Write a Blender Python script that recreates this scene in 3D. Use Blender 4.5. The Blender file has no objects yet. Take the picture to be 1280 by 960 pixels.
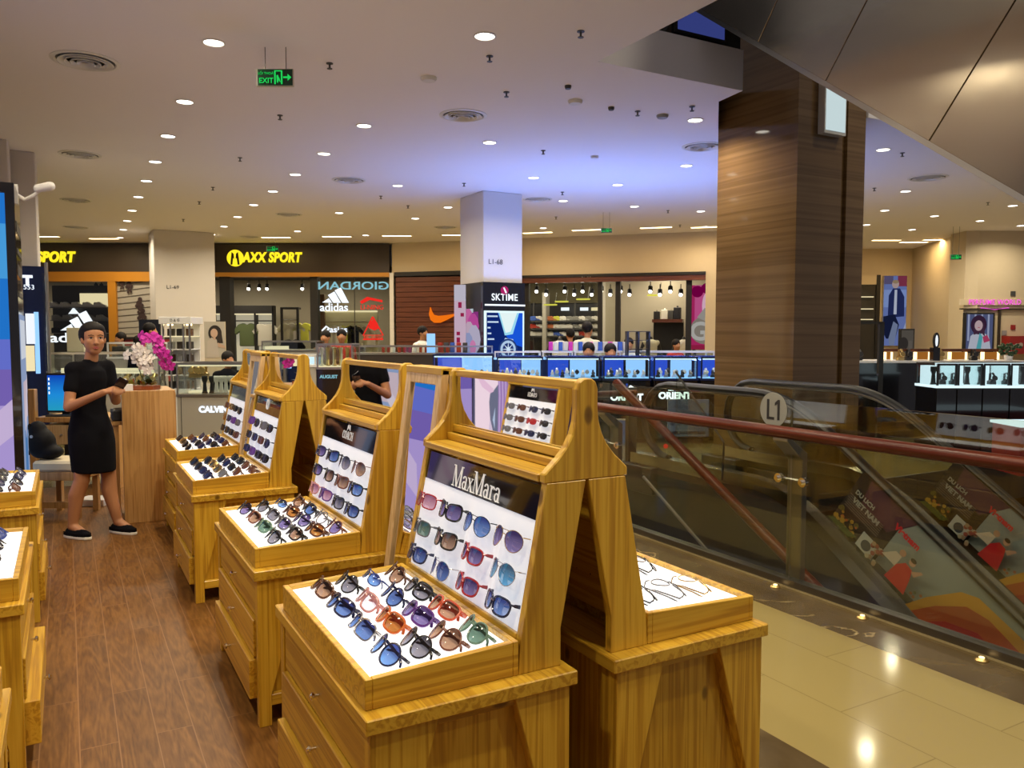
import bpy, bmesh, math, random
from mathutils import Vector, Matrix
random.seed(11)
PI = math.pi
S = bpy.context.scene
COL = S.collection
# ------------------------------------------------------------------ camera survey
F, HC, CX, CY, HZ = 1000.0, 1.5, 640.0, 480.0, 418.0
PITCH = math.atan((CY - HZ) / F)
YAW = math.radians(29.1148)
def wray(x, y):
    a, b = (x - CX) / F, -(y - CY) / F
    u = b * math.cos(PITCH) - math.sin(PITCH); f = b * math.sin(PITCH) + math.cos(PITCH)
    return Vector((f * math.sin(YAW) + a * math.cos(YAW), f * math.cos(YAW) - a * math.sin(YAW), u))
def atz(x, y, z):
    d = wray(x, y); return d * ((z - HC) / d.z) + Vector((0, 0, HC))
def atx(x, y, X):
    d = wray(x, y); return d * (X / d.x) + Vector((0, 0, HC))
def aty(x, y, Y):
    d = wray(x, y); return d * (Y / d.y) + Vector((0, 0, HC))
FW = Vector((math.sin(YAW), math.cos(YAW), 0)); RT = Vector((math.cos(YAW), -math.sin(YAW), 0)); UP = Vector((0, 0, 1))
def atd(x, y, D):
    d = wray(x, y); return d * (D / d.dot(FW)) + Vector((0, 0, HC))
def atp(x, y, p0, n):                       # on a vertical plane through p0 with normal n
    d = wray(x, y); o = Vector((0, 0, HC)); return o + d * ((p0 - o).dot(n) / d.dot(n))
cam_d = bpy.data.cameras.new('camera'); cam_d.sensor_width = 36; cam_d.lens = 36 * F / 1280; cam_d.clip_start = .05; cam_d.clip_end = 200
cam = bpy.data.objects.new('camera', cam_d); COL.objects.link(cam)
cam.location = (0, 0, HC); cam.rotation_euler = (PI / 2 - PITCH, 0, -YAW)
S.camera = cam
# ------------------------------------------------------------------ materials
M = {}
def newmat(name):
    m = bpy.data.materials.new(name); m.use_nodes = True
    nt = m.node_tree; nt.nodes.clear()
    o = nt.nodes.new('ShaderNodeOutputMaterial'); b = nt.nodes.new('ShaderNodeBsdfPrincipled')
    nt.links.new(b.outputs[0], o.inputs[0]); M[name] = m
    return m, nt, b, o
def N(nt, t, **kw):
    n = nt.nodes.new(t)
    for k, v in kw.items():
        if k.startswith('i_'):
            key = k[2:].replace('_', ' ')
            n.inputs[key].default_value = v
        else: setattr(n, k, v)
    return n
def rgba(c): return (c[0], c[1], c[2], 1)
def pm(name, c, rough=.5, metal=0, emis=0, ecol=None, coat=0, spec=.5, var=0, alpha=1):
    m, nt, b, o = newmat(name)
    b.inputs['Base Color'].default_value = rgba(c); b.inputs['Roughness'].default_value = rough; b.inputs['Metallic'].default_value = metal
    b.inputs['Specular IOR Level'].default_value = spec; b.inputs['Coat Weight'].default_value = coat; b.inputs['Alpha'].default_value = alpha
    if emis:
        b.inputs['Emission Color'].default_value = rgba(ecol or c); b.inputs['Emission Strength'].default_value = emis
    if var:
        tc = N(nt, 'ShaderNodeTexCoord'); ns = N(nt, 'ShaderNodeTexNoise', i_Scale=9.0, i_Detail=4.0)
        nt.links.new(tc.outputs['Object'], ns.inputs['Vector'])
        mx = N(nt, 'ShaderNodeMix', data_type='RGBA'); mx.inputs[6].default_value = rgba([v * (1 - var) for v in c]); mx.inputs[7].default_value = rgba([min(1, v * (1 + var)) for v in c])
        nt.links.new(ns.outputs['Fac'], mx.inputs[0]); nt.links.new(mx.outputs[2], b.inputs['Base Color'])
    return m
def glow(name, c, s):
    m = bpy.data.materials.new(name); m.use_nodes = True; nt = m.node_tree; nt.nodes.clear()
    o = nt.nodes.new('ShaderNodeOutputMaterial'); e = nt.nodes.new('ShaderNodeEmission')
    e.inputs[0].default_value = rgba(c); e.inputs[1].default_value = s
    nt.links.new(e.outputs[0], o.inputs[0]); M[name] = m
    return m
def ramp(nt, stops):
    r = N(nt, 'ShaderNodeValToRGB'); el = r.color_ramp.elements
    while len(el) > 1: el.remove(el[-1])
    el[0].position = stops[0][0]; el[0].color = rgba(stops[0][1])
    for p, c in stops[1:]:
        e = el.new(p); e.color = rgba(c)
    return r
def wood(name, axis, dark, mid, light, rough=.38, knots=True, scale=1.0):
    m, nt, b, o = newmat(name)
    tc = N(nt, 'ShaderNodeTexCoord'); oi = N(nt, 'ShaderNodeObjectInfo')
    mp = N(nt, 'ShaderNodeMapping'); sc = [30 * scale] * 3; sc['xyz'.index(axis)] = .8 * scale; mp.inputs['Scale'].default_value = sc
    ad = N(nt, 'ShaderNodeVectorMath', operation='ADD'); ml = N(nt, 'ShaderNodeVectorMath', operation='SCALE'); cmb = N(nt, 'ShaderNodeCombineXYZ')
    for i in range(3): nt.links.new(oi.outputs['Random'], cmb.inputs[i])
    nt.links.new(cmb.outputs[0], ml.inputs[0]); ml.inputs['Scale'].default_value = 7.3
    nt.links.new(tc.outputs['Object'], ad.inputs[0]); nt.links.new(ml.outputs[0], ad.inputs[1]); nt.links.new(ad.outputs[0], mp.inputs[0])
    n1 = N(nt, 'ShaderNodeTexNoise', i_Scale=1.1, i_Detail=2.0, i_Distortion=.6)
    n2 = N(nt, 'ShaderNodeTexNoise', i_Scale=9.0, i_Detail=5.0)
    nt.links.new(mp.outputs[0], n1.inputs['Vector']); nt.links.new(mp.outputs[0], n2.inputs['Vector'])
    mt = N(nt, 'ShaderNodeMath', operation='MULTIPLY'); mt.inputs[1].default_value = 21
    sn = N(nt, 'ShaderNodeMath', operation='SINE'); nt.links.new(n1.outputs['Fac'], mt.inputs[0]); nt.links.new(mt.outputs[0], sn.inputs[0])
    a2 = N(nt, 'ShaderNodeMath', operation='MULTIPLY_ADD'); a2.inputs[1].default_value = .25; a2.inputs[2].default_value = .28
    nt.links.new(sn.outputs[0], a2.inputs[0])
    a3 = N(nt, 'ShaderNodeMath', operation='MULTIPLY_ADD'); a3.inputs[1].default_value = .5; nt.links.new(n2.outputs['Fac'], a3.inputs[0]); nt.links.new(a2.outputs[0], a3.inputs[2])
    rp = ramp(nt, [(.1, light), (.5, mid), (.95, dark)]); nt.links.new(a3.outputs[0], rp.inputs[0])
    colr = rp.outputs[0]
    if knots:
        vo = N(nt, 'ShaderNodeTexVoronoi', i_Scale=2.6); mk = N(nt, 'ShaderNodeMapping'); sk = [2.2] * 3; sk['xyz'.index(axis)] = 1.2; mk.inputs['Scale'].default_value = sk
        nt.links.new(ad.outputs[0], mk.inputs[0]); nt.links.new(mk.outputs[0], vo.inputs['Vector'])
        kr = ramp(nt, [(0, (1, 1, 1)), (.06, (.8, .8, .8)), (.095, (0, 0, 0))]); nt.links.new(vo.outputs['Distance'], kr.inputs[0])
        mx = N(nt, 'ShaderNodeMix', data_type='RGBA'); mx.inputs[7].default_value = rgba([v * .38 for v in dark])
        nt.links.new(kr.outputs[0], mx.inputs[0]); nt.links.new(colr, mx.inputs[6]); colr = mx.outputs[2]
    hv = N(nt, 'ShaderNodeHueSaturation'); vv = N(nt, 'ShaderNodeMath', operation='MULTIPLY_ADD'); vv.inputs[1].default_value = .22; vv.inputs[2].default_value = .89
    nt.links.new(oi.outputs['Random'], vv.inputs[0]); nt.links.new(vv.outputs[0], hv.inputs['Value']); nt.links.new(colr, hv.inputs['Color'])
    nt.links.new(hv.outputs[0], b.inputs['Base Color'])
    b.inputs['Roughness'].default_value = rough; b.inputs['Coat Weight'].default_value = .25; b.inputs['Coat Roughness'].default_value = .25
    bp = N(nt, 'ShaderNodeBump'); bp.inputs['Strength'].default_value = .06; nt.links.new(a3.outputs[0], bp.inputs['Height']); nt.links.new(bp.outputs[0], b.inputs['Normal'])
    return m
PD, PMd, PL = (.36, .17, .010), (.58, .33, .024), (.68, .43, .045)
for ax in 'xyz': wood('pine_' + ax, ax, PD, PMd, PL)
wood('oak_z', 'z', (.36, .17, .045), (.50, .27, .085), (.60, .34, .12), knots=False, scale=1.3)
wood('pale_z', 'z', (.48, .29, .11), (.62, .42, .2), (.72, .52, .28), knots=False)
wood('rail_y', 'y', (.045, .007, .003), (.085, .015, .006), (.12, .024, .009), rough=.3, knots=False)
_b = [n for n in M['rail_y'].node_tree.nodes if n.type == 'BSDF_PRINCIPLED'][0]; _b.inputs['Coat Weight'].default_value = 0; _b.inputs['Specular IOR Level'].default_value = .25
wood('dark_slat', 'x', (.07, .018, .008), (.12, .034, .014), (.16, .048, .02), rough=.4, knots=False)
def floor_wood():
    m, nt, b, o = newmat('laminate')
    tc = N(nt, 'ShaderNodeTexCoord'); sp = N(nt, 'ShaderNodeSeparateXYZ'); nt.links.new(tc.outputs['Object'], sp.inputs[0])
    cb = N(nt, 'ShaderNodeCombineXYZ'); nt.links.new(sp.outputs['Y'], cb.inputs['X']); nt.links.new(sp.outputs['X'], cb.inputs['Y'])
    br = N(nt, 'ShaderNodeTexBrick', offset=.37, i_Scale=1.0)
    br.inputs['Color1'].default_value = (.12, .12, .12, 1); br.inputs['Color2'].default_value = (.9, .9, .9, 1); br.inputs['Mortar'].default_value = (0, 0, 0, 1)
    br.inputs['Mortar Size'].default_value = .0022; br.inputs['Brick Width'].default_value = 1.22; br.inputs['Row Height'].default_value = .1275; br.inputs['Mortar Smooth'].default_value = .2
    nt.links.new(cb.outputs[0], br.inputs['Vector'])
    mp = N(nt, 'ShaderNodeMapping'); mp.inputs['Scale'].default_value = (15, 1.7, 1)
    wv = N(nt, 'ShaderNodeVectorMath', operation='MULTIPLY_ADD'); wv.inputs[1].default_value = (6, 6, 6)
    nt.links.new(br.outputs['Color'], wv.inputs[0]); nt.links.new(tc.outputs['Object'], wv.inputs[2]); nt.links.new(wv.outputs[0], mp.inputs[0])
    n1 = N(nt, 'ShaderNodeTexNoise', i_Scale=.8, i_Detail=1.5, i_Distortion=1.2); nt.links.new(mp.outputs[0], n1.inputs['Vector'])
    mu = N(nt, 'ShaderNodeMath', operation='MULTIPLY'); mu.inputs[1].default_value = 34; sn = N(nt, 'ShaderNodeMath', operation='SINE')
    nt.links.new(n1.outputs['Fac'], mu.inputs[0]); nt.links.new(mu.outputs[0], sn.inputs[0])
    n2 = N(nt, 'ShaderNodeTexNoise', i_Scale=7.0, i_Detail=6.0); nt.links.new(mp.outputs[0], n2.inputs['Vector'])
    a = N(nt, 'ShaderNodeMath', operation='MULTIPLY_ADD'); a.inputs[1].default_value = .15; nt.links.new(sn.outputs[0], a.inputs[0]); nt.links.new(n2.outputs['Fac'], a.inputs[2])
    rp = ramp(nt, [(.2, (.21, .094, .02)), (.5, (.15, .063, .012)), (.8, (.10, .039, .007))]); nt.links.new(a.outputs[0], rp.inputs[0])
    hv = N(nt, 'ShaderNodeHueSaturation'); sv = N(nt, 'ShaderNodeMath', operation='MULTIPLY_ADD'); sv.inputs[1].default_value = .35; sv.inputs[2].default_value = .85
    nt.links.new(br.outputs['Color'], sv.inputs[0]); nt.links.new(sv.outputs[0], hv.inputs['Value']); nt.links.new(rp.outputs[0], hv.inputs['Color'])
    mx = N(nt, 'ShaderNodeMix', data_type='RGBA'); mx.inputs[7].default_value = (.26, .13, .05, 1); nt.links.new(br.outputs['Fac'], mx.inputs[0]); nt.links.new(hv.outputs[0], mx.inputs[6])
    nt.links.new(mx.outputs[2], b.inputs['Base Color']); b.inputs['Roughness'].default_value = .42; b.inputs['Specular IOR Level'].default_value = .3
    bp = N(nt, 'ShaderNodeBump'); bp.inputs['Strength'].default_value = .08; nt.links.new(a.outputs[0], bp.inputs['Height']); nt.links.new(bp.outputs[0], b.inputs['Normal'])
floor_wood()
def tile_floor():
    m, nt, b, o = newmat('cream_tile')
    tc = N(nt, 'ShaderNodeTexCoord'); sp = N(nt, 'ShaderNodeSeparateXYZ'); nt.links.new(tc.outputs['Object'], sp.inputs[0])
    cb = N(nt, 'ShaderNodeCombineXYZ'); mp = N(nt, 'ShaderNodeMapping'); mp.inputs['Location'].default_value = (.33, .15, 0)
    nt.links.new(sp.outputs['Y'], cb.inputs['X']); nt.links.new(sp.outputs['X'], cb.inputs['Y']); nt.links.new(cb.outputs[0], mp.inputs[0])
    br = N(nt, 'ShaderNodeTexBrick', offset=.5, i_Scale=1.0); br.inputs['Brick Width'].default_value = .8; br.inputs['Row Height'].default_value = .4
    br.inputs['Color1'].default_value = (.235, .185, .072, 1); br.inputs['Color2'].default_value = (.245, .195, .077, 1); br.inputs['Mortar'].default_value = (.17, .13, .05, 1); br.inputs['Mortar Size'].default_value = .0028
    nt.links.new(mp.outputs[0], br.inputs['Vector'])
    n = N(nt, 'ShaderNodeTexNoise', i_Scale=90.0, i_Detail=3.0); nt.links.new(tc.outputs['Object'], n.inputs['Vector'])
    mx = N(nt, 'ShaderNodeMix', data_type='RGBA', blend_type='MULTIPLY'); mx.inputs[0].default_value = .35; nt.links.new(br.outputs['Color'], mx.inputs[6]); nt.links.new(n.outputs['Color'], mx.inputs[7])
    hs = N(nt, 'ShaderNodeHueSaturation'); hs.inputs['Value'].default_value = 1.15; nt.links.new(br.outputs['Color'], hs.inputs['Color'])
    nt.links.new(hs.outputs[0], b.inputs['Base Color']); b.inputs['Roughness'].default_value = .09
tile_floor()
def marble(name, base, dark, vein, rough=.12, scale=1.0, vw=.03):
    m, nt, b, o = newmat(name)
    tc = N(nt, 'ShaderNodeTexCoord')
    n = N(nt, 'ShaderNodeTexNoise', i_Scale=3.0 * scale, i_Detail=8.0, i_Distortion=.8); nt.links.new(tc.outputs['Object'], n.inputs['Vector'])
    rp = ramp(nt, [(.3, dark), (.7, base)]); nt.links.new(n.outputs['Fac'], rp.inputs[0])
    n2 = N(nt, 'ShaderNodeTexNoise', i_Scale=.9 * scale, i_Detail=5.0, i_Distortion=2.2); nt.links.new(tc.outputs['Object'], n2.inputs['Vector'])
    vr = ramp(nt, [(.5 - vw / 3, (0, 0, 0)), (.5, (1, 1, 1)), (.5 + vw / 3, (0, 0, 0))]); nt.links.new(n2.outputs['Fac'], vr.inputs[0])
    n3 = N(nt, 'ShaderNodeTexNoise', i_Scale=1.7 * scale, i_Detail=2.0); nt.links.new(tc.outputs['Object'], n3.inputs['Vector'])
    g = ramp(nt, [(.52, (0, 0, 0)), (.62, (1, 1, 1))]); nt.links.new(n3.outputs['Fac'], g.inputs[0])
    ml = N(nt, 'ShaderNodeMath', operation='MULTIPLY'); nt.links.new(vr.outputs[0], ml.inputs[0]); nt.links.new(g.outputs[0], ml.inputs[1])
    mx = N(nt, 'ShaderNodeMix', data_type='RGBA'); mx.inputs[7].default_value = rgba(vein); nt.links.new(ml.outputs[0], mx.inputs[0]); nt.links.new(rp.outputs[0], mx.inputs[6])
    nt.links.new(mx.outputs[2], b.inputs['Base Color']); b.inputs['Roughness'].default_value = rough
marble('brown_marble', (.12, .085, .042), (.065, .044, .02), (.42, .34, .18))
marble('trim_marble', (.22, .17, .08), (.16, .12, .055), (.3, .25, .14), vw=.01)
def strata():
    m, nt, b, o = newmat('striped_marble')
    tc = N(nt, 'ShaderNodeTexCoord'); mp = N(nt, 'ShaderNodeMapping'); mp.inputs['Scale'].default_value = (.09, .09, 5.5); nt.links.new(tc.outputs['Object'], mp.inputs[0])
    n = N(nt, 'ShaderNodeTexNoise', i_Scale=1.3, i_Detail=6.0, i_Distortion=.15); nt.links.new(mp.outputs[0], n.inputs['Vector'])
    rp = ramp(nt, [(.3, (.13, .073, .029)), (.43, (.19, .112, .047)), (.5, (.14, .081, .033)), (.58, (.21, .127, .056)), (.7, (.155, .09, .037))]); nt.links.new(n.outputs['Fac'], rp.inputs[0])
    nt.links.new(rp.outputs[0], b.inputs['Base Color']); b.inputs['Roughness'].default_value = .07
strata()
def brushed(name, c, rough=.33):
    m, nt, b, o = newmat(name)
    tc = N(nt, 'ShaderNodeTexCoord'); mp = N(nt, 'ShaderNodeMapping'); mp.inputs['Scale'].default_value = (200, 3, 3); mp.inputs['Rotation'].default_value = (math.radians(-36), 0, 0); nt.links.new(tc.outputs['Object'], mp.inputs[0])
    n = N(nt, 'ShaderNodeTexNoise', i_Scale=1.0, i_Detail=6.0); nt.links.new(mp.outputs[0], n.inputs['Vector'])
    mr = N(nt, 'ShaderNodeMapRange'); mr.inputs['To Min'].default_value = rough - .08; mr.inputs['To Max'].default_value = rough + .1; nt.links.new(n.outputs['Fac'], mr.inputs[0]); nt.links.new(mr.outputs[0], b.inputs['Roughness'])
    b.inputs['Base Color'].default_value = rgba(c); b.inputs['Metallic'].default_value = 1; b.inputs['Anisotropic'].default_value = .6
brushed('clad_metal', (.56, .49, .38), .22); 
pm('steel', (.55, .53, .49), .28, 1); pm('steel_dark', (.16, .15, .13), .35, 1); pm('chrome', (.85, .82, .75), .12, 1)
pm('ceiling_white', (.88, .85, .88), .8); pm('wall_cream', (.62, .52, .36), .75, var=.03); pm('column_white', (.66, .62, .58), .7)
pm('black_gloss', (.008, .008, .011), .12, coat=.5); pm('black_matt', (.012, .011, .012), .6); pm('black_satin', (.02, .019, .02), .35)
pm('dark_brown', (.035, .024, .017), .5); pm('orange_trim', (.55, .24, .02), .45); pm('navy', (.012, .022, .09), .25); pm('grey_panel', (.42, .40, .36), .5)
pm('white_gloss', (.8, .8, .8), .25); pm('white_plastic', (.75, .74, .72), .4); pm('grey_plastic', (.3, .3, .3), .5); pm('dark_grey', (.06, .06, .06), .5)
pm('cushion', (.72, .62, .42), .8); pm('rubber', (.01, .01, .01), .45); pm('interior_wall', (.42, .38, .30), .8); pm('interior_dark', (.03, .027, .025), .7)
pm('red_metal', (.3, .02, .015), .4); pm('leather_black', (.006, .006, .007), .7, spec=.2, var=.3); pm('gold', (.7, .5, .2), .3, 1)
pm('cloth_white', (.75, .73, .66), .9); pm('cloth_cream', (.6, .58, .42), .9); pm('cloth_grey', (.25, .25, .24), .9); pm('cloth_black', (.005, .005, .007), .95, spec=.12, var=.15); pm('cloth_red', (.45, .03, .01), .85); pm('cloth_orange', (.5, .16, .06), .85); pm('cloth_brown', (.12, .06, .03), .85); pm('cloth_yellow', (.6, .62, .08), .85); pm('cloth_green', (.12, .16, .07), .85); pm('cloth_blue', (.05, .12, .5), .85)
pm('skin', (.42, .19, .085), .5); pm('skin_dark', (.3, .15, .08), .55); pm('hair', (.008, .006, .006), .65, spec=.2); pm('lip', (.4, .1, .08), .45); pm('eye_white', (.5, .46, .42), .4); pm('eye_dark', (.01, .007, .006), .2); pm('shoe_sole', (.72, .69, .6), .6)
pm('petal_magenta', (.62, .03, .42), .6, emis=0); pm('petal_white', (.8, .74, .7), .6); pm('leaf', (.03, .07, .02), .4); pm('leaf_red', (.35, .08, .02), .5); pm('leaf_lime', (.3, .28, .03), .5); pm('stem', (.08, .1, .03), .6)
pm('picture_black', (.01, .01, .012), .3)
def glass(name, tint, refl=.12, ior=True):
    m = bpy.data.materials.new(name); m.use_nodes = True; nt = m.node_tree; nt.nodes.clear(); M[name] = m
    o = N(nt, 'ShaderNodeOutputMaterial'); t = N(nt, 'ShaderNodeBsdfTransparent'); g = N(nt, 'ShaderNodeBsdfGlossy'); g.inputs['Roughness'].default_value = .01
    t.inputs[0].default_value = rgba(tint); mx = N(nt, 'ShaderNodeMixShader'); fr = N(nt, 'ShaderNodeLayerWeight'); fr.inputs['Blend'].default_value = .5; pw5 = N(nt, 'ShaderNodeMath', operation='POWER'); pw5.inputs[1].default_value = 5; nt.links.new(fr.outputs['Facing'], pw5.inputs[0])
    md = N(nt, 'ShaderNodeMath', operation='MULTIPLY_ADD'); md.inputs[1].default_value = .95; md.inputs[2].default_value = refl + .035
    nt.links.new(pw5.outputs[0], md.inputs[0]); nt.links.new(md.outputs[0], mx.inputs[0]); nt.links.new(t.outputs[0], mx.inputs[1]); nt.links.new(g.outputs[0], mx.inputs[2]); nt.links.new(mx.outputs[0], o.inputs[0])
    return m
glass('rail_glass', (.86, .88, .83), .03); glass('case_glass', (.93, .97, .97), .02); glass('shop_glass', (.92, .93, .91), -.015); glass('esc_glass', (.88, .9, .85), .01)
m_, nt_, b_, o_ = newmat('mirror'); b_.inputs['Base Color'].default_value = (.92, .92, .92, 1); b_.inputs['Metallic'].default_value = 1; b_.inputs['Roughness'].default_value = .015
def lens(name, top, bot, gl=.1):
    m = bpy.data.materials.new(name); m.use_nodes = True; nt = m.node_tree; nt.nodes.clear(); M[name] = m
    o = N(nt, 'ShaderNodeOutputMaterial'); t = N(nt, 'ShaderNodeBsdfTransparent'); g = N(nt, 'ShaderNodeBsdfGlossy'); g.inputs['Roughness'].default_value = .03
    tc = N(nt, 'ShaderNodeTexCoord'); sp = N(nt, 'ShaderNodeSeparateXYZ'); nt.links.new(tc.outputs['Generated'], sp.inputs[0])
    rp = ramp(nt, [(.1, bot), (.85, top)]); nt.links.new(sp.outputs['Z'], rp.inputs[0]); nt.links.new(rp.outputs[0], t.inputs[0])
    mx = N(nt, 'ShaderNodeMixShader'); fr = N(nt, 'ShaderNodeLayerWeight'); fr.inputs['Blend'].default_value = .5; pw5 = N(nt, 'ShaderNodeMath', operation='POWER'); pw5.inputs[1].default_value = 5; nt.links.new(fr.outputs['Facing'], pw5.inputs[0])
    md = N(nt, 'ShaderNodeMath', operation='ADD'); md.inputs[1].default_value = gl + .03; nt.links.new(pw5.outputs[0], md.inputs[0])
    nt.links.new(md.outputs[0], mx.inputs[0]); nt.links.new(t.outputs[0], mx.inputs[1]); nt.links.new(g.outputs[0], mx.inputs[2]); nt.links.new(mx.outputs[0], o.inputs[0])
LENS = dict(smoke=((.04, .04, .055), (.36, .34, .40)), blue=((.03, .06, .28), (.22, .42, .85)), navy=((.02, .03, .15), (.16, .27, .6)), brown=((.09, .04, .025), (.55, .34, .22)),
            green=((.05, .09, .07), (.2, .33, .25)), violet=((.05, .03, .13), (.3, .24, .5)), amber=((.2, .06, .01), (.55, .24, .06)), clear=((.8, .76, .8), (.9, .88, .92)), sky=((.05, .12, .2), (.15, .55, .9)), rose=((.35, .12, .2), (.8, .5, .6)), black=((.02, .02, .025), (.12, .12, .15)))
for k, (a, b) in LENS.items(): lens('lens_' + k, a, b, .16 if k in ('sky', 'blue') else .08)
FRM = dict(black=(.006, .006, .008), tortoise=(.09, .03, .012), blue=(.015, .04, .22), navy=(.008, .012, .06), red=(.36, .012, .02), orange=(.6, .13, .02), purple=(.1, .03, .24), pink=(.55, .25, .25), green=(.12, .22, .17), brown=(.16, .05, .03), gold=(.55, .38, .16), silver=(.5, .5, .52), grey=(.12, .12, .14), coral=(.55, .08, .03))
for k, c in FRM.items(): pm('frame_' + k, c, .22, 1 if k in ('gold', 'silver') else 0, coat=.4)
# lit things
glow('panel_white', (.90, .94, 1.0), 1.0); glow('tray_white', (1.0, 1.0, 1.0), 1.25); glow('lamp', (1, .93, .80), 9); glow('lamp_warm', (1, .74, .36), 6)
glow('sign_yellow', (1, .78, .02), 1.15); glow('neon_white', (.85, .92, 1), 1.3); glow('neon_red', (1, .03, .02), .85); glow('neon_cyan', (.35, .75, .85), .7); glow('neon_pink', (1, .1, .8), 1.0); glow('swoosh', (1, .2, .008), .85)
glow('exit_green', (.02, .75, .12), .8); glow('case_blue', (.25, .55, 1), 1.5); glow('case_deep', (.03, .10, .75), .9); glow('case_white', (.75, .95, 1), 1.1); glow('case_warm', (1, .85, .5), .9); glow('warm_lamp', (1, .72, .35), 2.6); glow('case_pale', (.30, .58, 1), 1.2)
# ------------------------------------------------------------------ mesh builder
class MB:
    def __init__(s): s.bm = bmesh.new()
    def box(s, x0, x1, y0, y1, z0, z1, mat=None):
        v = [s.bm.verts.new(p) for p in ((x0, y0, z0), (x1, y0, z0), (x1, y1, z0), (x0, y1, z0), (x0, y0, z1), (x1, y0, z1), (x1, y1, z1), (x0, y1, z1))]
        if mat is not None:
            for q in v: q.co = mat @ q.co
        for f in ((3, 2, 1, 0), (4, 5, 6, 7), (0, 1, 5, 4), (1, 2, 6, 5), (2, 3, 7, 6), (3, 0, 4, 7)): s.bm.faces.new([v[i] for i in f])
        return s
    def prism(s, pts, plane, a, b):
        def P(p, t): return {'xz': (p[0], t, p[1]), 'yz': (t, p[0], p[1]), 'xy': (p[0], p[1], t)}[plane]
        va = [s.bm.verts.new(P(p, a)) for p in pts]; vb = [s.bm.verts.new(P(p, b)) for p in pts]; n = len(pts)
        s.bm.faces.new(va); s.bm.faces.new(vb[::-1])
        for i in range(n): s.bm.faces.new((va[i], vb[i], vb[(i + 1) % n], va[(i + 1) % n]))
        return s
    def slab(s, pts3, nrm, t):            # planar polygon given thickness t along nrm
        nrm = Vector(nrm).normalized(); va = [s.bm.verts.new(Vector(p)) for p in pts3]; vb = [s.bm.verts.new(Vector(p) + nrm * t) for p in pts3]; n = len(pts3)
        s.bm.faces.new(va[::-1]); s.bm.faces.new(vb)
        for i in range(n): s.bm.faces.new((va[i], va[(i + 1) % n], vb[(i + 1) % n], vb[i]))
        return s
    def tube(s, path, r, n=8, closed=False, squash=None):
        path = [Vector(p) for p in path]; m = len(path); rs = r if isinstance(r, (list, tuple)) else [r] * m; rings = []
        prev = None
        for i, p in enumerate(path):
            if closed: t = path[(i + 1) % m] - path[i - 1]
            else: t = path[min(i + 1, m - 1)] - path[max(i - 1, 0)]
            t.normalize()
            if prev is None:
                ref = Vector((0, 0, 1)) if abs(t.z) < .9 else Vector((1, 0, 0)); u = t.cross(ref).normalized()
            else:
                u = (prev - t * prev.dot(t))
                u = u.normalized() if u.length > 1e-6 else t.orthogonal().normalized()
            prev = u; w = t.cross(u)
            k = squash or (1, 1)
            rings.append([s.bm.verts.new(p + (u * math.cos(2 * PI * j / n) * k[0] + w * math.sin(2 * PI * j / n) * k[1]) * rs[i]) for j in range(n)])
        for i in range(m if closed else m - 1):
            a, b = rings[i], rings[(i + 1) % m]
            for j in range(n): s.bm.faces.new((a[j], a[(j + 1) % n], b[(j + 1) % n], b[j]))
        if not closed: s.bm.faces.new(rings[0][::-1]); s.bm.faces.new(rings[-1])
        return s
    def lathe(s, prof, c=(0, 0, 0), n=20, mat=None):
        rings = []
        for r, z in prof:
            rings.append([s.bm.verts.new((c[0] + max(r, 1e-5) * math.cos(2 * PI * j / n), c[1] + max(r, 1e-5) * math.sin(2 * PI * j / n), c[2] + z)) for j in range(n)])
        if mat is not None:
            for R in rings:
                for v in R: v.co = mat @ v.co
        for i in range(len(prof) - 1):
            for j in range(n): s.bm.faces.new((rings[i][j], rings[i][(j + 1) % n], rings[i + 1][(j + 1) % n], rings[i + 1][j]))
        s.bm.faces.new(rings[0][::-1]); s.bm.faces.new(rings[-1])
        return s
    def ball(s, c, r, sc=(1, 1, 1), seg=10, rot=None):
        mt = Matrix.Translation(c) @ (rot.to_4x4() if rot else Matrix.Identity(4)) @ Matrix.Diagonal((r * sc[0], r * sc[1], r * sc[2], 1))
        bmesh.ops.create_uvsphere(s.bm, u_segments=seg, v_segments=max(5, seg * 2 // 3), radius=1, matrix=mt); return s
    def limb(s, a, b, ra, rb, n=10):      # tapered capsule
        a, b = Vector(a), Vector(b); s.tube([a, b], [ra, rb], n); s.ball(a, ra, seg=n); s.ball(b, rb, seg=n); return s
    def poly(s, pts):
        s.bm.faces.new([s.bm.verts.new(Vector(p)) for p in pts]); return s
    def add(s, other, mat=None):
        me = bpy.data.meshes.new('t'); other.bm.to_mesh(me)
        if mat is not None: me.transform(mat)
        s.bm.from_mesh(me); bpy.data.meshes.remove(me); return s
    def mesh(s, name, mat, bev=0, smooth=False):
        bmesh.ops.recalc_face_normals(s.bm, faces=s.bm.faces)
        if bev: bmesh.ops.bevel(s.bm, geom=[e for e in s.bm.edges if len(e.link_faces) == 2 and e.calc_face_angle(0) > .5], offset=bev, segments=1, affect='EDGES', clamp_overlap=True)
        me = bpy.data.meshes.new(name); s.bm.to_mesh(me); s.bm.free()
        if mat: me.materials.append(M[mat] if isinstance(mat, str) else mat)
        if smooth:
            for p in me.polygons: p.use_smooth = True
            try: me.set_sharp_from_angle(angle=math.radians(40))
            except Exception: pass
        return me
    def build(s, name, mat, parent=None, bev=0, smooth=False, loc=None):
        o = bpy.data.objects.new(name, s.mesh(name, mat, bev, smooth)); COL.objects.link(o)
        if parent is not None: o.parent = parent
        if loc is not None: o.location = loc
        return o
def tag(o, label, cat, group=None, kind=None):
    o['label'] = label; o['category'] = cat
    if group: o['group'] = group
    if kind: o['kind'] = kind
    return o
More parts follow.
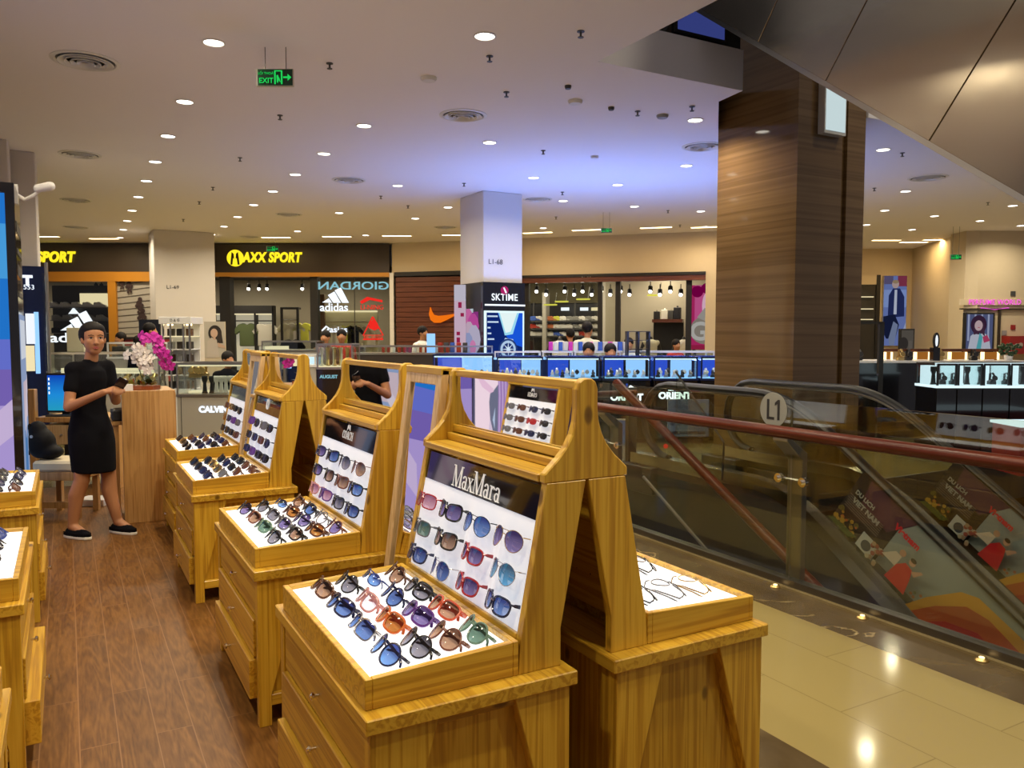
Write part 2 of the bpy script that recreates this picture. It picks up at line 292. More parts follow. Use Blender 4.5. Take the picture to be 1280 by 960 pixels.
def thing(name, label, cat, loc=(0, 0, 0), rz=0, group=None):
    o = bpy.data.objects.new(name, None); COL.objects.link(o); o.empty_display_size = .1
    o.location = loc; o.rotation_euler = (0, 0, rz); return tag(o, label, cat, group)
def struct(o, label=None):
    o['kind'] = 'structure'
    if label: o['label'] = label
    return o
def copy_tree(o, parent=None):
    c = o.copy(); COL.objects.link(c)
    if parent is not None: c.parent = parent
    for ch in list(o.children): copy_tree(ch, c)
    return c
def basis(o, xa, ya):
    xa, ya = Vector(xa).normalized(), Vector(ya).normalized(); za = xa.cross(ya).normalized(); ya = za.cross(xa)
    m = Matrix.Identity(4)
    for i in range(3): m[i][0], m[i][1], m[i][2], m[i][3] = xa[i], ya[i], za[i], o[i]
    return m
def text_mesh(txt, size, depth=.002, bold=0, xs=1.0, shear=0, spacing=1.0, align='CENTER'):
    cu = bpy.data.curves.new('t', 'FONT'); cu.body = txt; cu.size = size; cu.extrude = depth / 2; cu.offset = bold; cu.align_x = align; cu.align_y = 'CENTER'; cu.shear = shear; cu.space_character = spacing; cu.resolution_u = 4
    ob = bpy.data.objects.new('t', cu); COL.objects.link(ob); dg = bpy.context.evaluated_depsgraph_get(); dg.update()
    me = bpy.data.meshes.new_from_object(ob.evaluated_get(dg)); bpy.data.objects.remove(ob); bpy.data.curves.remove(cu)
    me.transform(Matrix.Diagonal((xs, 1, 1, 1))); me.materials.clear(); return me
def text(txt, size, mat, parent, o, xa, ya, name='lettering', **kw):
    me = text_mesh(txt, size, **kw); me.transform(basis(o, xa, ya)); me.materials.append(M[mat]); me.name = name
    ob = bpy.data.objects.new(name, me); COL.objects.link(ob); ob.parent = parent; return ob
FLATS = []
class Flat:                                 # a picture: coloured pieces laid on one flat face, (u,v) in 0..1 of a w x h rectangle
    def __init__(s, parent, o, xa, ya, w, h, glow=0):
        s.p, s.m, s.w, s.h, s.g, s.k, s.flip = parent, basis(o, xa, ya), w, h, glow, 0, False; s.bm = bmesh.new(); s.names = []; FLATS.append(s)
    def mat(s, c):
        nm = 'ink_%02x%02x%02x_%d' % tuple([int(max(0, min(1, v)) * 255) for v in c] + [int(s.g * 100)])
        if nm not in M:
            (glow(nm, c, s.g) if s.g else pm(nm, c, .45))
        return nm
    def slot(s, c):
        nm = s.mat(c)
        if nm not in s.names: s.names.append(nm)
        return s.names.index(nm)
    def take(s, me, c):
        k = len(s.bm.faces); s.bm.from_mesh(me); s.bm.faces.ensure_lookup_table(); q = s.slot(c)
        for f in s.bm.faces[k:]: f.material_index = q
        bpy.data.meshes.remove(me)
    def poly(s, pts, c):
        s.k += 1; mb = MB(); z = .0012 * s.k
        mb.slab([s.m @ Vector((u * s.w, v * s.h, z - .001)) for u, v in ([(1 - a, b) for a, b in pts] if s.flip else pts)], (s.m.to_3x3() @ Vector((0, 0, 1))), .001)
        s.take(mb.mesh('t', None), c)
    def finish(s):
        me = bpy.data.meshes.new('picture_print'); s.bm.to_mesh(me); s.bm.free()
        for n in s.names: me.materials.append(M[n])
        o = bpy.data.objects.new('picture_print', me); COL.objects.link(o); o.parent = s.p
    def rect(s, u0, u1, v0, v1, c): return s.poly([(u0, v0), (u1, v0), (u1, v1), (u0, v1)], c)
    def disc(s, u, v, r, c, sx=1, sy=1, n=20, a0=0, a1=2 * PI): return s.poly([(u + r * sx * math.cos(a0 + (a1 - a0) * i / n) * s.h / s.w, v + r * sy * math.sin(a0 + (a1 - a0) * i / n)) for i in range(n)], c)
    def text(s, t, u, v, size, c, **kw):
        s.k += 1
        me = text_mesh(t, size, **kw); me.transform(basis(s.m @ Vector((u * s.w, v * s.h, .0012 * s.k)), s.m.to_3x3() @ Vector((1, 0, 0)), s.m.to_3x3() @ Vector((0, 1, 0)))); s.take(me, c)
ORD = ['zeroth', 'first', 'second', 'third', 'fourth', 'fifth', 'sixth', 'seventh', 'eighth', 'ninth', 'tenth', 'eleventh', 'twelfth', 'thirteenth', 'fourteenth', 'fifteenth', 'sixteenth', 'seventeenth', 'eighteenth', 'nineteenth', 'twentieth']
CEIL = 3.7
# ------------------------------------------------------------------ room shell
def slabs(name, mat, boxes):
    for i, b in enumerate(boxes): struct(MB().box(*b).build(name, mat))
slabs('floor', 'laminate', [(-5, 1.95, -2.5, 9, -.03, 0)])
slabs('floor', 'brown_marble', [(1.95, 2.27, -2.5, 9, -.03, 0), (3.35, 3.66, -2.5, 6.3, -.03, 0)])
slabs('floor', 'cream_tile', [(2.27, 3.35, -2.5, 9, -.03, 0), (3.35, 5.0, 6.3, 9, -.03, 0), (5.0, 30, 5.35, 9, -.03, 0), (-9, 30, 9, 30, -.03, 0)])
slabs('trim_1', 'trim_marble', [(3.66, 3.69, -2.5, 6.3, -.03, .012)])
slabs('trim_2', 'steel_dark', [(3.69, 3.76, -2.5, 6.3, -.4, .05)])
slabs('trim_3', 'dark_grey', [(3.76, 5.0, 6.27, 6.3, -.45, 0), (6.5, 12, 5.32, 5.35, -.45, 0)])
slabs('floor_below', 'brown_marble', [(3, 16, -6, 12, -4.9, -4.8)])
slabs('wall_below', 'interior_dark', [(4.0, 12, 7.2, 7.3, -4.8, -.4), (11.9, 12, -6, 7.2, -4.8, -.05)])
slabs('ceiling', 'ceiling_white', [(-9, 3.82, -3, 30, CEIL, 4.06), ])
struct(MB().prism([(3.82, 5.44), (5.42, 5.44), (5.47, 5.8), (6.2, 6.575), (7.19, 6.575), (7.19, 5.47), (32, 5.47), (32, 30), (3.82, 30)], 'xy', CEIL, 4.06).build('ceiling', 'ceiling_white'))
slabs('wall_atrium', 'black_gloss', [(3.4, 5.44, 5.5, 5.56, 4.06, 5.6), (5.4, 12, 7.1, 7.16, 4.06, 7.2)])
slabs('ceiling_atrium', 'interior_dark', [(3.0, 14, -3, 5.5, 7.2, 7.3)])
# marble pillar with its recess, white pillars
mp_ = struct(MB().box(6.2, 6.835, 5.49, 6.57, 0, 6).box(6.835, 6.91, 5.53, 6.57, 0, 6).box(6.91, 7.18, 5.49, 6.57, 0, 6).build('column_marble', 'striped_marble'))
def column(name, x0, x1, y0, y1, mark=None):
    c = struct(MB().box(x0, x1, y0, y1, 0, CEIL).build(name, 'column_white', bev=.01))
    if mark: text(mark[0], .11, 'dark_grey', c, mark[1], mark[2], (0, 0, 1), depth=.004)
    return c
column('column_middle', 5.65, 6.34, 11.05, 11.88, ('L1-68', (5.86, 11.045, 2.62), (1, 0, 0)))
column('column_back', 1.67, 2.88, 18.45, 19.6, ('L1-69', (2.02, 18.445, 2.5), (1, 0, 0)))
column('column_side', -1.2, -.262, 11.39, 12.4)
p = atd(6.5, 110, 9.2); column('column_aisle', p.x - 1, p.x, p.y, p.y + .45)
# back walls: a bent run of shop fronts
class Fr:
    def __init__(s, p0, d):
        s.p0 = Vector((p0[0], p0[1], 0)); s.d = Vector((d[0], d[1], 0)).normalized(); s.rz = math.atan2(s.d.y, s.d.x); s.n = Vector((s.d.y, -s.d.x, 0))
    def L(s, x, y):
        w = atp(x, y, s.p0, s.n); return (w - s.p0).dot(s.d), w.z
    def R(s, x0, y0, x1, y1):               # picture rectangle -> s0,s1,z0,z1 on this plane
        m = (y0 + y1) / 2; xm = (x0 + x1) / 2
        return s.L(x0, m)[0], s.L(x1, m)[0], s.L(xm, y1)[1], s.L(xm, y0)[1]
    def thing(s, name, label, cat, group=None, at=None):
        t = thing(name, label, cat, s.p0, s.rz, group)
        if at is not None: t.location = s.W(at[0], at[1], at[2] if len(at) > 2 else 0)
        return t
    def back(s, k): return Fr(s.p0 - s.n * k, s.d)
    def W(s, u, v, z): return s.p0 + s.d * u - s.n * v + Vector((0, 0, z))
F1 = Fr((-3.0, 23.9), (9.95, -5.45)); L1_ = 11.345
P1 = (6.95, 18.45); P2 = (8.2, 17.15); P3 = (12.6, 12.55)
F2 = Fr(P1, (P2[0] - P1[0], P2[1] - P1[1])); F3 = Fr(P2, (P3[0] - P2[0], P3[1] - P2[1]))
def fbox(fr, u0, u1, v0, v1, z0, z1): return MB().box(u0, u1, v0, v1, z0, z1)
def fstruct(fr, name, mat, *boxes):
    mb = MB()
    for b in boxes: mb.box(*b)
    o = mb.build(name, mat); o.location = fr.p0; o.rotation_euler = (0, 0, fr.rz); return struct(o)
s487 = F1.L(487, 330)[0]; zf0 = F1.L(376, 341)[1]; 
# sport shop: fascia, trims, posts, window, lettering
def sign_text(fr, parent, txt, x0, x1, y, size_px, mat, **kw):
    s0, z = fr.L(x0, y); s1, _ = fr.L(x1, y)
    return s0, s1, z
sh = F1.thing('shop_fascia', 'long dark brown shop fascia with yellow lit lettering above the sport shop', 'shop sign')
MB().box(0, s487, -.06, .25, zf0, CEIL - .02).build('fascia_board', 'dark_brown', sh)
s0, s1, z0, z1 = F1.R(265, 341, 487, 346); MB().box(s0 - 1, s1, -.09, .2, z0, z1).build('trim_strip', 'orange_trim', sh)
s0, s1, z0, z1 = F1.R(57, 340, 191, 352); MB().box(s0 - .5, s1 + 1, -.09, .2, z0, z1).build('trim_strip', 'orange_trim', sh)
def shop_letters(parent, txt, x0, x1, y, h, mat, disc=False, sp=1.0):
    s0, z = F1.L(x0, y); s1, _ = F1.L(x1, y)
    me = text_mesh(txt, 1, .03, .045, 1, .18, 1.08); xs = [v.co.x for v in me.vertices]; ys = [v.co.y for v in me.vertices]; w = max(xs) - min(xs); hh = max(ys) - min(ys)
    hz = F1.L(x0, y - h / 2)[1] - F1.L(x0, y + h / 2)[1]
    me.transform(Matrix.Translation((-(max(xs) + min(xs)) / 2, -(max(ys) + min(ys)) / 2, 0))); me.transform(Matrix.Diagonal(((s1 - s0) / w, hz / hh, 1, 1)))
    me.transform(basis(((s0 + s1) / 2, -.09, z), (1, 0, 0), (0, 0, 1))); me.materials.append(M[mat])
    o = bpy.data.objects.new('lettering', me); COL.objects.link(o); o.parent = parent; return o
shop_letters(sh, 'AXX SPORT', 304, 379, 322, 13, 'sign_yellow'); shop_letters(sh, 'SPORT', 48, 97, 321.5, 14, 'sign_yellow')
c0, cz = F1.L(295.5, 323); r = .2
mb = MB().lathe([(0, 0), (r, 0), (r, .03), (0, .03)], n=28, mat=basis((c0, -.065, cz), (1, 0, 0), (0, 0, 1))); mb.build('emblem_disc', 'sign_yellow', sh)
for sx in (-1, 1): MB().prism([(c0 + sx * q[0], cz + q[1]) for q in ((.03, .1), (.075, .14), (.11, -.16), (.065, -.16), (.045, .0), (.02, -.02))], 'xz', -.115, -.1).build('emblem_letter', 'black_matt', sh)
# walls around the openings
zc = F3.L(775, 342)[1]
fstruct(F2, 'wall_back_a', 'wall_cream', (0, 1.8, 0, .2, F2.L(530, 343)[1], CEIL))
fstruct(F3, 'wall_back_b', 'wall_cream', (0, 6.36, 0, .2, zc, CEIL), (5.6, 6.36, 0, .2, 0, zc))
s0, s1, z0, z1 = F1.R(484, 343, 489, 470); fstruct(F1, 'trim_5', 'white_plastic', (s487, s487 + .1, -.06, .2, 0, zf0))
# slatted panel with the orange swoosh
nk = F2.thing('wall_panel', 'dark reddish slatted timber wall panel with a big lit orange swoosh', 'wall panel')
mb = MB(); zt = F2.L(530, 345)[1]
for k in range(int(zt / .12)): mb.box(.12, 1.8, -.05, .05, k * .12, k * .12 + .108)
mb.build('slat_panel', 'dark_slat', nk); MB().box(.1, 1.8, .05, .1, 0, zt).build('backing', 'black_matt', nk)
MB().box(.1, 1.8, -.1, .1, zt, zt + .1).build('header', 'black_satin', nk)
pts = [(540, 384), (538.5, 393), (540.5, 400), (545, 403.5), (552, 403.5), (560, 400), (577, 391), (577, 391.5), (560, 394), (550, 395), (544, 393.5), (541.5, 389)]
MB().prism([F2.L(*q) for q in pts], 'xz', -.12, -.07).build('swoosh', 'swoosh', nk)
# red-brown header band over the shoe shop
hb = F3.thing('shop_fascia', 'narrow reddish brown header band above the shoe shop windows', 'shop sign')
z0, z1 = F3.L(775, 352)[1], zc; MB().box(.2, 5.6, -.08, .1, z0, z1 - .06).build('band', 'dark_slat', hb); MB().box(.2, 5.6, -.1, .1, z1 - .06, z1).build('top_trim', 'black_matt', hb)
text('L1-58', .1, 'white_plastic', hb, (3.0, -.09, (z0 + z1) / 2 + .05), (1, 0, 0), (0, 0, 1))
zhead = z0
# interiors: floor shells behind the fronts
fstruct(F1, 'wall_shop_back', 'interior_wall', (-1, s487 + 3, 4.4, 4.5, 0, 3.2)); fstruct(F1, 'wall_shop_side', 'interior_wall', (s487 + .02, s487 + .1, .25, 4.4, 0, 3.2))
fstruct(F1, 'ceiling_shop', 'interior_dark', (-1, s487, .3, 4.4, 3.1, 3.16))
fstruct(F3, 'wall_shoes_back', 'black_satin', (-1.5, 2.9, 3.6, 3.7, 0, 2.35)); pm('umber_wall', (.10, .085, .04), .8); fstruct(F3, 'wall_shoes_upper', 'umber_wall', (-1.5, 2.9, 3.55, 3.7, 2.35, 3.2)); fstruct(F3, 'wall_shoes_end', 'interior_wall', (2.9, 6.4, 2.8, 2.9, 0, 3.2))
fstruct(F3, 'wall_shoes_corner', 'column_white', (2.75, 2.9, 2.8, 3.7, 0, 3.2)); fstruct(F3, 'ceiling_shoes', 'interior_dark', (-1.5, 6.4, .2, 3.7, 3.1, 3.15)); fstruct(F3, 'wall_shoes_side', 'black_matt', (-1.6, -1.5, .2, 3.7, 0, 3.2))
# right-hand walls
w1 = atz(1040, 307, CEIL); w2 = atz(1141, 311, CEIL); w3 = atz(1208, 305, CEIL); 
def wall_between(name, a, b, mat='wall_cream', z0=0, z1=CEIL, t=.2):
    fr = Fr(a, (b[0] - a[0], b[1] - a[1])); L = math.hypot(b[0] - a[0], b[1] - a[1]); return fr, fstruct(fr, name, mat, (0, L, 0, t, z0, z1))
G1 = Fr((w2.x, w2.y), (RT.x, RT.y)); 
FA = Fr((w2.x - RT.x * 4, w2.y - RT.y * 4), (RT.x, RT.y)); fstruct(FA, 'wall_right_a', 'wall_cream', (0, 4, 0, .2, 0, CEIL))
e = atd(1212, 300, 17.2); FB, _ = wall_between('wall_right_b', (w2.x, w2.y), (e.x, e.y)); 
FC = Fr((atd(1208, 290, 17.2)).to_2d(), (RT.x, RT.y)); fstruct(FC, 'wall_right_c', 'wall_cream', (0, 4, 0, .6, 0, CEIL))
# ------------------------------------------------------------------ shop contents
RNG = random.Random(5)
def shirt_mesh(w=.5, h=.62, t=.1):
    p = [(-.2, 0), (.2, 0), (.2, .38), (.3, .3), (.37, .4), (.23, .58), (.09, .62), (0, .57), (-.09, .62), (-.23, .58), (-.37, .4), (-.3, .3), (-.2, .38)]
    return MB().prism([(x, z) for x, z in p], 'xz', -t / 2, t / 2).mesh('shirt', None, bev=.02)
def hang(name, fr, u, v, z, mesh, mat, label, cat, sc=1, group=None):
    o = bpy.data.objects.new(name, mesh); COL.objects.link(o)
    if not mesh.materials: mesh.materials.append(None)
    o.material_slots[0].link = 'OBJECT'; o.material_slots[0].material = M[mat]
    o.location = fr.W(u, v, z); o.rotation_euler = (0, 0, fr.rz); o.scale = (sc,) * 3; return tag(o, label, cat, group)
SHIRT = shirt_mesh(); 
def pxs(fr, x, y): return fr.L(x, y)
# black posts at the sport shop front
for i, (xa, xb) in enumerate(((275, 288), (388, 397))):
    s0, s1 = F1.L(xa, 400)[0], F1.L(xb, 400)[0]
    o = MB().box(s0, s1, 0, .3, 0, zf0 - .02).build('shop_post', 'black_matt'); o.location = F1.p0; o.rotation_euler = (0, 0, F1.rz)
    tag(o, ('square black post at the open entrance of the sport shop', 'square black post beside the neon signed shop window')[i], 'post')
# back-lit wall bay with two shirts
B1 = F1.back(3.6)
bay = B1.thing('display_bay', 'black framed wall bay with pale lit back panel and hanging shirts', 'display shelf')
s0, s1, z0, z1 = B1.R(266, 382, 341, 436)
MB().box(s0, s1, .25, .3, .2, z1).build('back_panel', pm('lit_cream', (.6, .55, .4), .8, emis=.55), bay); MB().box(s0, s1, -.05, .3, z1 - .22, z1).build('header', 'black_matt', bay)
for u in (s0, (s0 + s1) / 2 - .3, (s0 + s1) / 2 + .35, s1): MB().box(u - .025, u + .025, 0, .26, 0, z1).build('upright', 'black_matt', bay)
for zz in (z1 - .45, .62): MB().box(s0, s1, 0, .24, zz, zz + .03).build('shelf', 'black_matt', bay)
MB().box(s0, s1, .02, .05, z1 - .26, z1 - .23).build('lamp_strip', 'case_warm', bay)
for x, mt, nm in ((308, 'cloth_green', 'grey green'), (331, 'cloth_white', 'white')):
    u, z = B1.L(x, 432); hang('shirt', B1, u, .1, z - .02, SHIRT, mt, nm + ' short sleeved shirt hanging in the lit wall bay', 'shirt', 1.08)
B2 = F1.back(2.6)
rk = B2.thing('clothes_rack', 'black wall rack between the entrance and the shop window', 'clothes rack')
s0, s1, z0, z1 = B2.R(352, 384, 372, 436)
for u in (s0, s1): MB().box(u - .03, u + .03, 0, .06, 0, z1).build('upright', 'black_matt', rk)
MB().box(s0, s1, 0, .4, z1 - .05, z1).build('top_shelf', 'black_matt', rk); MB().tube([(s0, .1, z1 - .35), (s1, .1, z1 - .35)], .02).build('hanging_bar', 'steel', rk)
for k, (mt, nm) in enumerate((('cloth_cream', 'cream'), ('cloth_white', 'white'), ('cloth_yellow', 'yellow'))):
    hang('shirt', B2, s0 + .15 + k * .2, .1, z1 - .95, SHIRT, mt, nm + ' top hanging on the black rack in the sport shop', 'shirt', .85)
hang('trousers', B2, s0 + .3, -.05, .75, SHIRT, 'cloth_black', 'black garment hanging low on the black rack in the sport shop', 'trousers', 1.0)
o = MB().box(F1.L(374, 400)[0], F1.L(387, 400)[0], 1.6, 1.7, .3, 2.55).build('pattern_screen', 'cloth_brown'); o.location = F1.p0; o.rotation_euler = (0, 0, F1.rz); tag(o, 'brown patterned standing screen inside the sport shop', 'screen')
# window with neon logos
win = F1.thing('shop_window', 'big glass shop window carrying white and red neon logos', 'window')
s0, s1 = F1.L(397, 400)[0], s487
MB().box(s0, s1, .1, .115, .1, zf0 - .02).build('pane', 'shop_glass', win); MB().box(s0, s1, .07, .15, 0, .1).build('sill', 'black_matt', win); MB().box((s0 + s1) / 2 - .008, (s0 + s1) / 2 + .008, .09, .13, .1, zf0).build('joint', 'steel_dark', win)
B0 = F1.back(.05)
def neon(label, parts, cat='neon sign', name='neon_sign_or_reflection'):
    t = B0.thing(name, label, cat)
    for kind, dat, mt in parts:
        if kind == 'poly': MB().prism([B0.L(*q) for q in dat], 'xz', -.02, .01).build('tube_shape', mt, t)
        elif kind == 'line': MB().tube([Vector((B0.L(*q)[0], -.01, B0.L(*q)[1])) for q in dat], .022, 6).build('tube_line', mt, t)
        elif kind == 'text':
            txt, x0, x1, y, h, flip = dat; a0, z = B0.L(x0, y); a1, _ = B0.L(x1, y); me = text_mesh(txt, 1, .02, .012 if h > 6 else 0)
            xs = [v.co.x for v in me.vertices]; ys = [v.co.y for v in me.vertices]; hz = B0.L(x0, y - h / 2)[1] - B0.L(x0, y + h / 2)[1]
            me.transform(Matrix.Translation((-(max(xs) + min(xs)) / 2, -(max(ys) + min(ys)) / 2, 0))); me.transform(Matrix.Diagonal((flip * (a1 - a0) / (max(xs) - min(xs)), hz / (max(ys) - min(ys)), 1, 1)))
            me.transform(basis(((a0 + a1) / 2, -.01, z), (1, 0, 0), (0, 0, 1))); me.materials.append(M[mt]); o = bpy.data.objects.new('lettering', me); COL.objects.link(o); o.parent = t
    return t
neon('white lit three bar sports logo with lettering on the shop window', [('poly', [(403, 378), (411, 373), (415, 378.5)], 'neon_white'), ('poly', [(410, 369), (418, 364.5), (426, 378.5), (417, 378.5)], 'neon_white'), ('poly', [(418.5, 363), (426, 359.5), (436, 378.5), (428, 378.5)], 'neon_white'), ('text', ('adidas', 400, 435, 384, 10, 1), 'neon_white')])
neon('small white lit swirl logo low on the shop window', [('line', [(405, 419), (403, 413), (408, 408), (411, 410), (407, 418)], 'neon_white'), ('text', ('asics', 412, 434, 412, 7, 1), 'neon_white')])
neon('red lit mountain shaped logo with lettering high on the window', [('poly', [(450, 377), (459, 371), (478, 375), (478, 378), (462, 375), (452, 380)], 'neon_red'), ('text', ('LI-NING', 451, 479, 384, 6, 1), 'neon_red')])
neon('red lit triangle logo low on the shop window', [('line', [(466, 396), (454, 419), (479, 419), (466, 396)], 'neon_red'), ('poly', [(461, 410), (463, 403), (467, 399), (472, 404), (473, 411), (468, 413)], 'neon_red'), ('line', [(454, 424), (479, 424)], 'neon_red'), ('text', ('le coq', 455, 478, 421.5, 4, 1), 'neon_red')])
neon('pale cyan reflected lettering modelled as glowing reversed letters across the top of the window', [('text', ('GIORDAN', 398, 486, 357, 10, -1), 'neon_cyan')])  # glass reflection of a sign, built as glowing reversed letters
# clothes behind the neon window
B3 = F1.back(1.6)
rk = B3.thing('clothes_rack', 'lit rack of pale clothes standing behind the neon signed window', 'clothes rack')
s0, s1, z0, z1 = B3.R(402, 388, 470, 436); MB().box(s0, s1, .3, .34, .3, z1).build('back_panel', 'cloth_cream', rk); MB().box(s0, s1, 0, .3, z1 - .04, z1).build('top_shelf', 'case_warm', rk); MB().tube([(s0, .1, z1 - .3), (s1, .1, z1 - .3)], .02).build('hanging_bar', 'steel', rk)
for k in range(6): hang('shirt', B3, s0 + .2 + k * (s1 - s0 - .4) / 5, .1, z1 - .92, SHIRT, ('cloth_cream', 'cloth_white', 'cloth_yellow', 'cloth_black', 'cloth_cream', 'cloth_white')[k], ('%s garment, %s on the rack behind the neon signed window' % (('cream', 'white', 'yellow', 'black', 'cream', 'white')[k], ORD[k + 1])), 'shirt', .85)
# left bay of the sport shop: orange framed window with a big logo
lw = F1.thing('shop_window', 'orange framed sport shop window with a large white bar logo', 'window')
for x0, y0, x1, y1 in ((138, 352, 148, 470), (52, 352, 58, 470)):
    s0, s1, z0, z1 = F1.R(x0, y0, x1, y1); MB().box(s0, s1, -.08, .1, 0, z1).build('frame_post', 'orange_trim', lw)
s0, s1 = F1.L(58, 400)[0], F1.L(138, 400)[0]; MB().box(s0, s1, .02, .035, .1, F1.L(98, 352)[1]).build('pane', 'shop_glass', lw)
neon('large white lit three bar sports logo in the orange framed window', [('poly', [(76, 413), (89, 405), (93, 413)], 'neon_white'), ('poly', [(87, 401), (97, 396), (106, 412), (98, 414)], 'neon_white'), ('poly', [(98, 393), (107.5, 388.5), (116, 402), (108, 408)], 'neon_white'), ('text', ('adidas', 62, 126, 422, 12, 1), 'neon_white')])
B4 = F1.back(1.2)
sw = B4.thing('shoe_shelf', 'dark shelf wall of shoes with a bright picture behind the window', 'shelf')
s0, s1, z0, z1 = B4.R(58, 356, 140, 440); MB().box(s0, s1, .3, .35, 0, z1).build('back_panel', 'interior_dark', sw)
for y in (384, 400, 416): z = B4.L(98, y)[1]; MB().box(s0, s1, 0, .3, z - .02, z).build('shelf', 'steel_dark', sw)
a0, a1, b0, b1 = B4.R(93, 366, 138, 383); MB().box(a0, a1, .26, .29, b0, b1).build('lit_picture', 'case_warm', sw)
MB().prism([B4.L(*q) for q in ((80, 392), (86, 384.5), (93, 392))], 'xz', .2, .25).build('logo_shape', 'neon_white', sw)
def shoe_mesh():
    pts = [(0, 0), (.28, 0), (.285, .03), (.26, .05), (.19, .075), (.13, .12), (.09, .125), (.06, .11), (.02, .12), (0, .1)]
    return MB().prism([(x - .14, z) for x, z in pts], 'xz', -.045, .045).mesh('shoe', None, bev=.012)
SHOE = shoe_mesh(); SC = [('white_plastic', 'white'), ('cloth_grey', 'grey'), ('cloth_black', 'black'), ('cloth_red', 'red'), ('cloth_yellow', 'yellow'), ('cloth_blue', 'blue'), ('cloth_orange', 'orange')]
for r_, y in enumerate((384, 400, 416)):
    for k in range(5):
        x = 66 + k * 14 + (3 if r_ else 0); u, z = B4.L(x, y); mt, nm = SC[(k * 3 + r_) % 3]
        hang('shoe', B4, u, .15, z, SHOE, mt, '%s sport shoe, %s on the %s shelf behind the orange framed window' % (nm, ORD[k + 1], ('top', 'middle', 'bottom')[r_]), 'shoe', 1.15, 'shoes behind the orange framed window')
# mural of players next to that window, dark screen, red counter
mu = F1.thing('wall_mural', 'grey striped wall mural with dark jumping figures beside the pillar', 'mural')
s0, s1, z0, z1 = F1.R(148, 347, 192, 470); MB().box(s0, s1 + .4, .0, .1, 0, z1 + .02).build('board', 'grey_panel', mu)
fl = Flat(mu, (s0, -.003, F1.L(170, 470)[1]), (1, 0, 0), (0, 0, 1), s1 - s0, z1 - F1.L(170, 470)[1])
for k in range(9): fl.poly([(0, .42 + k * .062), (1, .44 + k * .066), (1, .447 + k * .066), (0, .427 + k * .062)], (.1, .09, .08))
for cu, cv, sc in ((.68, .62, 1), (.62, .74, .9), (.35, .93, .8), (.15, .96, .7)):
    for dx, dy, rr in ((0, 0, .035), (.03, .045, .025), (-.08, -.03, .02), (.09, -.02, .02), (.02, -.06, .026), (-.03, -.1, .016), (.07, -.09, .016)): fl.disc(cu + dx * sc, cv + dy * sc, rr * sc, (.05, .03, .03), n=9)
# shoe shop: shelf grid and shoes
B5 = F3.back(3.0)
sf = B5.thing('shoe_shelf', 'black wall rack filled with rows of sneakers in the shoe shop', 'shelf')
rows = (401, 410.5, 420); s0, s1 = B5.L(664, 400)[0], B5.L(768, 400)[0]
for y in rows:
    z = B5.L(716, y)[1]; MB().box(s0, s1, 0, .3, z - .03, z).build('shelf', 'dark_grey', sf)
for x in (664, 681, 716, 745, 768): u = B5.L(x, 400)[0]; MB().box(u - .02, u + .02, .25, .3, 0, B5.L(x, 378)[1]).build('upright', 'dark_grey', sf)
MB().box(B5.L(679, 400)[0], B5.L(683.5, 400)[0], -.1, .3, 0, B5.L(681, 366)[1]).build('side_post', 'grey_panel', sf)
for k, (x, mt) in enumerate(((704, 'neon_white'), (728, 'neon_white'), (742, 'case_warm'))):
    a0, a1, b0, b1 = B5.R(x - 5, 384, x + 5, 388); MB().box(a0, a1, .2, .24, b0, b1).build('lit_tag', mt, sf)
n = 0
for r_, y in enumerate(rows):
    for x in list(range(668, 680, 7)) + list(range(689, 766, 8)):
        u, z = B5.L(x, y); mt, nm = SC[0 if RNG.random() < .45 else RNG.randrange(7)]; n += 1
        hang('shoe', B5, u, .12, z, SHOE, mt, '%s sneaker, %s along the %s row of the black shoe shop rack' % (nm, ORD[(x - 660) // 7 + 1 if x < 682 else (x - 689) // 8 + 4], ('top', 'middle', 'bottom')[r_]), 'shoe', 1.05, 'sneakers on the shoe shop rack')
# front posts and panes of the shoe shop
for i, (xa, xb) in enumerate(((655, 661), (747, 752), (769, 775), (857, 864))):
    s0, s1 = F3.L(xa, 400)[0], F3.L(xb, 400)[0]; o = MB().box(s0, s1, 0, .12, 0, zhead).build('shop_post', 'black_matt'); o.location = F3.p0; o.rotation_euler = (0, 0, F3.rz)
    tag(o, ('slim black window post beside the black poster kiosk', 'slim black post between two shoe shop panes', 'black post at the shoe shop doorway', 'black post beside the pink shop poster')[i], 'post')
for i, (xa, xb) in enumerate(((661, 747), (752, 769), (775, 857))):
    if i == 2: continue
    s0, s1 = F3.L(xa, 400)[0], F3.L(xb, 400)[0]; pn = MB().box(s0, s1, .05, .062, .05, zhead).build('shop_glazing', 'shop_glass'); pn.location = F3.p0; pn.rotation_euler = (0, 0, F3.rz)
    tag(pn, ('wide clear glass pane in front of the shoe rack', 'narrow clear glass pane beside the shoe shop doorway')[i], 'window')
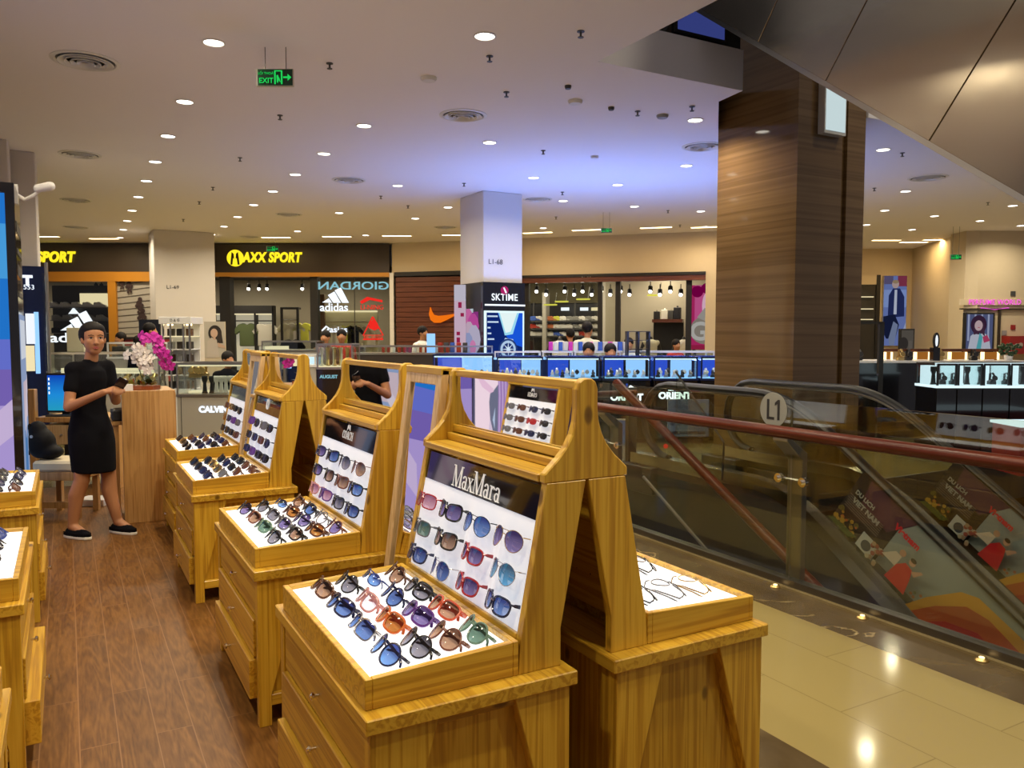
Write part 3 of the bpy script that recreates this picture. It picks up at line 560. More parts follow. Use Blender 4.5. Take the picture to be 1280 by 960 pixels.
# spot lamps in the shops
def spot(fr, u, v, z, label, mt='lamp_small', group='shop spot lamps', e=0):
    t = thing('spot_lamp', label, 'lamp', fr.W(u, v, z), fr.rz, group)
    MB().lathe([(.02, .1), (.05, .08), (.055, -.02), (.05, -.03)], n=10).build('housing', 'black_matt', t); MB().ball((0, -.03, -.045), .04, seg=10).build('lamp_face', mt, t); MB().tube([(0, 0, .1), (0, 0, .2)], .012, 6).build('stem', 'black_matt', t)
    return t
glow('lamp_small', (1, .95, .85), 12)
B6 = F3.back(1.0)
for k, x in enumerate((671, 683, 706, 718, 728.5, 740, 752, 763, 776, 787, 813, 825, 838, 851)):
    u, z = B6.L(x, 366 if k % 2 else 362); ball = spot(B6, u, 0, z, '%s spot lamp along the shoe shop ceiling track' % ORD[k + 1])
B7 = F1.back(2.0)
for k, x in enumerate((311, 324, 334, 378, 120, 127)):
    u, z = B7.L(x, 359); spot(B7, u, 0, z, '%s spot lamp inside the sport shop' % ORD[k + 1])
glow('oval_glow', (.8, .75, .1), .9)
# pendant swoosh shaped hangers replaced by oval tracks over the shoe wall
for k, (x, y) in enumerate(((688, 381), (702, 377), (729, 374), (818, 369))):
    B8 = F3.back(1.8); u, z = B8.L(x, y); t = thing('oval_lamp', '%s yellow glowing oval hanging ring lamp in the shoe shop' % ORD[k + 1], 'lamp', B8.W(u, 0, z), B8.rz, 'oval lamps in the shoe shop')
    MB().tube([(.16 * math.cos(a * PI / 8), .1 * math.sin(a * PI / 8), 0) for a in range(16)], .02, 6, closed=True).build('ring', 'oval_glow', t)
    MB().tube([(.12, 0, .02), (.16, 0, .3)], .01, 6).build('hanger', 'steel', t)
# goods deeper in the doorway bay
B9 = F3.back(2.2)
sh2 = B9.thing('display_shelf', 'dark wooden shelf with boxes and bags at the back of the shoe shop', 'shelf')
s0, s1, z0, z1 = B9.R(815, 399, 853, 403); MB().box(s0, s1, 0, .4, z0, z1).build('shelf_board', 'dark_slat', sh2); MB().box(s0, s1, .3, .4, 0, z0).build('panel', 'black_matt', sh2)
for k, (x, w, h, mt, nm) in enumerate(((820, 7, 10, 'black_matt', 'black'), (830, 8, 12, 'cloth_white', 'white'), (838, 6, 11, 'dark_grey', 'dark grey'), (846, 9, 15, 'black_satin', 'tall black'))):
    a0, a1, b0, b1 = B9.R(x - w / 2, 399 - h, x + w / 2, 399); o = MB().box(a0, a1, .06, .3, z1, z1 + b1 - b0).box(a0 + .06, a1 - .06, .15, .2, z1 + b1 - b0, z1 + b1 - b0 + .04).build('shopping_bag', mt, bev=.01); o.location = B9.p0; o.rotation_euler = (0, 0, B9.rz); tag(o, nm + ' bag standing on the wooden shelf in the shoe shop', 'bag')
pink = F3.thing('shop_poster', 'pink shop poster with hanging lamps and big script letters', 'poster')
s0, s1, z0, z1 = F3.R(863, 356, 895, 437); MB().box(s0, s1, .1, .16, z0, z1).build('board', 'white_plastic', pink)
fl = Flat(pink, (s0, .097, z0), (1, 0, 0), (0, 0, 1), s1 - s0, z1 - z0, glow=.55)
fl.rect(0, 1, 0, 1, (.55, .03, .16)); fl.rect(.15, 1, .35, 1, (.75, .12, .36))
for u, v, r in ((.25, .9, .09), (.6, .95, .08), (.9, .9, .09)): fl.disc(u, v, r, (.25, .0, .08))
fl.disc(.62, .68, .2, (1, .62, .8), sx=.35); fl.disc(.95, .62, .25, (.95, .5, .7), sx=.4); fl.disc(.6, .3, .22, (.33, .29, .24), sx=1.1); fl.poly([(.25, .5), (.55, .65), (1, .45), (1, .36), (.7, .42)], (.45, .42, .38)); fl.rect(0, 1, 0, .07, (.4, .02, .08))
fl.text('Go', .62, .27, .55, (.62, .6, .55), bold=.015)
# ------------------------------------------------------------------ wooden display stands
LEAN = Vector((-.125 + .206, 0, 1.11 - .70)).normalized()
def cap_profile():
    h = [(.135, 1.108), (.135, 1.132), (.115, 1.15), (.09, 1.172), (.066, 1.2), (.048, 1.232), (.038, 1.265), (.034, 1.3), (.034, 1.352), (.027, 1.372), (.012, 1.382)]
    return [(-x, z) for x, z in h] + [(x, z) for x, z in h[::-1]]
LEGP = [(.213, .61), (.206, .70), (.128, 1.108), (.004, 1.108), (.083, .712), (.083, .61)]
def front_basis(s, y, k, lift=0.0):          # point on the leaning board: y along the stand, k metres up the slope; returns (origin, x axis, up axis, outward)
    up = Vector((-s * LEAN.x, 0, LEAN.z)); out = Vector((s * LEAN.z, 0, LEAN.x))
    return Vector((s * .206, y, .70)) + up * k + out * lift, Vector((0, s, 0)), up, out
def stand_side(t, s, head, D=.92, opened=(0, .012, .03)):
    def bx(name, mat, a, b, y0, y1, z0, z1, bev=.0025, par=None): return MB().box(min(s * a, s * b), max(s * a, s * b), y0, y1, z0, z1).build(name, mat, par or t, bev=bev)
    bx('countertop', 'pine_y', .06, .645, 0, D, .572, .61, .003)
    bx('cabinet_body', 'pine_z', .085, .607, .055, D - .055, .09, .572)
    for y0, y1 in ((.014, .055), (D - .055, D - .014)):
        MB().prism([(s * .632, 0), (s * .632, .572), (s * .455, .572), (s * .585, .12), (s * .585, 0)], 'xz', y0, y1).build('corner_board', 'pine_z', t, bev=.002)
        MB().prism([(s * .078, 0), (s * .078, .572), (s * .245, .572), (s * .12, .12), (s * .12, 0)], 'xz', y0, y1).build('corner_board', 'pine_z', t, bev=.002)
        bx('bottom_rail', 'pine_x', .12, .585, y0 + .006, y1 - .004, .075, .118); bx('top_rail', 'pine_x', .2, .5, y0 + .012, y1 - .004, .545, .572)
    for a in ((.59, .64), (.08, .12)):
        for y0, y1 in ((.055, .1), (D - .1, D - .055)): bx('foot', 'pine_z', a[0], min(a[1], .607), y0, y1, 0, .09)
    for k, (z0, z1) in enumerate(((.415, .555), (.262, .405), (.098, .252))):
        d = bx('drawer', 'pine_y', .609, .628 + opened[k], .062, D - .062, z0, z1, .003)
        MB().lathe([(.004, 0), (.005, .012), (.011, .016), (.011, .022), (.006, .026)], n=10, mat=basis((s * (.628 + opened[k]), D / 2, (z0 + z1) / 2), (0, 1, 0), (0, 0, s))).build('knob', 'chrome', d, smooth=True)
    # tray
    y0, y1 = .05, D - .05
    mb = MB().box(min(s * .612, s * .63), max(s * .612, s * .63), y0, y1, .61, .686).box(min(s * .2135, s * .23), max(s * .2135, s * .23), y0, y1, .61, .702)
    for a, b in ((y0, y0 + .018), (y1 - .018, y1)): mb.prism([(s * .23, .61), (s * .612, .61), (s * .612, .686), (s * .23, .7015)], 'xz', a, b)
    mb.build('tray_frame', 'pine_x', t, bev=.002)
    MB().prism([(s * .231, .64), (s * .611, .64), (s * .611, .672), (s * .231, .687)], 'xz', y0 + .019, y1 - .019).build('light_panel', 'tray_lit', t)
    # A legs, board, header, shelf
    for a, b in ((y0, y0 + .028), (y1 - .028, y1)): MB().prism([(s * x, z) for x, z in LEGP], 'xz', a, b).build('slanted_leg', 'pine_z', t, bev=.002)
    o, xa, up, out = front_basis(s, 0, 0)
    def sl(name, mat, ya, yb, k0, k1, l0, l1, bev=0):
        m = Matrix.Translation(front_basis(s, 0, 0)[0]) @ Matrix(((0, up.x, out.x, 0), (1, 0, 0, 0), (0, up.z, out.z, 0), (0, 0, 0, 1)))
        return MB().box(ya, yb, k0, k1, l0, l1, mat=m).build(name, mat, t, bev=bev)
    sl('light_board', 'board_lit', y0 + .029, y1 - .029, .012, .31, -.03, -.008)
    hd = sl('header', 'header_black', y0 + .029, y1 - .029, .311, .404, -.03, -.006)
    sl('board_rail', 'pine_y', y0 + .029, y1 - .029, -.012, .011, -.03, .002, .002)
    sl('back_panel', 'pine_y', y0 + .029, y1 - .029, -.02, .4, -.05, -.031)
    MB().box(min(s * .04, s * .139), max(s * .04, s * .139), y0 + .029, y1 - .029, 1.108, 1.13).build('shelf', 'pine_y', t, bev=.003)
    MB().box(min(s * .04, s * .055), max(s * .04, s * .055), y0 + .029, y1 - .029, 1.131, 1.156).build('step_rail', 'pine_y', t, bev=.002)
    MB().box(min(s * .021, s * .033), max(s * .021, s * .033), y0 + .029, y1 - .029, 1.157, 1.184).build('mirror_rail', 'pine_y', t, bev=.002)
    MB().box(min(s * .012, s * .017), max(s * .012, s * .017), y0 + .029, y1 - .029, 1.184, 1.352).build('mirror', 'mirror', t)
    if head: head(hd, s, (y0 + y1) / 2)
def display_stand(name, label, loc, sides, D=.92, opened=(0, .012, .03)):
    t = thing(name, label, 'display stand', loc, 0, None)
    for s, head in sides: stand_side(t, s, head, D, opened)
    y0, y1 = .05, D - .05
    for a, b in ((y0, y0 + .028), (y1 - .028, y1)): MB().prism(cap_profile(), 'xz', a, b).build('end_cap', 'pine_z', t, bev=.003)
    MB().box(-.022, .022, y0 + .028, y1 - .028, 1.352, 1.375).build('top_rail', 'pine_y', t, bev=.002)
    MB().box(-.011, .011, y0 + .029, y1 - .029, 1.15, 1.352).build('core_panel', 'pine_y', t)
    return t
pm('header_black', (.008, .007, .009), .06, coat=.6)
def lit_grid(name, col, st, rows):
    m = bpy.data.materials.new(name); m.use_nodes = True; nt = m.node_tree; nt.nodes.clear(); M[name] = m
    o = N(nt, 'ShaderNodeOutputMaterial'); b = N(nt, 'ShaderNodeBsdfPrincipled'); tc = N(nt, 'ShaderNodeTexCoord'); sp = N(nt, 'ShaderNodeSeparateXYZ'); nt.links.new(tc.outputs['Generated'], sp.inputs[0])
    cb = N(nt, 'ShaderNodeCombineXYZ'); nt.links.new(sp.outputs['Y'], cb.inputs['X']); nt.links.new(sp.outputs[rows], cb.inputs['Y'])
    br = N(nt, 'ShaderNodeTexBrick', offset=0.0, i_Scale=1.0); br.inputs['Brick Width'].default_value = .25; br.inputs['Row Height'].default_value = .3333 if rows == 'Z' else .25; br.inputs['Mortar Size'].default_value = .004
    br.inputs['Color1'].default_value = rgba(col); br.inputs['Color2'].default_value = rgba([c * .93 for c in col]); br.inputs['Mortar'].default_value = rgba([c * .78 for c in col])
    nt.links.new(cb.outputs[0], br.inputs['Vector']); nt.links.new(br.outputs['Color'], b.inputs['Emission Color']); b.inputs['Emission Strength'].default_value = st
    b.inputs['Base Color'].default_value = (.7, .7, .72, 1); b.inputs['Roughness'].default_value = .5; nt.links.new(b.outputs[0], o.inputs[0])
lit_grid('tray_lit', (.98, .99, 1.0), .85, 'X'); lit_grid('board_lit', (.78, .83, .97), .5, 'Z')
def head_text(txt, size, xs=.8, extra=None, dy=0):
    def f(hd, s, ym):
        o, xa, up, out = front_basis(s, ym + dy * s, .352, -.005)
        text(txt, size, 'print_white', hd, o, xa, up, xs=xs)
        if extra: extra(hd, s, ym, o, xa, up, out)
    return f
pm('print_white', (.85, .85, .85), .5, emis=.25)
def _ln(x0, y0, x1, y1, w): return [(x0 - w / 2, y0), (x0 + w / 2, y0), (x1 + w / 2, y1), (x1 - w / 2, y1)]
def _sf(x, y, w): return [(x - w / 2, y), (x + w / 2, y), (x + w / 2, y + .045), (x - w / 2, y + .045)]
def _arc(cx, cy, rx, ry, a0, a1, t0, t1, n=14):
    o, i = [], []
    for k in range(n + 1):
        a = math.radians(a0 + (a1 - a0) * k / n); t = t0 + (t1 - t0) * abs(math.cos(a)); o.append((cx + rx * math.cos(a), cy + ry * math.sin(a))); i.append((cx + (rx - t) * math.cos(a), cy + (ry - min(t, t0 * 1.6)) * math.sin(a)))
    return [[o[k], o[k + 1], i[k + 1], i[k]] for k in range(n)]
GLY = {'M': (1.08, [_ln(.13, 0, .13, 1, .06), _ln(.92, 0, .92, 1, .16), _ln(.53, 0, .16, 1, .17), _ln(.53, 0, .9, 1, .06), _sf(.13, 0, .3), _sf(.92, 0, .36), _sf(.1, .955, .26), _sf(.96, .955, .26)]),
 'a': (.6, _arc(.27, .19, .22, .2, 0, 360, .05, .12) + _arc(.28, .44, .23, .19, 0, 165, .05, .13, 8) + [_ln(.45, 0, .45, .46, .12), _sf(.49, 0, .18)]),
 'x': (.62, [_ln(.49, 0, .12, .62, .15), _ln(.1, 0, .5, .62, .06), _sf(.1, 0, .24), _sf(.5, 0, .26), _sf(.12, .575, .26), _sf(.5, .575, .22)]),
 'r': (.48, [_ln(.16, 0, .16, .62, .12), _sf(.17, 0, .32), _sf(.1, .575, .18)] + _arc(.34, .4, .18, .22, 30, 150, .07, .1, 6)),
 'C': (.8, _arc(.43, .5, .4, .5, 42, 318, .05, .17, 20) + [[(.68, .68), (.74, .68), (.74, .95), (.7, .95)]]), 'O': (.88, _arc(.43, .5, .41, .5, 0, 360, .05, .17, 24)),
 'A': (.82, [_ln(.1, 0, .4, 1, .06), _ln(.7, 0, .42, 1, .17), _ln(.2, .3, .2, .35, .1), [(.2, .3), (.62, .3), (.61, .35), (.22, .35)], _sf(.1, 0, .26), _sf(.72, 0, .32)]),
 'H': (.88, [_ln(.17, 0, .17, 1, .15), _ln(.7, 0, .7, 1, .15), [(.17, .47), (.7, .47), (.7, .53), (.17, .53)], _sf(.17, 0, .32), _sf(.7, 0, .32), _sf(.17, .955, .32), _sf(.7, .955, .32)])}
def serif_text(txt, h, xs, extra=None):
    def f(hd, s, ym):
        o, xa, up, out = front_basis(s, ym, .352, -.0058); W = sum(GLY[c][0] for c in txt) * h * xs; x = -W / 2
        for c in txt:
            adv, polys = GLY[c]; mb = MB()
            for k, p in enumerate(polys): mb.slab([o + xa * (x + u * h * xs) + up * (v - .5) * h + out * (.0001 * (k % 7)) for u, v in p], out, .0012)
            mb.build('letter', 'print_white', hd); x += adv * h * xs
        if extra: extra(hd, s, ym, o, xa, up, out)
    return f
def coach_mark(hd, s, ym, o, xa, up, out):
    c = o + up * .033
    for sg, w in ((-1, .016), (1, .02)): MB().slab([c + xa * (sg * .004), c + xa * (sg * (.004 + w)) - up * .012, c + xa * (sg * (.004 + w * .7)) + up * .012, c + xa * (sg * .006) + up * .016], out, .0015).build('emblem', 'print_white', hd)
def ring_mark(hd, s, ym, o, xa, up, out):
    c = o + up * .022
    MB().tube([c + xa * (.025 * math.cos(a * PI / 10)) + up * (.03 * math.sin(a * PI / 10)) for a in range(20)], .0055, 6, closed=True).build('emblem', 'print_white', hd)
XC = 1.222
STANDS = [('front stand', 1.725), ('second stand', 3.045), ('third stand', 4.665), ('last stand', 5.915)]
st1 = display_stand('display_stand', 'pine double display stand at the front with long white lettering on its header', (XC, 1.725, 0), ((-1, serif_text('MaxMara', .068, .95)), (1, None)))
st2 = display_stand('display_stand', 'second pine double display stand along the aisle, white lettering with small emblem', (XC + .012, 3.045, 0), ((-1, serif_text('COACH', .036, 1.0, coach_mark)), (1, None)))
st3 = display_stand('display_stand', 'third pine double display stand along the aisle with white ring emblem', (XC, 4.665, 0), ((-1, head_text('Oakley', .02, .9, ring_mark)), (1, None)), D=.87)
st4 = display_stand('display_stand', 'last pine display stand beside the tall plank counter, partly behind a mirror', (XC + .06, 5.93, 0), ((-1, None),), D=.86)
# ------------------------------------------------------------------ standing mirrors between the stands
def floor_mirror(label, loc, w=.345):
    t = thing('floor_mirror', label, 'mirror', loc)
    for s in (-1, 1):
        up = Vector((-s * .135, 0, 1.0)).normalized(); out = Vector((s * up.z, 0, s * 0 + .135 * up.z)); base = Vector((s * .215, 0, 0)); H = 1.385
        m = Matrix.Translation(base) @ Matrix(((0, up.x, out.x, 0), (1, 0, 0, 0), (0, up.z, out.z, 0), (0, 0, 0, 1)))
        f = 'mirror_frame'; mb = MB()
        mb.box(0, .048, 0, H, -.03, 0, mat=m).box(w - .048, w, 0, H, -.03, 0, mat=m).box(.048, w - .048, H - .06, H, -.03, 0, mat=m).box(.048, w - .048, 0, .3, -.03, -.004, mat=m)
        mb.build(f, 'pale_z', t, bev=.003); MB().box(.046, w - .046, .29, H - .055, -.024, -.012, mat=m).build('mirror_glass', 'mirror', t); MB().box(.01, w - .01, .05, H - .02, -.038, -.031, mat=m).build('back_board', 'pine_z', t)
    for y in (.012, w - .03): MB().prism([(-.175, .02), (.175, .02), (.01, 1.34), (-.01, 1.34)], 'xz', y, y + .018).build('side_board', 'pine_z', t)
    MB().box(-.035, .035, 0, w, 1.35, 1.378).build('top_board', 'pine_y', t, bev=.003)
    return t
floor_mirror('tall pale framed mirror between the front and the second display stand', (XC + .004, 2.668, 0))
floor_mirror('tall pale framed mirror between the third and the last display stand', (XC - .04, 5.545, 0), .36)
# stands along the other side of the aisle (they face the aisle)
XL = -.792
ls1 = display_stand('display_stand', 'pine display stand across the aisle at the bottom corner with open drawers', (XL, 1.42, 0), ((1, None),), opened=(0, .01, .03))
ls2 = display_stand('display_stand', 'pine display stand across the aisle facing the second stand', (XL, 3.055, 0), ((1, None),), opened=(0, .012, .05))
ls3 = display_stand('display_stand', 'pine display stand across the aisle near the desk bench', (XL, 4.76, 0), ((1, serif_text('COACH', .032, 1.0, coach_mark)),), D=.87)
# ------------------------------------------------------------------ sunglasses
def outline(style, n=22):
    out = []
    for i in range(n):
        a = 2 * PI * i / n; c, s_ = math.cos(a), math.sin(a)
        if style == 'round': p = (.026 * c, .025 * s_)
        elif style == 'aviator':
            x = .029 * c; z = .026 * s_; k = (z - .01) / .036; x = x * (1 + .16 * k) + (.004 * -k); p = (x, z - .003)
        elif style == 'square': p = (.029 * math.copysign(abs(c) ** .55, c), .021 * math.copysign(abs(s_) ** .6, s_))
        elif style == 'cat-eye': z = .022 * math.copysign(abs(s_) ** .75, s_); x = .03 * math.copysign(abs(c) ** .75, c); p = (x, z + (.007 * max(0, x / .03) if z > 0 else 0))
        elif style == 'oval': p = (.027 * c, .016 * s_)
        else: z = .0215 * math.copysign(abs(s_) ** .7, s_); x = .029 * math.copysign(abs(c) ** .7, c); p = (x * (1 + .09 * z / .02), z)
        out.append(p)
    return out
RIMR = {'aviator': .0011, 'oval': .0017, 'round': .0022, 'cat-eye': .003, 'square': .0022, 'wide': .003}
_gm = {}
def gmesh(style, folded, thin=None):
    key = (style, folded)
    if key in _gm: return _gm[key]
    r = RIMR[style]; off = .034; ol = outline(style); fr = MB()
    def wrap(x, z): return Vector((x, -.018 * (abs(x) / .066) ** 2, z))
    for sg in (-1, 1): fr.tube([wrap(sg * (off + x), z) for x, z in ol], r, 6, closed=True)
    fr.tube([wrap(-.008, .006), Vector((0, .002, .009)), wrap(.008, .006)], r * 1.1, 6)
    if style == 'aviator': fr.tube([wrap(-.014, .018), Vector((0, .001, .019)), wrap(.014, .018)], r, 5)
    for sg in (-1, 1): fr.tube([wrap(sg * .06, .013), wrap(sg * .068, .014), wrap(sg * .0685, .014) + Vector((0, -.008, 0))], max(r, .0016), 6)
    frm = fr.mesh('rims', None, smooth=True); frm.materials.append(None)
    lens_ = []
    for sg in (-1, 1):
        lb = MB(); c = lb.bm.verts.new(wrap(sg * off, 0) + Vector((0, .0025, 0))); vs = [lb.bm.verts.new(wrap(sg * (off + x), z)) for x, z in ol]; mid = [lb.bm.verts.new(wrap(sg * (off + x * .55), z * .55) + Vector((0, .0018, 0))) for x, z in ol]; n = len(vs)
        for i in range(n): lb.bm.faces.new((vs[i], vs[(i + 1) % n], mid[(i + 1) % n], mid[i])); lb.bm.faces.new((mid[i], mid[(i + 1) % n], c))
        me = lb.mesh('lens', None, smooth=True); me.materials.append(None); lens_.append(me)
    tem = []
    for sg in (-1, 1):
        tb = MB(); x0, y0, z0 = sg * .0685, -.027, .014; rr = max(r, .0016)
        if folded:
            d = -.005 if sg < 0 else -.0
            path = [Vector((x0, y0 + .004, z0)), Vector((x0 - sg * .006, y0 - .006 + d, z0)), Vector((x0 - sg * .09, y0 - .006 + d, z0 - .004)), Vector((x0 - sg * .115, y0 - .006 + d, z0 - .012)), Vector((x0 - sg * .132, y0 - .006 + d, z0 - .028))]
        else: path = [Vector((x0, y0 + .004, z0)), Vector((x0, y0 - .012, z0)), Vector((x0 - sg * .004, y0 - .052, z0 - .002))]
        tb.tube(path, [rr, rr * 1.25, rr * 1.1, rr, rr][:len(path)], 6, squash=(.7, 1.5) if r > .002 else None)
        me = tb.mesh('temple', None, smooth=True); me.materials.append(None); tem.append(me)
    _gm[key] = (frm, lens_, tem); return _gm[key]
def part(mesh, name, mat, parent):
    o = bpy.data.objects.new(name, mesh); COL.objects.link(o); o.parent = parent
    o.material_slots[0].link = 'OBJECT'; o.material_slots[0].material = M[mat]; return o
_flat = {}
def sunglasses(style, frame, lensn, mat4, label, group, folded=True, parts=True):
    frm, ln, tm = gmesh(style, folded)
    if parts:
        t = bpy.data.objects.new('sunglasses', None); COL.objects.link(t); t.empty_display_size = .05; t.matrix_world = mat4
        part(frm, 'frame', 'frame_' + frame, t)
        for m in ln: part(m, 'lens', 'lens_' + lensn, t)
        for m in tm: part(m, 'temple', 'frame_' + frame, t)
    else:
        key = (style, folded, frame, lensn)
        if key not in _flat:
            me = bpy.data.meshes.new('sunglasses'); bm = bmesh.new()
            for i, m in enumerate([frm] + tm + ln):
                k = len(bm.faces); bm.from_mesh(m); bm.faces.ensure_lookup_table()
                for f in bm.faces[k:]: f.material_index = 0 if i < 3 else 1
            bm.to_mesh(me); bm.free(); me.materials.clear(); me.materials.append(M['frame_' + frame]); me.materials.append(M['lens_' + lensn]); _flat[key] = me
        t = bpy.data.objects.new('sunglasses', _flat[key]); COL.objects.link(t); t.matrix_world = mat4
    return tag(t, label, 'sunglasses', group)
def gframe(o, xa, zup, sc=1.0):
    xa = Vector(xa).normalized(); z = Vector(zup).normalized(); y = z.cross(xa); m = Matrix.Identity(4)
    for i in range(3): m[i][0], m[i][1], m[i][2], m[i][3] = xa[i] * sc, y[i] * sc, z[i] * sc, o[i]
    return m
def on_tray(st, s, D, colr, rowr, sc=1.0, tilt=48, jit=.12):
    """slot on a tray: colr 0..1 along the stand (0 = near end), rowr 0..1 from the aisle edge to the board"""
    u = .585 - rowr * (.585 - .262); z = .672 + (.611 - u) / .38 * .015
    y = .05 + .02 + colr * (D - .14)
    a = math.radians(tilt); yaw = random.uniform(-jit, jit)
    out = Vector((s * math.cos(a), 0, math.sin(a))); zup = Vector((-s * math.sin(a), 0, math.cos(a)))
    R = Matrix.Rotation(yaw, 3, 'Z'); out = R @ out; zup = R @ zup; xa = (R @ Vector((0, -s, 0)))
    o = Vector(st.location) + Vector((s * u, y, z)) + zup * .024 * sc + Vector((0, 0, .006)) + out * .012
    return gframe(o, -xa if False else zup.cross(out) * -1, zup, sc)
def on_board(st, s, D, colr, rowr, sc=1.0):
    o, xa, up, out = front_basis(s, .079 + colr * (D - .158), .29 - rowr * .27, .038)
    yaw = random.uniform(-.08, .08); R = Matrix.Rotation(yaw, 3, up); out2 = R @ out
    z = (up + out2 * -.12).normalized(); out2 = (out2 + up * .12).normalized()
    return gframe(Vector(st.location) + o - out * .005, out2.cross(z), z, sc)
NAMES = {'round': 'round', 'aviator': 'aviator', 'square': 'square', 'cat-eye': 'cat-eye', 'oval': 'slim oval', 'wide': 'wide'}
WHERE = ['near end', 'second from near end', 'second from far end', 'far end']
def fill_tray(st, s, D, spec, who, parts=True, sc=1.0, cols=None):
    rows = len(spec)
    for r, row in enumerate(spec):
        for c, g in enumerate(row):
            if g is None: continue
            style, fr, le = g; n = len(row)
            cr = (c + .5) / n; rr = (r + .35) / rows
            m = on_tray(st, s, D, cr, rr * 1.02, sc)
            rowname = ('aisle edge row', 'second row', 'third row', 'row under the board')[r] if rows == 4 else ('front row', 'middle row', 'back row')[r]
            wh = WHERE[c] if n == 4 else '%s place' % ORD[c + 1]
            sunglasses(style, fr, le, m, '%s %s sunglasses, %s, %s, %s tray' % (fr, NAMES[style], rowname, wh, who), 'sunglasses lying in the lit trays', True, parts)
def fill_board(st, s, D, spec, who, parts=True, sc=1.0):
    rows = len(spec)
    for r, row in enumerate(spec):
        for c, g in enumerate(row):
            if g is None: continue
            style, fr, le = g; n = len(row)
            m = on_board(st, s, D, (c + .5) / n, (r + .5) / rows, sc)
            sunglasses(style, fr, le, m, '%s %s sunglasses, %s row, %s, %s board' % (fr, NAMES[style], ('top', 'middle', 'bottom')[r], WHERE[c] if n == 4 else '%s place' % ORD[c + 1], who), 'sunglasses hung on the lit boards', False, parts)
# columns are listed from the near end to the far end
fill_tray(st1, -1, .92, [
    [('round', 'navy', 'blue'), ('square', 'silver', 'navy'), ('wide', 'navy', 'navy'), ('wide', 'tortoise', 'brown')],
    [('round', 'black', 'smoke'), ('wide', 'orange', 'amber'), ('wide', 'pink', 'clear'), ('round', 'black', 'smoke')],
    [('round', 'brown', 'brown'), ('wide', 'purple', 'violet'), ('round', 'navy', 'navy'), ('oval', 'blue', 'blue')],
    [('round', 'green', 'green'), ('wide', 'coral', 'brown'), ('wide', 'black', 'smoke'), ('round', 'tortoise', 'brown')]], 'front stand', sc=1.18)
fill_board(st1, -1, .92, [
    [('aviator', 'gold', 'violet'), ('aviator', 'black', 'blue'), ('cat-eye', 'black', 'violet'), ('square', 'red', 'rose')],
    [('aviator', 'silver', 'sky'), ('wide', 'red', 'violet'), ('cat-eye', 'black', 'brown'), ('square', 'grey', 'green')],
    [('wide', 'navy', 'blue'), ('wide', 'red', 'violet'), ('aviator', 'silver', 'navy'), ('wide', 'navy', 'navy')]], 'front stand', sc=1.12)
PALF = ['black', 'black', 'tortoise', 'navy', 'black', 'tortoise', 'black', 'grey', 'purple', 'navy', 'gold']; PALL = ['smoke', 'navy', 'brown', 'violet', 'smoke', 'black', 'black', 'blue']
def rnd(rows, cols, seed, styles=('round', 'wide', 'square', 'cat-eye', 'aviator')):
    R = random.Random(seed); return [[(R.choice(styles), R.choice(PALF), R.choice(PALL)) for _ in range(cols)] for _ in range(rows)]
fill_tray(st2, -1, .92, [
    [('round', 'black', 'smoke'), ('wide', 'green', 'green'), ('wide', 'brown', 'brown'), ('round', 'black', 'violet')],
    [('wide', 'black', 'brown'), ('wide', 'grey', 'violet'), ('square', 'grey', 'smoke'), ('round', 'black', 'smoke')],
    [('wide', 'tortoise', 'amber'), ('round', 'navy', 'violet'), ('wide', 'tortoise', 'amber'), ('oval', 'navy', 'blue')],
    [('round', 'brown', 'violet'), ('round', 'grey', 'clear'), ('wide', 'black', 'navy'), ('wide', 'tortoise', 'brown')]], 'second stand', sc=1.18)
fill_board(st2, -1, .92, [
    [('aviator', 'brown', 'brown'), ('aviator', 'black', 'smoke'), ('cat-eye', 'black', 'navy'), ('wide', 'navy', 'violet')],
    [('wide', 'black', 'blue'), ('cat-eye', 'brown', 'brown'), ('cat-eye', 'black', 'brown'), ('wide', 'black', 'violet')],
    [('wide', 'black', 'navy'), ('cat-eye', 'black', 'smoke'), ('wide', 'purple', 'rose'), ('wide', 'pink', 'rose')]], 'second stand', sc=1.1)
fill_tray(st3, -1, .87, rnd(4, 4, 3), 'third stand', parts=False, sc=1.1); fill_board(st3, -1, .87, rnd(3, 4, 4), 'third stand', parts=False, sc=1.05)
fill_tray(st4, -1, .86, rnd(4, 4, 5), 'last stand', parts=False, sc=1.1); fill_board(st4, -1, .86, rnd(3, 4, 6), 'last stand', parts=False, sc=1.05)
fill_tray(ls3, 1, .87, rnd(4, 4, 7), 'stand near the bench', parts=False, sc=1.1); fill_tray(ls2, 1, .92, [[('wide', 'navy', 'navy'), ('wide', 'black', 'blue'), ('round', 'black', 'navy'), ('wide', 'blue', 'navy')], [], [], []], 'stand across the aisle', parts=False, sc=1.1)
fill_board(ls3, 1, .87, [[('wide', 'red', 'smoke') if c == 1 and r == 1 else ('wide', ('black', 'navy', 'tortoise', 'grey')[c], 'smoke') for c in range(4)] for r in range(3)], 'stand near the bench', parts=False)
# optical frames on the other side of the front stand, boards of the far sides (seen mirrored in the balustrade glass)
fill_tray(st1, 1, .92, [[('oval', 'gold', 'clear'), ('oval', 'black', 'clear'), ('oval', 'gold', 'blue')], [('oval', 'grey', 'clear'), ('oval', 'black', 'violet'), ('oval', 'silver', 'clear')], [('oval', 'black', 'blue'), ('oval', 'grey', 'clear'), ('oval', 'black', 'clear')]], 'front stand, balustrade side', sc=1.2)
for st_, D_, sd, w_ in ((st1, .92, 21, 'front stand, balustrade side'), (st2, .92, 22, 'second stand, balustrade side')): fill_board(st_, 1, D_, rnd(2, 4, sd), w_, parts=False)
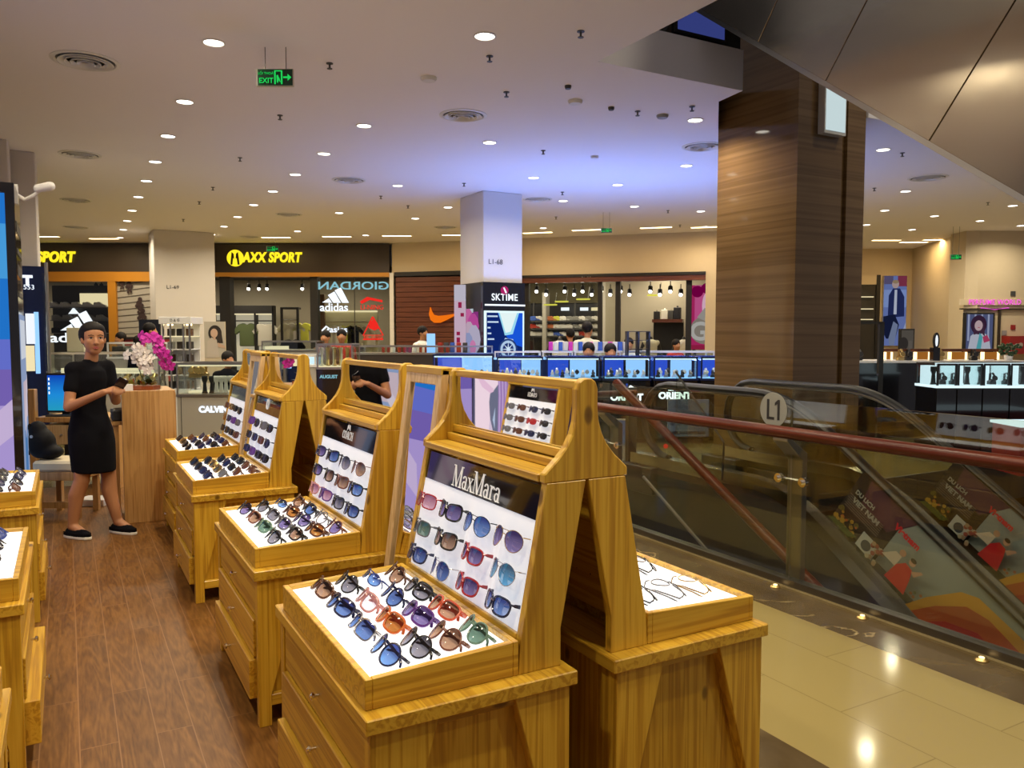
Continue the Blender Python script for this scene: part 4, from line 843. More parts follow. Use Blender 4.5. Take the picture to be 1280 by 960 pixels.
# ------------------------------------------------------------------ people
def body_object(mb, name, mat, parent, vox=.009, smooth=4):
    o = mb.build(name, mat, parent, smooth=True)
    r = o.modifiers.new('join', 'REMESH'); r.mode = 'VOXEL'; r.voxel_size = vox; r.use_smooth_shade = True
    s = o.modifiers.new('soft', 'SMOOTH'); s.iterations = smooth; s.factor = .5
    return o
def loft(rings, n=20):                      # rings: (x, y, z, rx, ry)
    mb = MB(); R = []
    for x, y, z, rx, ry in rings: R.append([mb.bm.verts.new((x + rx * math.cos(2 * PI * j / n), y + ry * math.sin(2 * PI * j / n), z)) for j in range(n)])
    for a, b in zip(R, R[1:]):
        for j in range(n): mb.bm.faces.new((a[j], a[(j + 1) % n], b[(j + 1) % n], b[j]))
    mb.bm.faces.new(R[0][::-1]); mb.bm.faces.new(R[-1]); return mb
def head_geo(mb, c, fwd, s=1.0, seg=16):
    """head as overlapping shaped volumes, face towards fwd (horizontal)"""
    c = Vector(c); f = Vector(fwd).normalized(); r = f.cross(UP).normalized()
    rot = Matrix((r, f, UP)).transposed()
    mb.ball(c + UP * .03 * s - f * .012 * s, .088 * s, (.88, 1.06, 1.05), seg, rot); mb.ball(c + f * .022 * s - UP * .035 * s, .07 * s, (.98, .95, 1.1), seg, rot)
    mb.ball(c + f * .045 * s - UP * .082 * s, .04 * s, (1.1, .9, .85), seg, rot)
    mb.limb(c + f * .085 * s + UP * .004 * s, c + f * .098 * s - UP * .03 * s, .008 * s, .0125 * s, 8)
    for sg in (-1, 1):
        mb.ball(c + r * sg * .034 * s + f * .058 * s - UP * .022 * s, .028 * s, (1, .8, .9), 10, rot)
        mb.ball(c + r * sg * .079 * s - f * .005 * s - UP * .008 * s, .026 * s, (.35, .7, 1.15), 10, rot)
        mb.ball(c + r * sg * .011 * s + f * .096 * s - UP * .033 * s, .0085 * s, (1, 1, .8), 8, rot)
    return f, r, rot
def face_parts(parent, c, f, r, rot, s=1.0):
    c = Vector(c)
    for sg in (-1, 1):
        e = c + r * sg * .032 * s + f * .083 * s + UP * .008 * s
        MB().ball(e, .0112 * s, (1.3, .35, .5), 10, rot).build('eye', 'eye_white', parent, smooth=True); MB().ball(e + f * .003 * s, .0062 * s, (1.05, .5, .95), 8, rot).build('iris', 'eye_dark', parent, smooth=True)
        MB().tube([e + f * .002 + r * (-.017 * s) + UP * .0015, e + f * .006 + UP * .0075 * s, e + f * .001 + r * (.017 * s) + UP * .0015], [.0012, .0022, .0012], 6).build('eyelid', 'hair', parent)
        MB().tube([e + r * (-.02 * s) + UP * .018 * s + f * .003, e + UP * .023 * s + f * .008, e + r * (.02 * s) + UP * .019 * s + f * .001], [.002, .0035, .002], 6).build('eyebrow', 'hair', parent)
    m = c + f * .092 * s - UP * .062 * s
    MB().tube([m - r * .021 * s - f * .009, m + UP * .004 * s, m + r * .021 * s - f * .009], [.0025, .006, .0025], 8).tube([m - r * .018 * s - f * .009 - UP * .006 * s, m - UP * .007 * s, m + r * .018 * s - f * .009 - UP * .006 * s], [.0025, .0062, .0025], 8).build('lips', 'lip', parent, smooth=True)
def hand_geo(mb, w, d, up, side, s=1.0, curl=.5, thumb=1):
    """hand from wrist w, pointing along d, back of the hand towards up; four separate fingers and a thumb"""
    w, d, up = Vector(w), Vector(d).normalized(), Vector(up).normalized(); sd = d.cross(up).normalized() * side
    palm = w + d * .085 * s
    for k in range(4):
        o = (k - 1.5) * .0195 * s; mb.limb(w + d * .015 + sd * o * .6, palm + sd * o, .0145 * s, .0115 * s, 8)
        L = (.068, .078, .073, .056)[k] * s; p0 = palm + sd * o; a = curl; p1 = p0 + (d * math.cos(a * .7) - up * math.sin(a * .7)) * L * .45; p2 = p1 + (d * math.cos(a * 1.6) - up * math.sin(a * 1.6)) * L * .32; p3 = p2 + (d * math.cos(a * 2.4) - up * math.sin(a * 2.4)) * L * .25
        mb.limb(p0, p1, .0095 * s, .0088 * s, 8); mb.limb(p1, p2, .0088 * s, .0082 * s, 8); mb.limb(p2, p3, .0082 * s, .007 * s, 8)
    t0 = w + d * .025 * s - sd * .02 * s; t1 = t0 + (d * .6 - sd * .8 - up * .3).normalized() * .036 * s; t2 = t1 + (d * .9 - sd * .15 - up * .4).normalized() * .032 * s
    mb.limb(t0, t1, .0135 * s, .0105 * s, 8); mb.limb(t1, t2, .0105 * s, .0085 * s, 8)
# the sales woman, standing with her phone; local x = picture right, y = away from the camera
wl = atz(121, 668, 0); wl = Vector((wl.x, wl.y, 0))
wm = thing('person', 'woman in a short black dress and black slip-on shoes holding a phone', 'person', wl, -YAW)
b = MB()
HEADC = Vector((.022, .0, 1.465)); FV = Vector((.62, -.78, 0)).normalized()
head_geo(b, HEADC, FV, .98)
b.limb((-.012, .015, 1.27), (.012, .002, 1.41), .05, .045, 12)
b.limb((-.02, 0, .80), (-.03, .01, 1.02), .09, .075, 14); b.limb((-.03, .01, 1.02), (-.025, .01, 1.2), .075, .08, 14)
SHN = Vector((-.085, -.09, 1.24)); SHF = Vector((.055, .10, 1.245)); b.limb(SHN, SHF, .048, .048, 10)
ELN = Vector((-.085, -.17, .975)); WRN = Vector((.185, -.19, 1.085)); ELF = Vector((.12, .11, 1.0)); WRF = Vector((.225, -.10, 1.09))
b.limb(SHN, ELN, .047, .036, 12); b.limb(ELN, WRN, .037, .024, 12); b.limb(SHF, ELF, .045, .035, 12); b.limb(ELF, WRF, .036, .024, 12)
hand_geo(b, WRN, (WRF - WRN) * .3 + Vector((.12, .02, .045)), (-.3, -.6, .75), 1, .95, .75)
hand_geo(b, WRF, (.45, -.55, .15), (.3, .3, .9), -1, .92, .8)
# legs: near leg behind, far leg forward
HN, HF = Vector((-.06, -.05, .80)), Vector((.035, .05, .80))
KN, KF = Vector((-.05, -.085, .43)), Vector((.075, .055, .44)); AN, AF = Vector((-.13, -.09, .085)), Vector((.135, .055, .085))
for h, k, a in ((HN, KN, AN), (HF, KF, AF)):
    b.limb(h, k, .078, .054, 14); mid = k.lerp(a, .33) + Vector((-.018, 0, 0)); b.limb(k, mid, .053, .056, 12); b.limb(mid, a, .055, .033, 12)
    b.limb(a, a + Vector((.10, -.03, -.05)), .036, .03, 10)
wb = body_object(b, 'body', 'skin', wm, .0075, 3)
face_parts(wm, HEADC, FV, FV.cross(UP), Matrix((FV.cross(UP), FV, UP)).transposed(), .98)
# hair pulled back into a bun
hb_ = MB(); c = HEADC; rr = FV.cross(UP); rot = Matrix((rr, FV, UP)).transposed()
hb_.ball(c + UP * .034 - FV * .034, .096, (.97, .95, 1.04), 22, rot); hb_.ball(c + UP * .071 - FV * .018, .083, (1.0, 1.04, .68), 22, rot); hb_.ball(c - FV * .115 + UP * .02, .045, (1, .9, 1), 14, rot); hb_.limb(c - FV * .06 - UP * .035, c - FV * .09 + UP * .0, .055, .04, 12)
ho = hb_.build('hair', 'hair', wm, smooth=True)
# dress: body, hips, flared to the hem; short sleeves
ax = Matrix.Rotation(math.radians(-28), 4, 'Z')
dr = MB()
def dring(x, y, z, a, d): return (x, y, z, a, d)
rings = [(-.005, 0, .478, .178, .155), (-.008, 0, .56, .182, .16), (-.014, 0, .70, .19, .165), (-.02, 0, .79, .183, .158), (-.028, .004, .90, .145, .13), (-.03, .008, .98, .128, .118), (-.03, .01, 1.08, .138, .125), (-.028, .012, 1.17, .15, .13), (-.026, .012, 1.235, .14, .11), (-.02, .012, 1.272, .085, .075), (-.012, .01, 1.30, .057, .057), (-.008, .008, 1.318, .053, .053)]
n = 28; RR = []
for x, y, z, a, d in rings:
    row = []
    for j in range(n):
        th = 2 * PI * j / n; fold = 1 + (.012 * math.sin(7 * th) if z < .75 else 0); q = ax @ Vector((a * .86 * math.cos(th) * fold, d * .95 * math.sin(th) * fold, 0)); row.append(dr.bm.verts.new((x + q.x, y + q.y, z)))
    RR.append(row)
for p, q in zip(RR, RR[1:]):
    for j in range(n): dr.bm.faces.new((p[j], p[(j + 1) % n], q[(j + 1) % n], q[j]))
dr.bm.faces.new(RR[-1]); dr.bm.faces.new(RR[0][::-1])
for s_, e_ in ((SHN, ELN), (SHF, ELF)): dr.limb(s_ + Vector((.008, .008, .008)), s_.lerp(e_, .5), .057, .052, 14)
dr.limb(SHN, SHF, .062, .06, 14)
body_object(dr, 'dress', 'cloth_black', wm, .009, 4)
for a, nm in ((AN, 'shoe'), (AF, 'shoe')):
    d = Vector((.93, -.37, 0)); o = Vector((a.x - .06, a.y + .02, 0)); sd = Vector((.37, .93, 0))
    def outl(w, L): return [(-.005, -w * .55), (.05 * L / .24, -w), (.15 * L / .24, -w * 1.12), (.215 * L / .24, -w * .8), (L, -w * .25), (L, w * .25), (.215 * L / .24, w * .8), (.15 * L / .24, w * 1.12), (.05 * L / .24, w), (-.005, w * .55)]
    mt = basis(o, d, sd); so = MB()
    up_ = MB(); pts = outl(.036, .243)
    sole = MB(); 
    for p in (sole,): p.prism(outl(.038, .248), 'xy', 0.0, .022)
    for v in sole.bm.verts: v.co = mt @ v.co
    us = up_.prism(pts, 'xy', .02, .045); 
    up_.ball((.19, 0, .035), .036, (1.25, .95, .75), 12); up_.ball((.05, 0, .045), .038, (1.2, .88, .85), 12); up_.limb((.05, 0, .04), (.18, 0, .035), .036, .034, 12)
    for v in up_.bm.verts: v.co = mt @ v.co
    sh_ = up_.build('shoe', 'cloth_black', wm, smooth=True); sole.build('sole', 'shoe_sole', sh_, bev=.004)
ph = tag(MB().box(-.035, .035, -.004, .004, -.07, .07).build('phone', 'black_gloss', bev=.003), 'black phone held in the hand of the woman in the black dress', 'phone')
pw = Matrix.Translation(wl) @ Matrix.Rotation(-YAW, 4, 'Z'); ph.matrix_world = pw @ Matrix.Translation(WRN.lerp(WRF, .6) + Vector((.075, -.02, .045))) @ Matrix.Rotation(.5, 4, 'X') @ Matrix.Rotation(.7, 4, 'Y')
# other people: build-once figures, standing or seated
def person(loc, rz, label, top, bottom, hair='hair', seated=False, skin='skin', h=1.66, face=True, arms='down'):
    t = thing('person', label, 'person', loc, rz); k = h / 1.66; b = MB(); z0 = -.36 if seated else 0
    def V(x, y, z): return Vector((x * k, y * k, (z + z0) * k))
    hc = V(.02, 0, 1.52); f = Vector((1, 0, 0)); head_geo(b, hc, f, k, 10)
    b.limb(V(-.01, 0, 1.32), V(.005, 0, 1.45), .05 * k, .046 * k); b.limb(V(0, 0, .92), V(-.01, 0, 1.25), .13 * k, .13 * k, 12)
    b.limb(V(-.01, -.16, 1.31), V(-.01, .16, 1.31), .055 * k, .055 * k)
    for sg in (-1, 1):
        sh_, el = V(-.01, sg * .18, 1.3), V(-.02, sg * .22, 1.03); wr = V(.02, sg * .22, .8) if arms == 'down' else V(.2, sg * .1, 1.06)
        b.limb(sh_, el, .047 * k, .037 * k); b.limb(el, wr, .037 * k, .026 * k); hand_geo(b, wr, wr - el, (sg * .2, 0, .3) if arms != 'down' else (.0, sg, 0), sg, .95 * k, .4)
        hp = V(0, sg * .09, .9)
        if seated: kn, an = V(.42, sg * .1, .84), V(.4, sg * .1, .44)
        else: kn, an = V(.02, sg * .1, .48), V(-.01, sg * .1, .08)
        b.limb(hp, kn, .085 * k, .056 * k); b.limb(kn, an, .056 * k, .035 * k); b.limb(an, an + Vector((.13 * k, 0, -.045 * k)), .036 * k, .03 * k)
    body_object(b, 'body', skin, t, .016, 3)
    g = MB(); g.limb(V(0, 0, .93), V(-.01, 0, 1.26), .15 * k, .145 * k, 14); g.limb(V(-.01, -.15, 1.3), V(-.01, .15, 1.3), .068 * k, .068 * k, 12)
    for sg in (-1, 1): g.limb(V(-.01, sg * .18, 1.3), V(-.018, sg * .215, 1.1), .062 * k, .056 * k)
    body_object(g, 'shirt', top, t, .018, 3)
    g = MB()
    for sg in (-1, 1):
        hp = V(0, sg * .08, .92); kn, an = (V(.42, sg * .1, .84), V(.4, sg * .1, .5)) if seated else (V(.02, sg * .1, .48), V(-.01, sg * .1, .12))
        g.limb(hp, kn, .112 * k, .075 * k); g.limb(kn, an, .075 * k, .058 * k)
    body_object(g, 'trousers', bottom, t, .018, 2)
    hh = MB().ball(hc + UP * .042 * k - f * .022 * k, .096 * k, (.93, 1.02, 1), 14, Matrix((f.cross(UP), f, UP)).transposed())
    if hair == 'bun': hh.ball(hc - f * .1 * k + UP * .06 * k, .05 * k, seg=10)
    hh.build('hair', 'hair', t, smooth=True); return t
def toward(deg): return -YAW + math.radians(deg)     # 0 faces picture right, -90 faces the camera, 90 away, 180 left
def pl(x, D): v = atd(x, 418, D); return (v.x, v.y, 0)
person(pl(284, 11.6), toward(-40), 'person in a dark suit sitting with head bowed behind the grey counter', 'cloth_black', 'cloth_black', seated=True, h=1.62, arms='fwd')
person(pl(407, 13.4), toward(-100), 'dark haired person in dark red standing behind the gold filled glass case', 'cloth_brown', 'cloth_black', h=1.58)
person(pl(427, 13.6), toward(-80), 'second dark haired person in red behind the gold filled glass case', 'cloth_red', 'cloth_black', h=1.6)
person(pl(528, 14.3), toward(-30), 'man in a white shirt standing before the timber wall with the swoosh', 'cloth_white', 'cloth_black', h=1.66)
person(pl(187, 13.1), toward(20), 'dark haired person seen behind the orchid beside the pale pillar', 'cloth_brown', 'cloth_black', h=1.7)
person(pl(174, 11.78), toward(60), 'person with head lowered just behind the magenta orchid', 'cloth_black', 'cloth_black', h=1.5)
person(pl(151, 13.5), toward(-120), 'person in a light blue shirt beside the woman in black, far back', 'cloth_blue', 'cloth_black', h=1.55)
person(pl(734, 13.2), toward(60), 'man in a cream shirt and dark trousers before the shoe rack', 'cloth_cream', 'cloth_black', h=1.72, hair='none')
person(pl(713, 15.4), toward(100), 'person in an orange top inside the shoe shop', 'cloth_orange', 'cloth_black', h=1.62)
person(pl(736, 12.0), toward(-100), 'person with a cap of black hair bending over the blue showcases', 'cloth_black', 'cloth_black', seated=True, h=1.78, arms='fwd')
person(pl(763, 12.0), toward(-80), 'person with hair in a top bun behind the blue showcases', 'cloth_black', 'cloth_black', hair='bun', seated=True, h=1.76)
person(pl(845, 14.6), toward(-60), 'person in a bright red shirt at the end of the blue showcases', 'cloth_red', 'cloth_black', h=1.42)
person(pl(786, 12.95), toward(-90), 'person in a pale top partly hidden by a dark rack at the shoe shop', 'cloth_white', 'cloth_black', h=1.46)
def dummy(loc, rz, label, top):
    t = thing('mannequin', label, 'mannequin', loc, rz); b = MB(); b.limb((0, 0, .9), (0, 0, 1.25), .13, .14, 12); b.limb((0, -.15, 1.32), (0, .15, 1.32), .055, .055); b.limb((0, 0, 1.3), (0, 0, 1.42), .05, .04)
    for sg in (-1, 1): b.limb((0, sg * .18, 1.3), (-.02, sg * .27, 1.05), .045, .035); b.limb((-.02, sg * .27, 1.05), (.06, sg * .2, .86), .035, .025); b.limb((0, sg * .09, .9), (0, sg * .1, .08), .09, .04)
    body_object(b, 'torso', 'black_satin', t, .018, 2); g = MB(); g.limb((0, 0, .98), (0, 0, 1.24), .15, .155, 12); g.limb((0, -.15, 1.3), (0, .15, 1.3), .07, .07); body_object(g, 'shirt', top, t, .018, 2)
    MB().lathe([(.2, 0), (.2, .02), (.02, .03), (.02, .1)], n=16).build('base', 'steel', t); return t
dummy(pl(700, 15.2), toward(-90), 'headless mannequin in a white top with hands on hips in the shoe shop', 'cloth_white')
dummy(F3.back(1.4).W(F3.L(798, 400)[0] + .1, 0, 0), toward(-80), 'mannequin in a white and grey top at the shoe shop doorway', 'cloth_cream')
dummy(F3.back(1.0).W(F3.L(850, 400)[0], 0, 0), toward(-90), 'mannequin in a white shirt beside the pink poster', 'cloth_white')
# ------------------------------------------------------------------ sales corner
cn = thing('plank_counter', 'tall narrow oak counter with rounded top corners beside the woman', 'counter', (.367, 6.95, 0))
r_ = .03; w_, h_ = .395, 1.055
prof = [(0, 0), (w_, 0)] + [(w_ - r_ + r_ * math.cos(a), h_ - r_ + r_ * math.sin(a)) for a in (0, PI / 6, PI / 3, PI / 2)] + [(r_ - r_ * math.sin(a), h_ - r_ + r_ * math.cos(a)) for a in (0, PI / 6, PI / 3, PI / 2)]
MB().prism(prof, 'xz', 0, .035).build('front_panel', 'oak_z', cn, bev=.003)
MB().box(.03, w_ - .02, .04, .6, .06, 1.02).build('cabinet_body', 'oak_z', cn); MB().box(.0, w_, .04, .62, 1.022, 1.05).build('top_board', 'oak_z', cn, bev=.003)
MB().box(-.06, -.02, .12, .17, 0, .78).build('side_post', 'oak_z', cn, bev=.003); MB().box(-.07, .03, .1, .62, .78, .81).build('side_shelf', 'oak_z', cn)
DK = Fr(FW * 7.75, RT)
def D(x): return DK.L(x, 500)[0]
dk = DK.thing('desk', 'wooden desk with a drawer and raised end post behind the woman', 'desk')
zt = DK.L(90, 521)[1]
MB().box(D(46), D(150), -.05, .5, zt - .05, zt).build('desktop', 'oak_z', dk, bev=.004); MB().box(D(39), D(47.5), -.06, .0, 0, DK.L(42, 486)[1]).build('end_post', 'oak_z', dk, bev=.006); MB().box(D(142), D(148), -.05, .5, 0, zt - .05).build('leg', 'oak_z', dk)
drw = MB().box(D(56), D(101), -.04, .4, DK.L(80, 555)[1], DK.L(80, 531)[1]).build('drawer', 'pale_z', dk, bev=.004); MB().ball(((D(56) + D(101)) / 2, -.05, DK.L(80, 543)[1]), .012).build('knob', 'steel', drw)
MB().box(D(48), D(140), .42, .45, .1, zt - .06).build('back_board', 'black_matt', dk)
mo = DK.thing('monitor', 'computer monitor with a blue gradient desktop screen on the desk', 'monitor')
z0, z1 = DK.L(72, 521)[1] + .035, DK.L(72, 467)[1]
MB().box(D(52), D(97), .08, .12, z0, z1).build('bezel', 'black_matt', mo, bev=.004)
def screen_mat():
    m = bpy.data.materials.new('screen'); m.use_nodes = True; nt = m.node_tree; nt.nodes.clear(); M['screen'] = m
    o = N(nt, 'ShaderNodeOutputMaterial'); e = N(nt, 'ShaderNodeEmission'); tc = N(nt, 'ShaderNodeTexCoord'); sp = N(nt, 'ShaderNodeSeparateXYZ'); nt.links.new(tc.outputs['Generated'], sp.inputs[0])
    rp = ramp(nt, [(0, (.02, .35, .55)), (.45, (.015, .28, .75)), (1, (.005, .06, .5))]); nt.links.new(sp.outputs['Z'], rp.inputs[0]); nt.links.new(rp.outputs[0], e.inputs[0]); e.inputs[1].default_value = .9; nt.links.new(e.outputs[0], o.inputs[0])
screen_mat()
MB().box(D(54), D(95.5), .076, .08, z0 + .02, z1 - .02).build('screen', 'screen', mo); MB().box(D(70), D(79), .1, .13, zt + .012, z0).build('neck', 'black_matt', mo); MB().box(D(63), D(86), .03, .2, zt, zt + .012).build('base', 'black_matt', mo)
for k in range(4): MB().box(D(55.5), D(57), .074, .076, z1 - .07 - k * .045, z1 - .045 - k * .045).build('icon', 'neon_white', mo)
kb = DK.thing('keyboard', 'dark keyboard lying on the desk below the monitor', 'keyboard'); MB().box(D(58), D(92), -.03, .02, zt, zt + .018).build('case', 'dark_grey', kb, bev=.003); MB().box(D(59), D(91), -.025, .015, zt + .018, zt + .022).build('keys', 'black_matt', kb)
BN = Fr(FW * 6.45, RT); bn = BN.thing('bench', 'low wooden bench with a pale cushion beside the woman', 'bench')
u0, u1 = BN.L(40, 600)[0], BN.L(100, 600)[0]
MB().box(u0, u1, 0, .34, .38, .47).build('cushion', 'cushion', bn, bev=.02); MB().box(u0, u1, .0, .34, .31, .379).build('seat_rail', 'oak_z', bn, bev=.003); MB().box(u0 + .03, u1 - .03, .02, .05, .08, .13).build('stretcher', 'oak_z', bn)
for u in (u0 + .02, u1 - .06):
    for v in (.0, .3): MB().box(u, u + .045, v, v + .04, 0, .31).build('leg', 'oak_z', bn)
bg = BN.thing('backpack', 'black slouching backpack on the pale bench cushion', 'bag', at=(BN.L(43, 600)[0], .12, .47))
mb = MB(); mb.ball((0, 0, .13), .13, (.85, .8, 1.0), 14); mb.ball((.06, 0, .06), .1, (1.2, .9, .6), 12); mb.ball((-.03, 0, .24), .09, (.8, .8, .9), 12); body_object(mb, 'bag_body', 'leather_black', bg, .014, 3); MB().tube([(-.05, -.1, .05), (-.09, -.13, .2), (-.04, -.08, .3)], .012, 6).build('strap', 'leather_black', bg); MB().lathe([(.0, 0), (.013, 0), (.013, .005), (0, .005)], n=12, mat=basis((-.02, -.105, .2), (1, 0, 0), (0, 0, 1))).build('badge', 'steel', bg)
pv = atd(112, 632, 6.9); o = MB().box(-.12, .12, 0, .2, 0, .06).build('carton', 'white_plastic', bev=.004); o.location = (pv.x, pv.y, .0); o.rotation_euler = (0, 0, -YAW); tag(o, 'flat white carton on the floor behind the legs of the woman', 'carton')
# orchid
oc = thing('orchid', 'potted orchid with magenta and white flower sprays on the oak counter', 'plant', (.555, 7.12, 1.05))
oc.rotation_euler = (0, 0, -YAW); R6 = random.Random(6)
MB().box(-.16, .1, -.08, .08, 0, .05).build('tray', 'case_glass', oc, bev=.004); MB().box(-.15, .09, -.07, .07, .003, .035).build('soil', 'leaf_red', oc)
def flower(p, mat, sc):
    mb = MB(); q = Matrix.Translation(p) @ Matrix.Rotation(R6.uniform(-.9, .9) - .2, 4, 'Z') @ Matrix.Rotation(R6.uniform(-.5, .5), 4, 'X')
    for k in range(5):
        a = 2 * PI * k / 5 + PI / 2; c = Vector((math.cos(a) * .022, -.004 * (k % 2), math.sin(a) * .022)) * sc
        mb.bm.faces.new([mb.bm.verts.new(q @ (c + Vector((math.cos(a) * math.cos(t) * .022 - math.sin(a) * math.sin(t) * .017, .004 * math.cos(t * 2), math.sin(a) * math.cos(t) * .022 + math.cos(a) * math.sin(t) * .017)) * sc)) for t in [i * PI / 4 for i in range(8)]])
    mb.ball(q @ Vector((0, -.006, 0)), .007 * sc, seg=6); return mb.build('flower', mat, oc)
def stem(pts): MB().tube(pts, .0035, 6).build('stem', 'stem', oc); return pts
s1 = stem([(-.02, 0, .04), (-.05, 0, .2), (-.05, 0, .36), (.0, 0, .42), (.09, 0, .39), (.15, 0, .3), (.18, 0, .2)])
s2 = stem([(0, .01, .04), (-.06, .01, .18), (-.08, -.01, .28), (-.03, -.02, .32), (.03, -.03, .26), (.04, -.03, .16)])
def along(pts, t): k = min(int(t * (len(pts) - 1)), len(pts) - 2); f = t * (len(pts) - 1) - k; return Vector(pts[k]).lerp(Vector(pts[k + 1]), f)
for k in range(17): flower(along(s1, .42 + .58 * k / 16) + Vector((R6.uniform(-.035, .035), R6.uniform(-.03, .02), R6.uniform(-.035, .035))), 'petal_magenta', 1.15)
for k in range(16): flower(along(s2, .3 + .7 * k / 15) + Vector((R6.uniform(-.045, .05), R6.uniform(-.04, .0), R6.uniform(-.05, .05))), 'petal_white', 1.1)
def leafp(p, d, L, w, mat):
    p, d = Vector(p), Vector(d).normalized(); sd = d.cross(UP).normalized(); mb = MB(); a = [mb.bm.verts.new(p + d * L * t + sd * w * math.sin(PI * min(1, t + .08)) + UP * (-.25 * L * t * t)) for t in (0, .25, .5, .75, 1)]; c = [mb.bm.verts.new(p + d * L * t - sd * w * math.sin(PI * min(1, t + .08)) + UP * (-.25 * L * t * t)) for t in (0, .25, .5, .75, 1)]
    for i in range(4): mb.bm.faces.new((a[i], a[i + 1], c[i + 1], c[i]))
    return mb.build('leaf', mat, oc, smooth=True)
for dx, dy, dz, L, w in ((.9, -.2, .5, .14, .03), (-.8, -.3, .5, .13, .03), (.3, -.8, .7, .12, .028), (.6, .3, .9, .13, .03), (-.3, .2, 1, .1, .025)): leafp((.03, 0, .05), (dx, dy, dz), L, w, 'leaf')
for k in range(34):
    x = R6.uniform(-.15, .07); leafp((x, R6.uniform(-.06, .04), .04), (R6.uniform(-1, 1), R6.uniform(-1, .4), R6.uniform(.5, 1.4)), R6.uniform(.04, .075), .012, R6.choice(('leaf_lime', 'leaf_red', 'leaf', 'leaf_lime')))
for k, (x, zz, nm) in enumerate(((.375, .1, 'clear acrylic card holder standing at the counter edge by the phone'), (.41, .055, 'small white acrylic box on the oak counter by the phone'))):
    o = MB().box(x, x + .035 + .01 * k, 7.0 - .0, 7.05, 1.05, 1.05 + zz).build('card_holder', 'white_gloss', bev=.003); tag(o, nm, 'card holder')
o = MB().box(.30, .42, 7.05, 7.3, .812, .9).build('printer', 'black_matt', bev=.01); tag(o, 'small black receipt printer on the side shelf of the oak counter', 'printer')
# ------------------------------------------------------------------ lit pylon and picture wall on the near side
px_, py_ = -.296, 6.9; ye = atx(30, 400, px_).y
py = thing('advertising_pylon', 'tall black advertising pylon with lit screen at the picture edge', 'sign', (px_, py_, 0))
MB().box(-1.0, 0, 0, ye - py_, 0, 2.6).build('pylon_body', 'black_gloss', py, bev=.006)
fl = Flat(py, (-.98, -.002, .32), (1, 0, 0), (0, 0, 1), .92, 2.2, glow=.75)
fl.rect(0, 1, .0, 1, (.22, .15, .55)); fl.rect(0, 1, .42, .55, (.16, .2, .75)); fl.rect(0, 1, .52, 1, (.02, .22, .75)); fl.rect(.0, 1, .72, .9, (.08, .42, .9)); fl.rect(.3, 1, .0, .3, (.5, .38, .8)); fl.poly([(.6, .06), (1, .2), (1, .32), (.7, .2)], (.7, .55, .85))
fl2 = Flat(py, (.003, .04, .3), (0, 1, 0), (0, 0, 1), ye - py_ - .06, 1.35, glow=.7)
fl2.rect(0, 1, 0, 1, (.35, .45, .7)); fl2.rect(.0, 1, .75, .97, (.8, .85, .95)); fl2.rect(.2, .9, .4, .62, (.75, .6, .68)); fl2.rect(.1, .6, .05, .35, (.1, .25, .55)); fl2.poly([(.3, .3), (.9, .55), (.9, .65), (.2, .4)], (.85, .75, .85))
for k in range(4): MB().box(.0, .004, .1 + .0, ye - py_ - .12, 1.78 + k * .16, 1.8 + k * .16 + (.06 if k % 2 else .02)).build('label_mark', 'dark_grey', py)
lm = thing('arm_lamp', 'white curved arm lamp on top of the black pylon', 'lamp', (px_, py_ + .12, 2.6))
MB().box(-.02, .02, -.05, .05, -.14, 0.0).build('bracket', 'white_plastic', lm); MB().tube([(0, 0, -.06), (.06, 0, -.1), (.12, -.03, -.07), (.17, -.05, -.02)], .014, 8).build('arm', 'white_plastic', lm)
MB().limb((.15, -.05, -.02), (.23, -.08, .0), .032, .034).build('lamp_head', 'white_plastic', lm, smooth=True)
# picture wall behind the stands across the aisle (seen in the mirrors)
pw_ = thing('picture_wall', 'long backlit picture wall with a close-up portrait behind the far aisle stands', 'sign', (-.95, 3.2, 0))
MB().box(-.16, 0, 0, 3.62, 0.05, 2.3).build('box_body', 'black_satin', pw_)
fl = Flat(pw_, (.002, .04, .35), (0, 1, 0), (0, 0, 1), 3.54, 1.9, glow=.9); fl.flip = True
fl.rect(0, 1, 0, 1, (.14, .12, .24)); fl.rect(0, .5, 0, 1, (.10, .10, .17))
SQ = lambda P: [(a * .54 + .012, b) for a, b in P]
fl.poly(SQ([(.12, 0), (.34, 0), (.34, .6), (.12, .6)]), (.17, .18, .27))
fl.poly(SQ([(0, 0), (0, 1), (.36, 1), (.33, .6), (.28, .44), (.24, .37), (.19, .335), (.165, .34), (.15, .28), (.16, .2), (.2, .12), (.2, 0)]), (1, .78, .88))
fl.poly(SQ([(.0, .42), (.08, .35), (.165, .325), (.2, .335), (.19, .35), (.1, .385), (0, .47)]), (.88, .58, .76)); fl.poly(SQ([(.16, .2), (.2, .12), (.2, .0), (.17, .0), (.15, .15)]), (.75, .6, .78)); fl.poly(SQ([(.19, .2), (.215, .26), (.21, .16)]), (.5, .6, .8))
for k in range(12): fl.poly(SQ([(.25 + .012 * k, 1), (.235 + .012 * k, .6), (.25 + .011 * k, .32), (.235 + .012 * k, .0), (.25 + .012 * k, .0), (.263 + .011 * k, .3), (.246 + .012 * k, .6), (.265 + .012 * k, 1)]), ((.45, .27, .58), (.62, .45, .74), (.33, .19, .48))[k % 3])
fl.poly([(.45, 0), (.45, 1), (.62, 1), (.75, .5), (.7, 0)], (.03, .02, .05)); fl.rect(.72, 1, 0, 1, (.3, .22, .62)); fl.poly([(.78, .2), (.9, .9), (1, .95), (1, .3)], (.75, .6, .82)); fl.disc(.9, .75, .2, (.05, .5, .72))
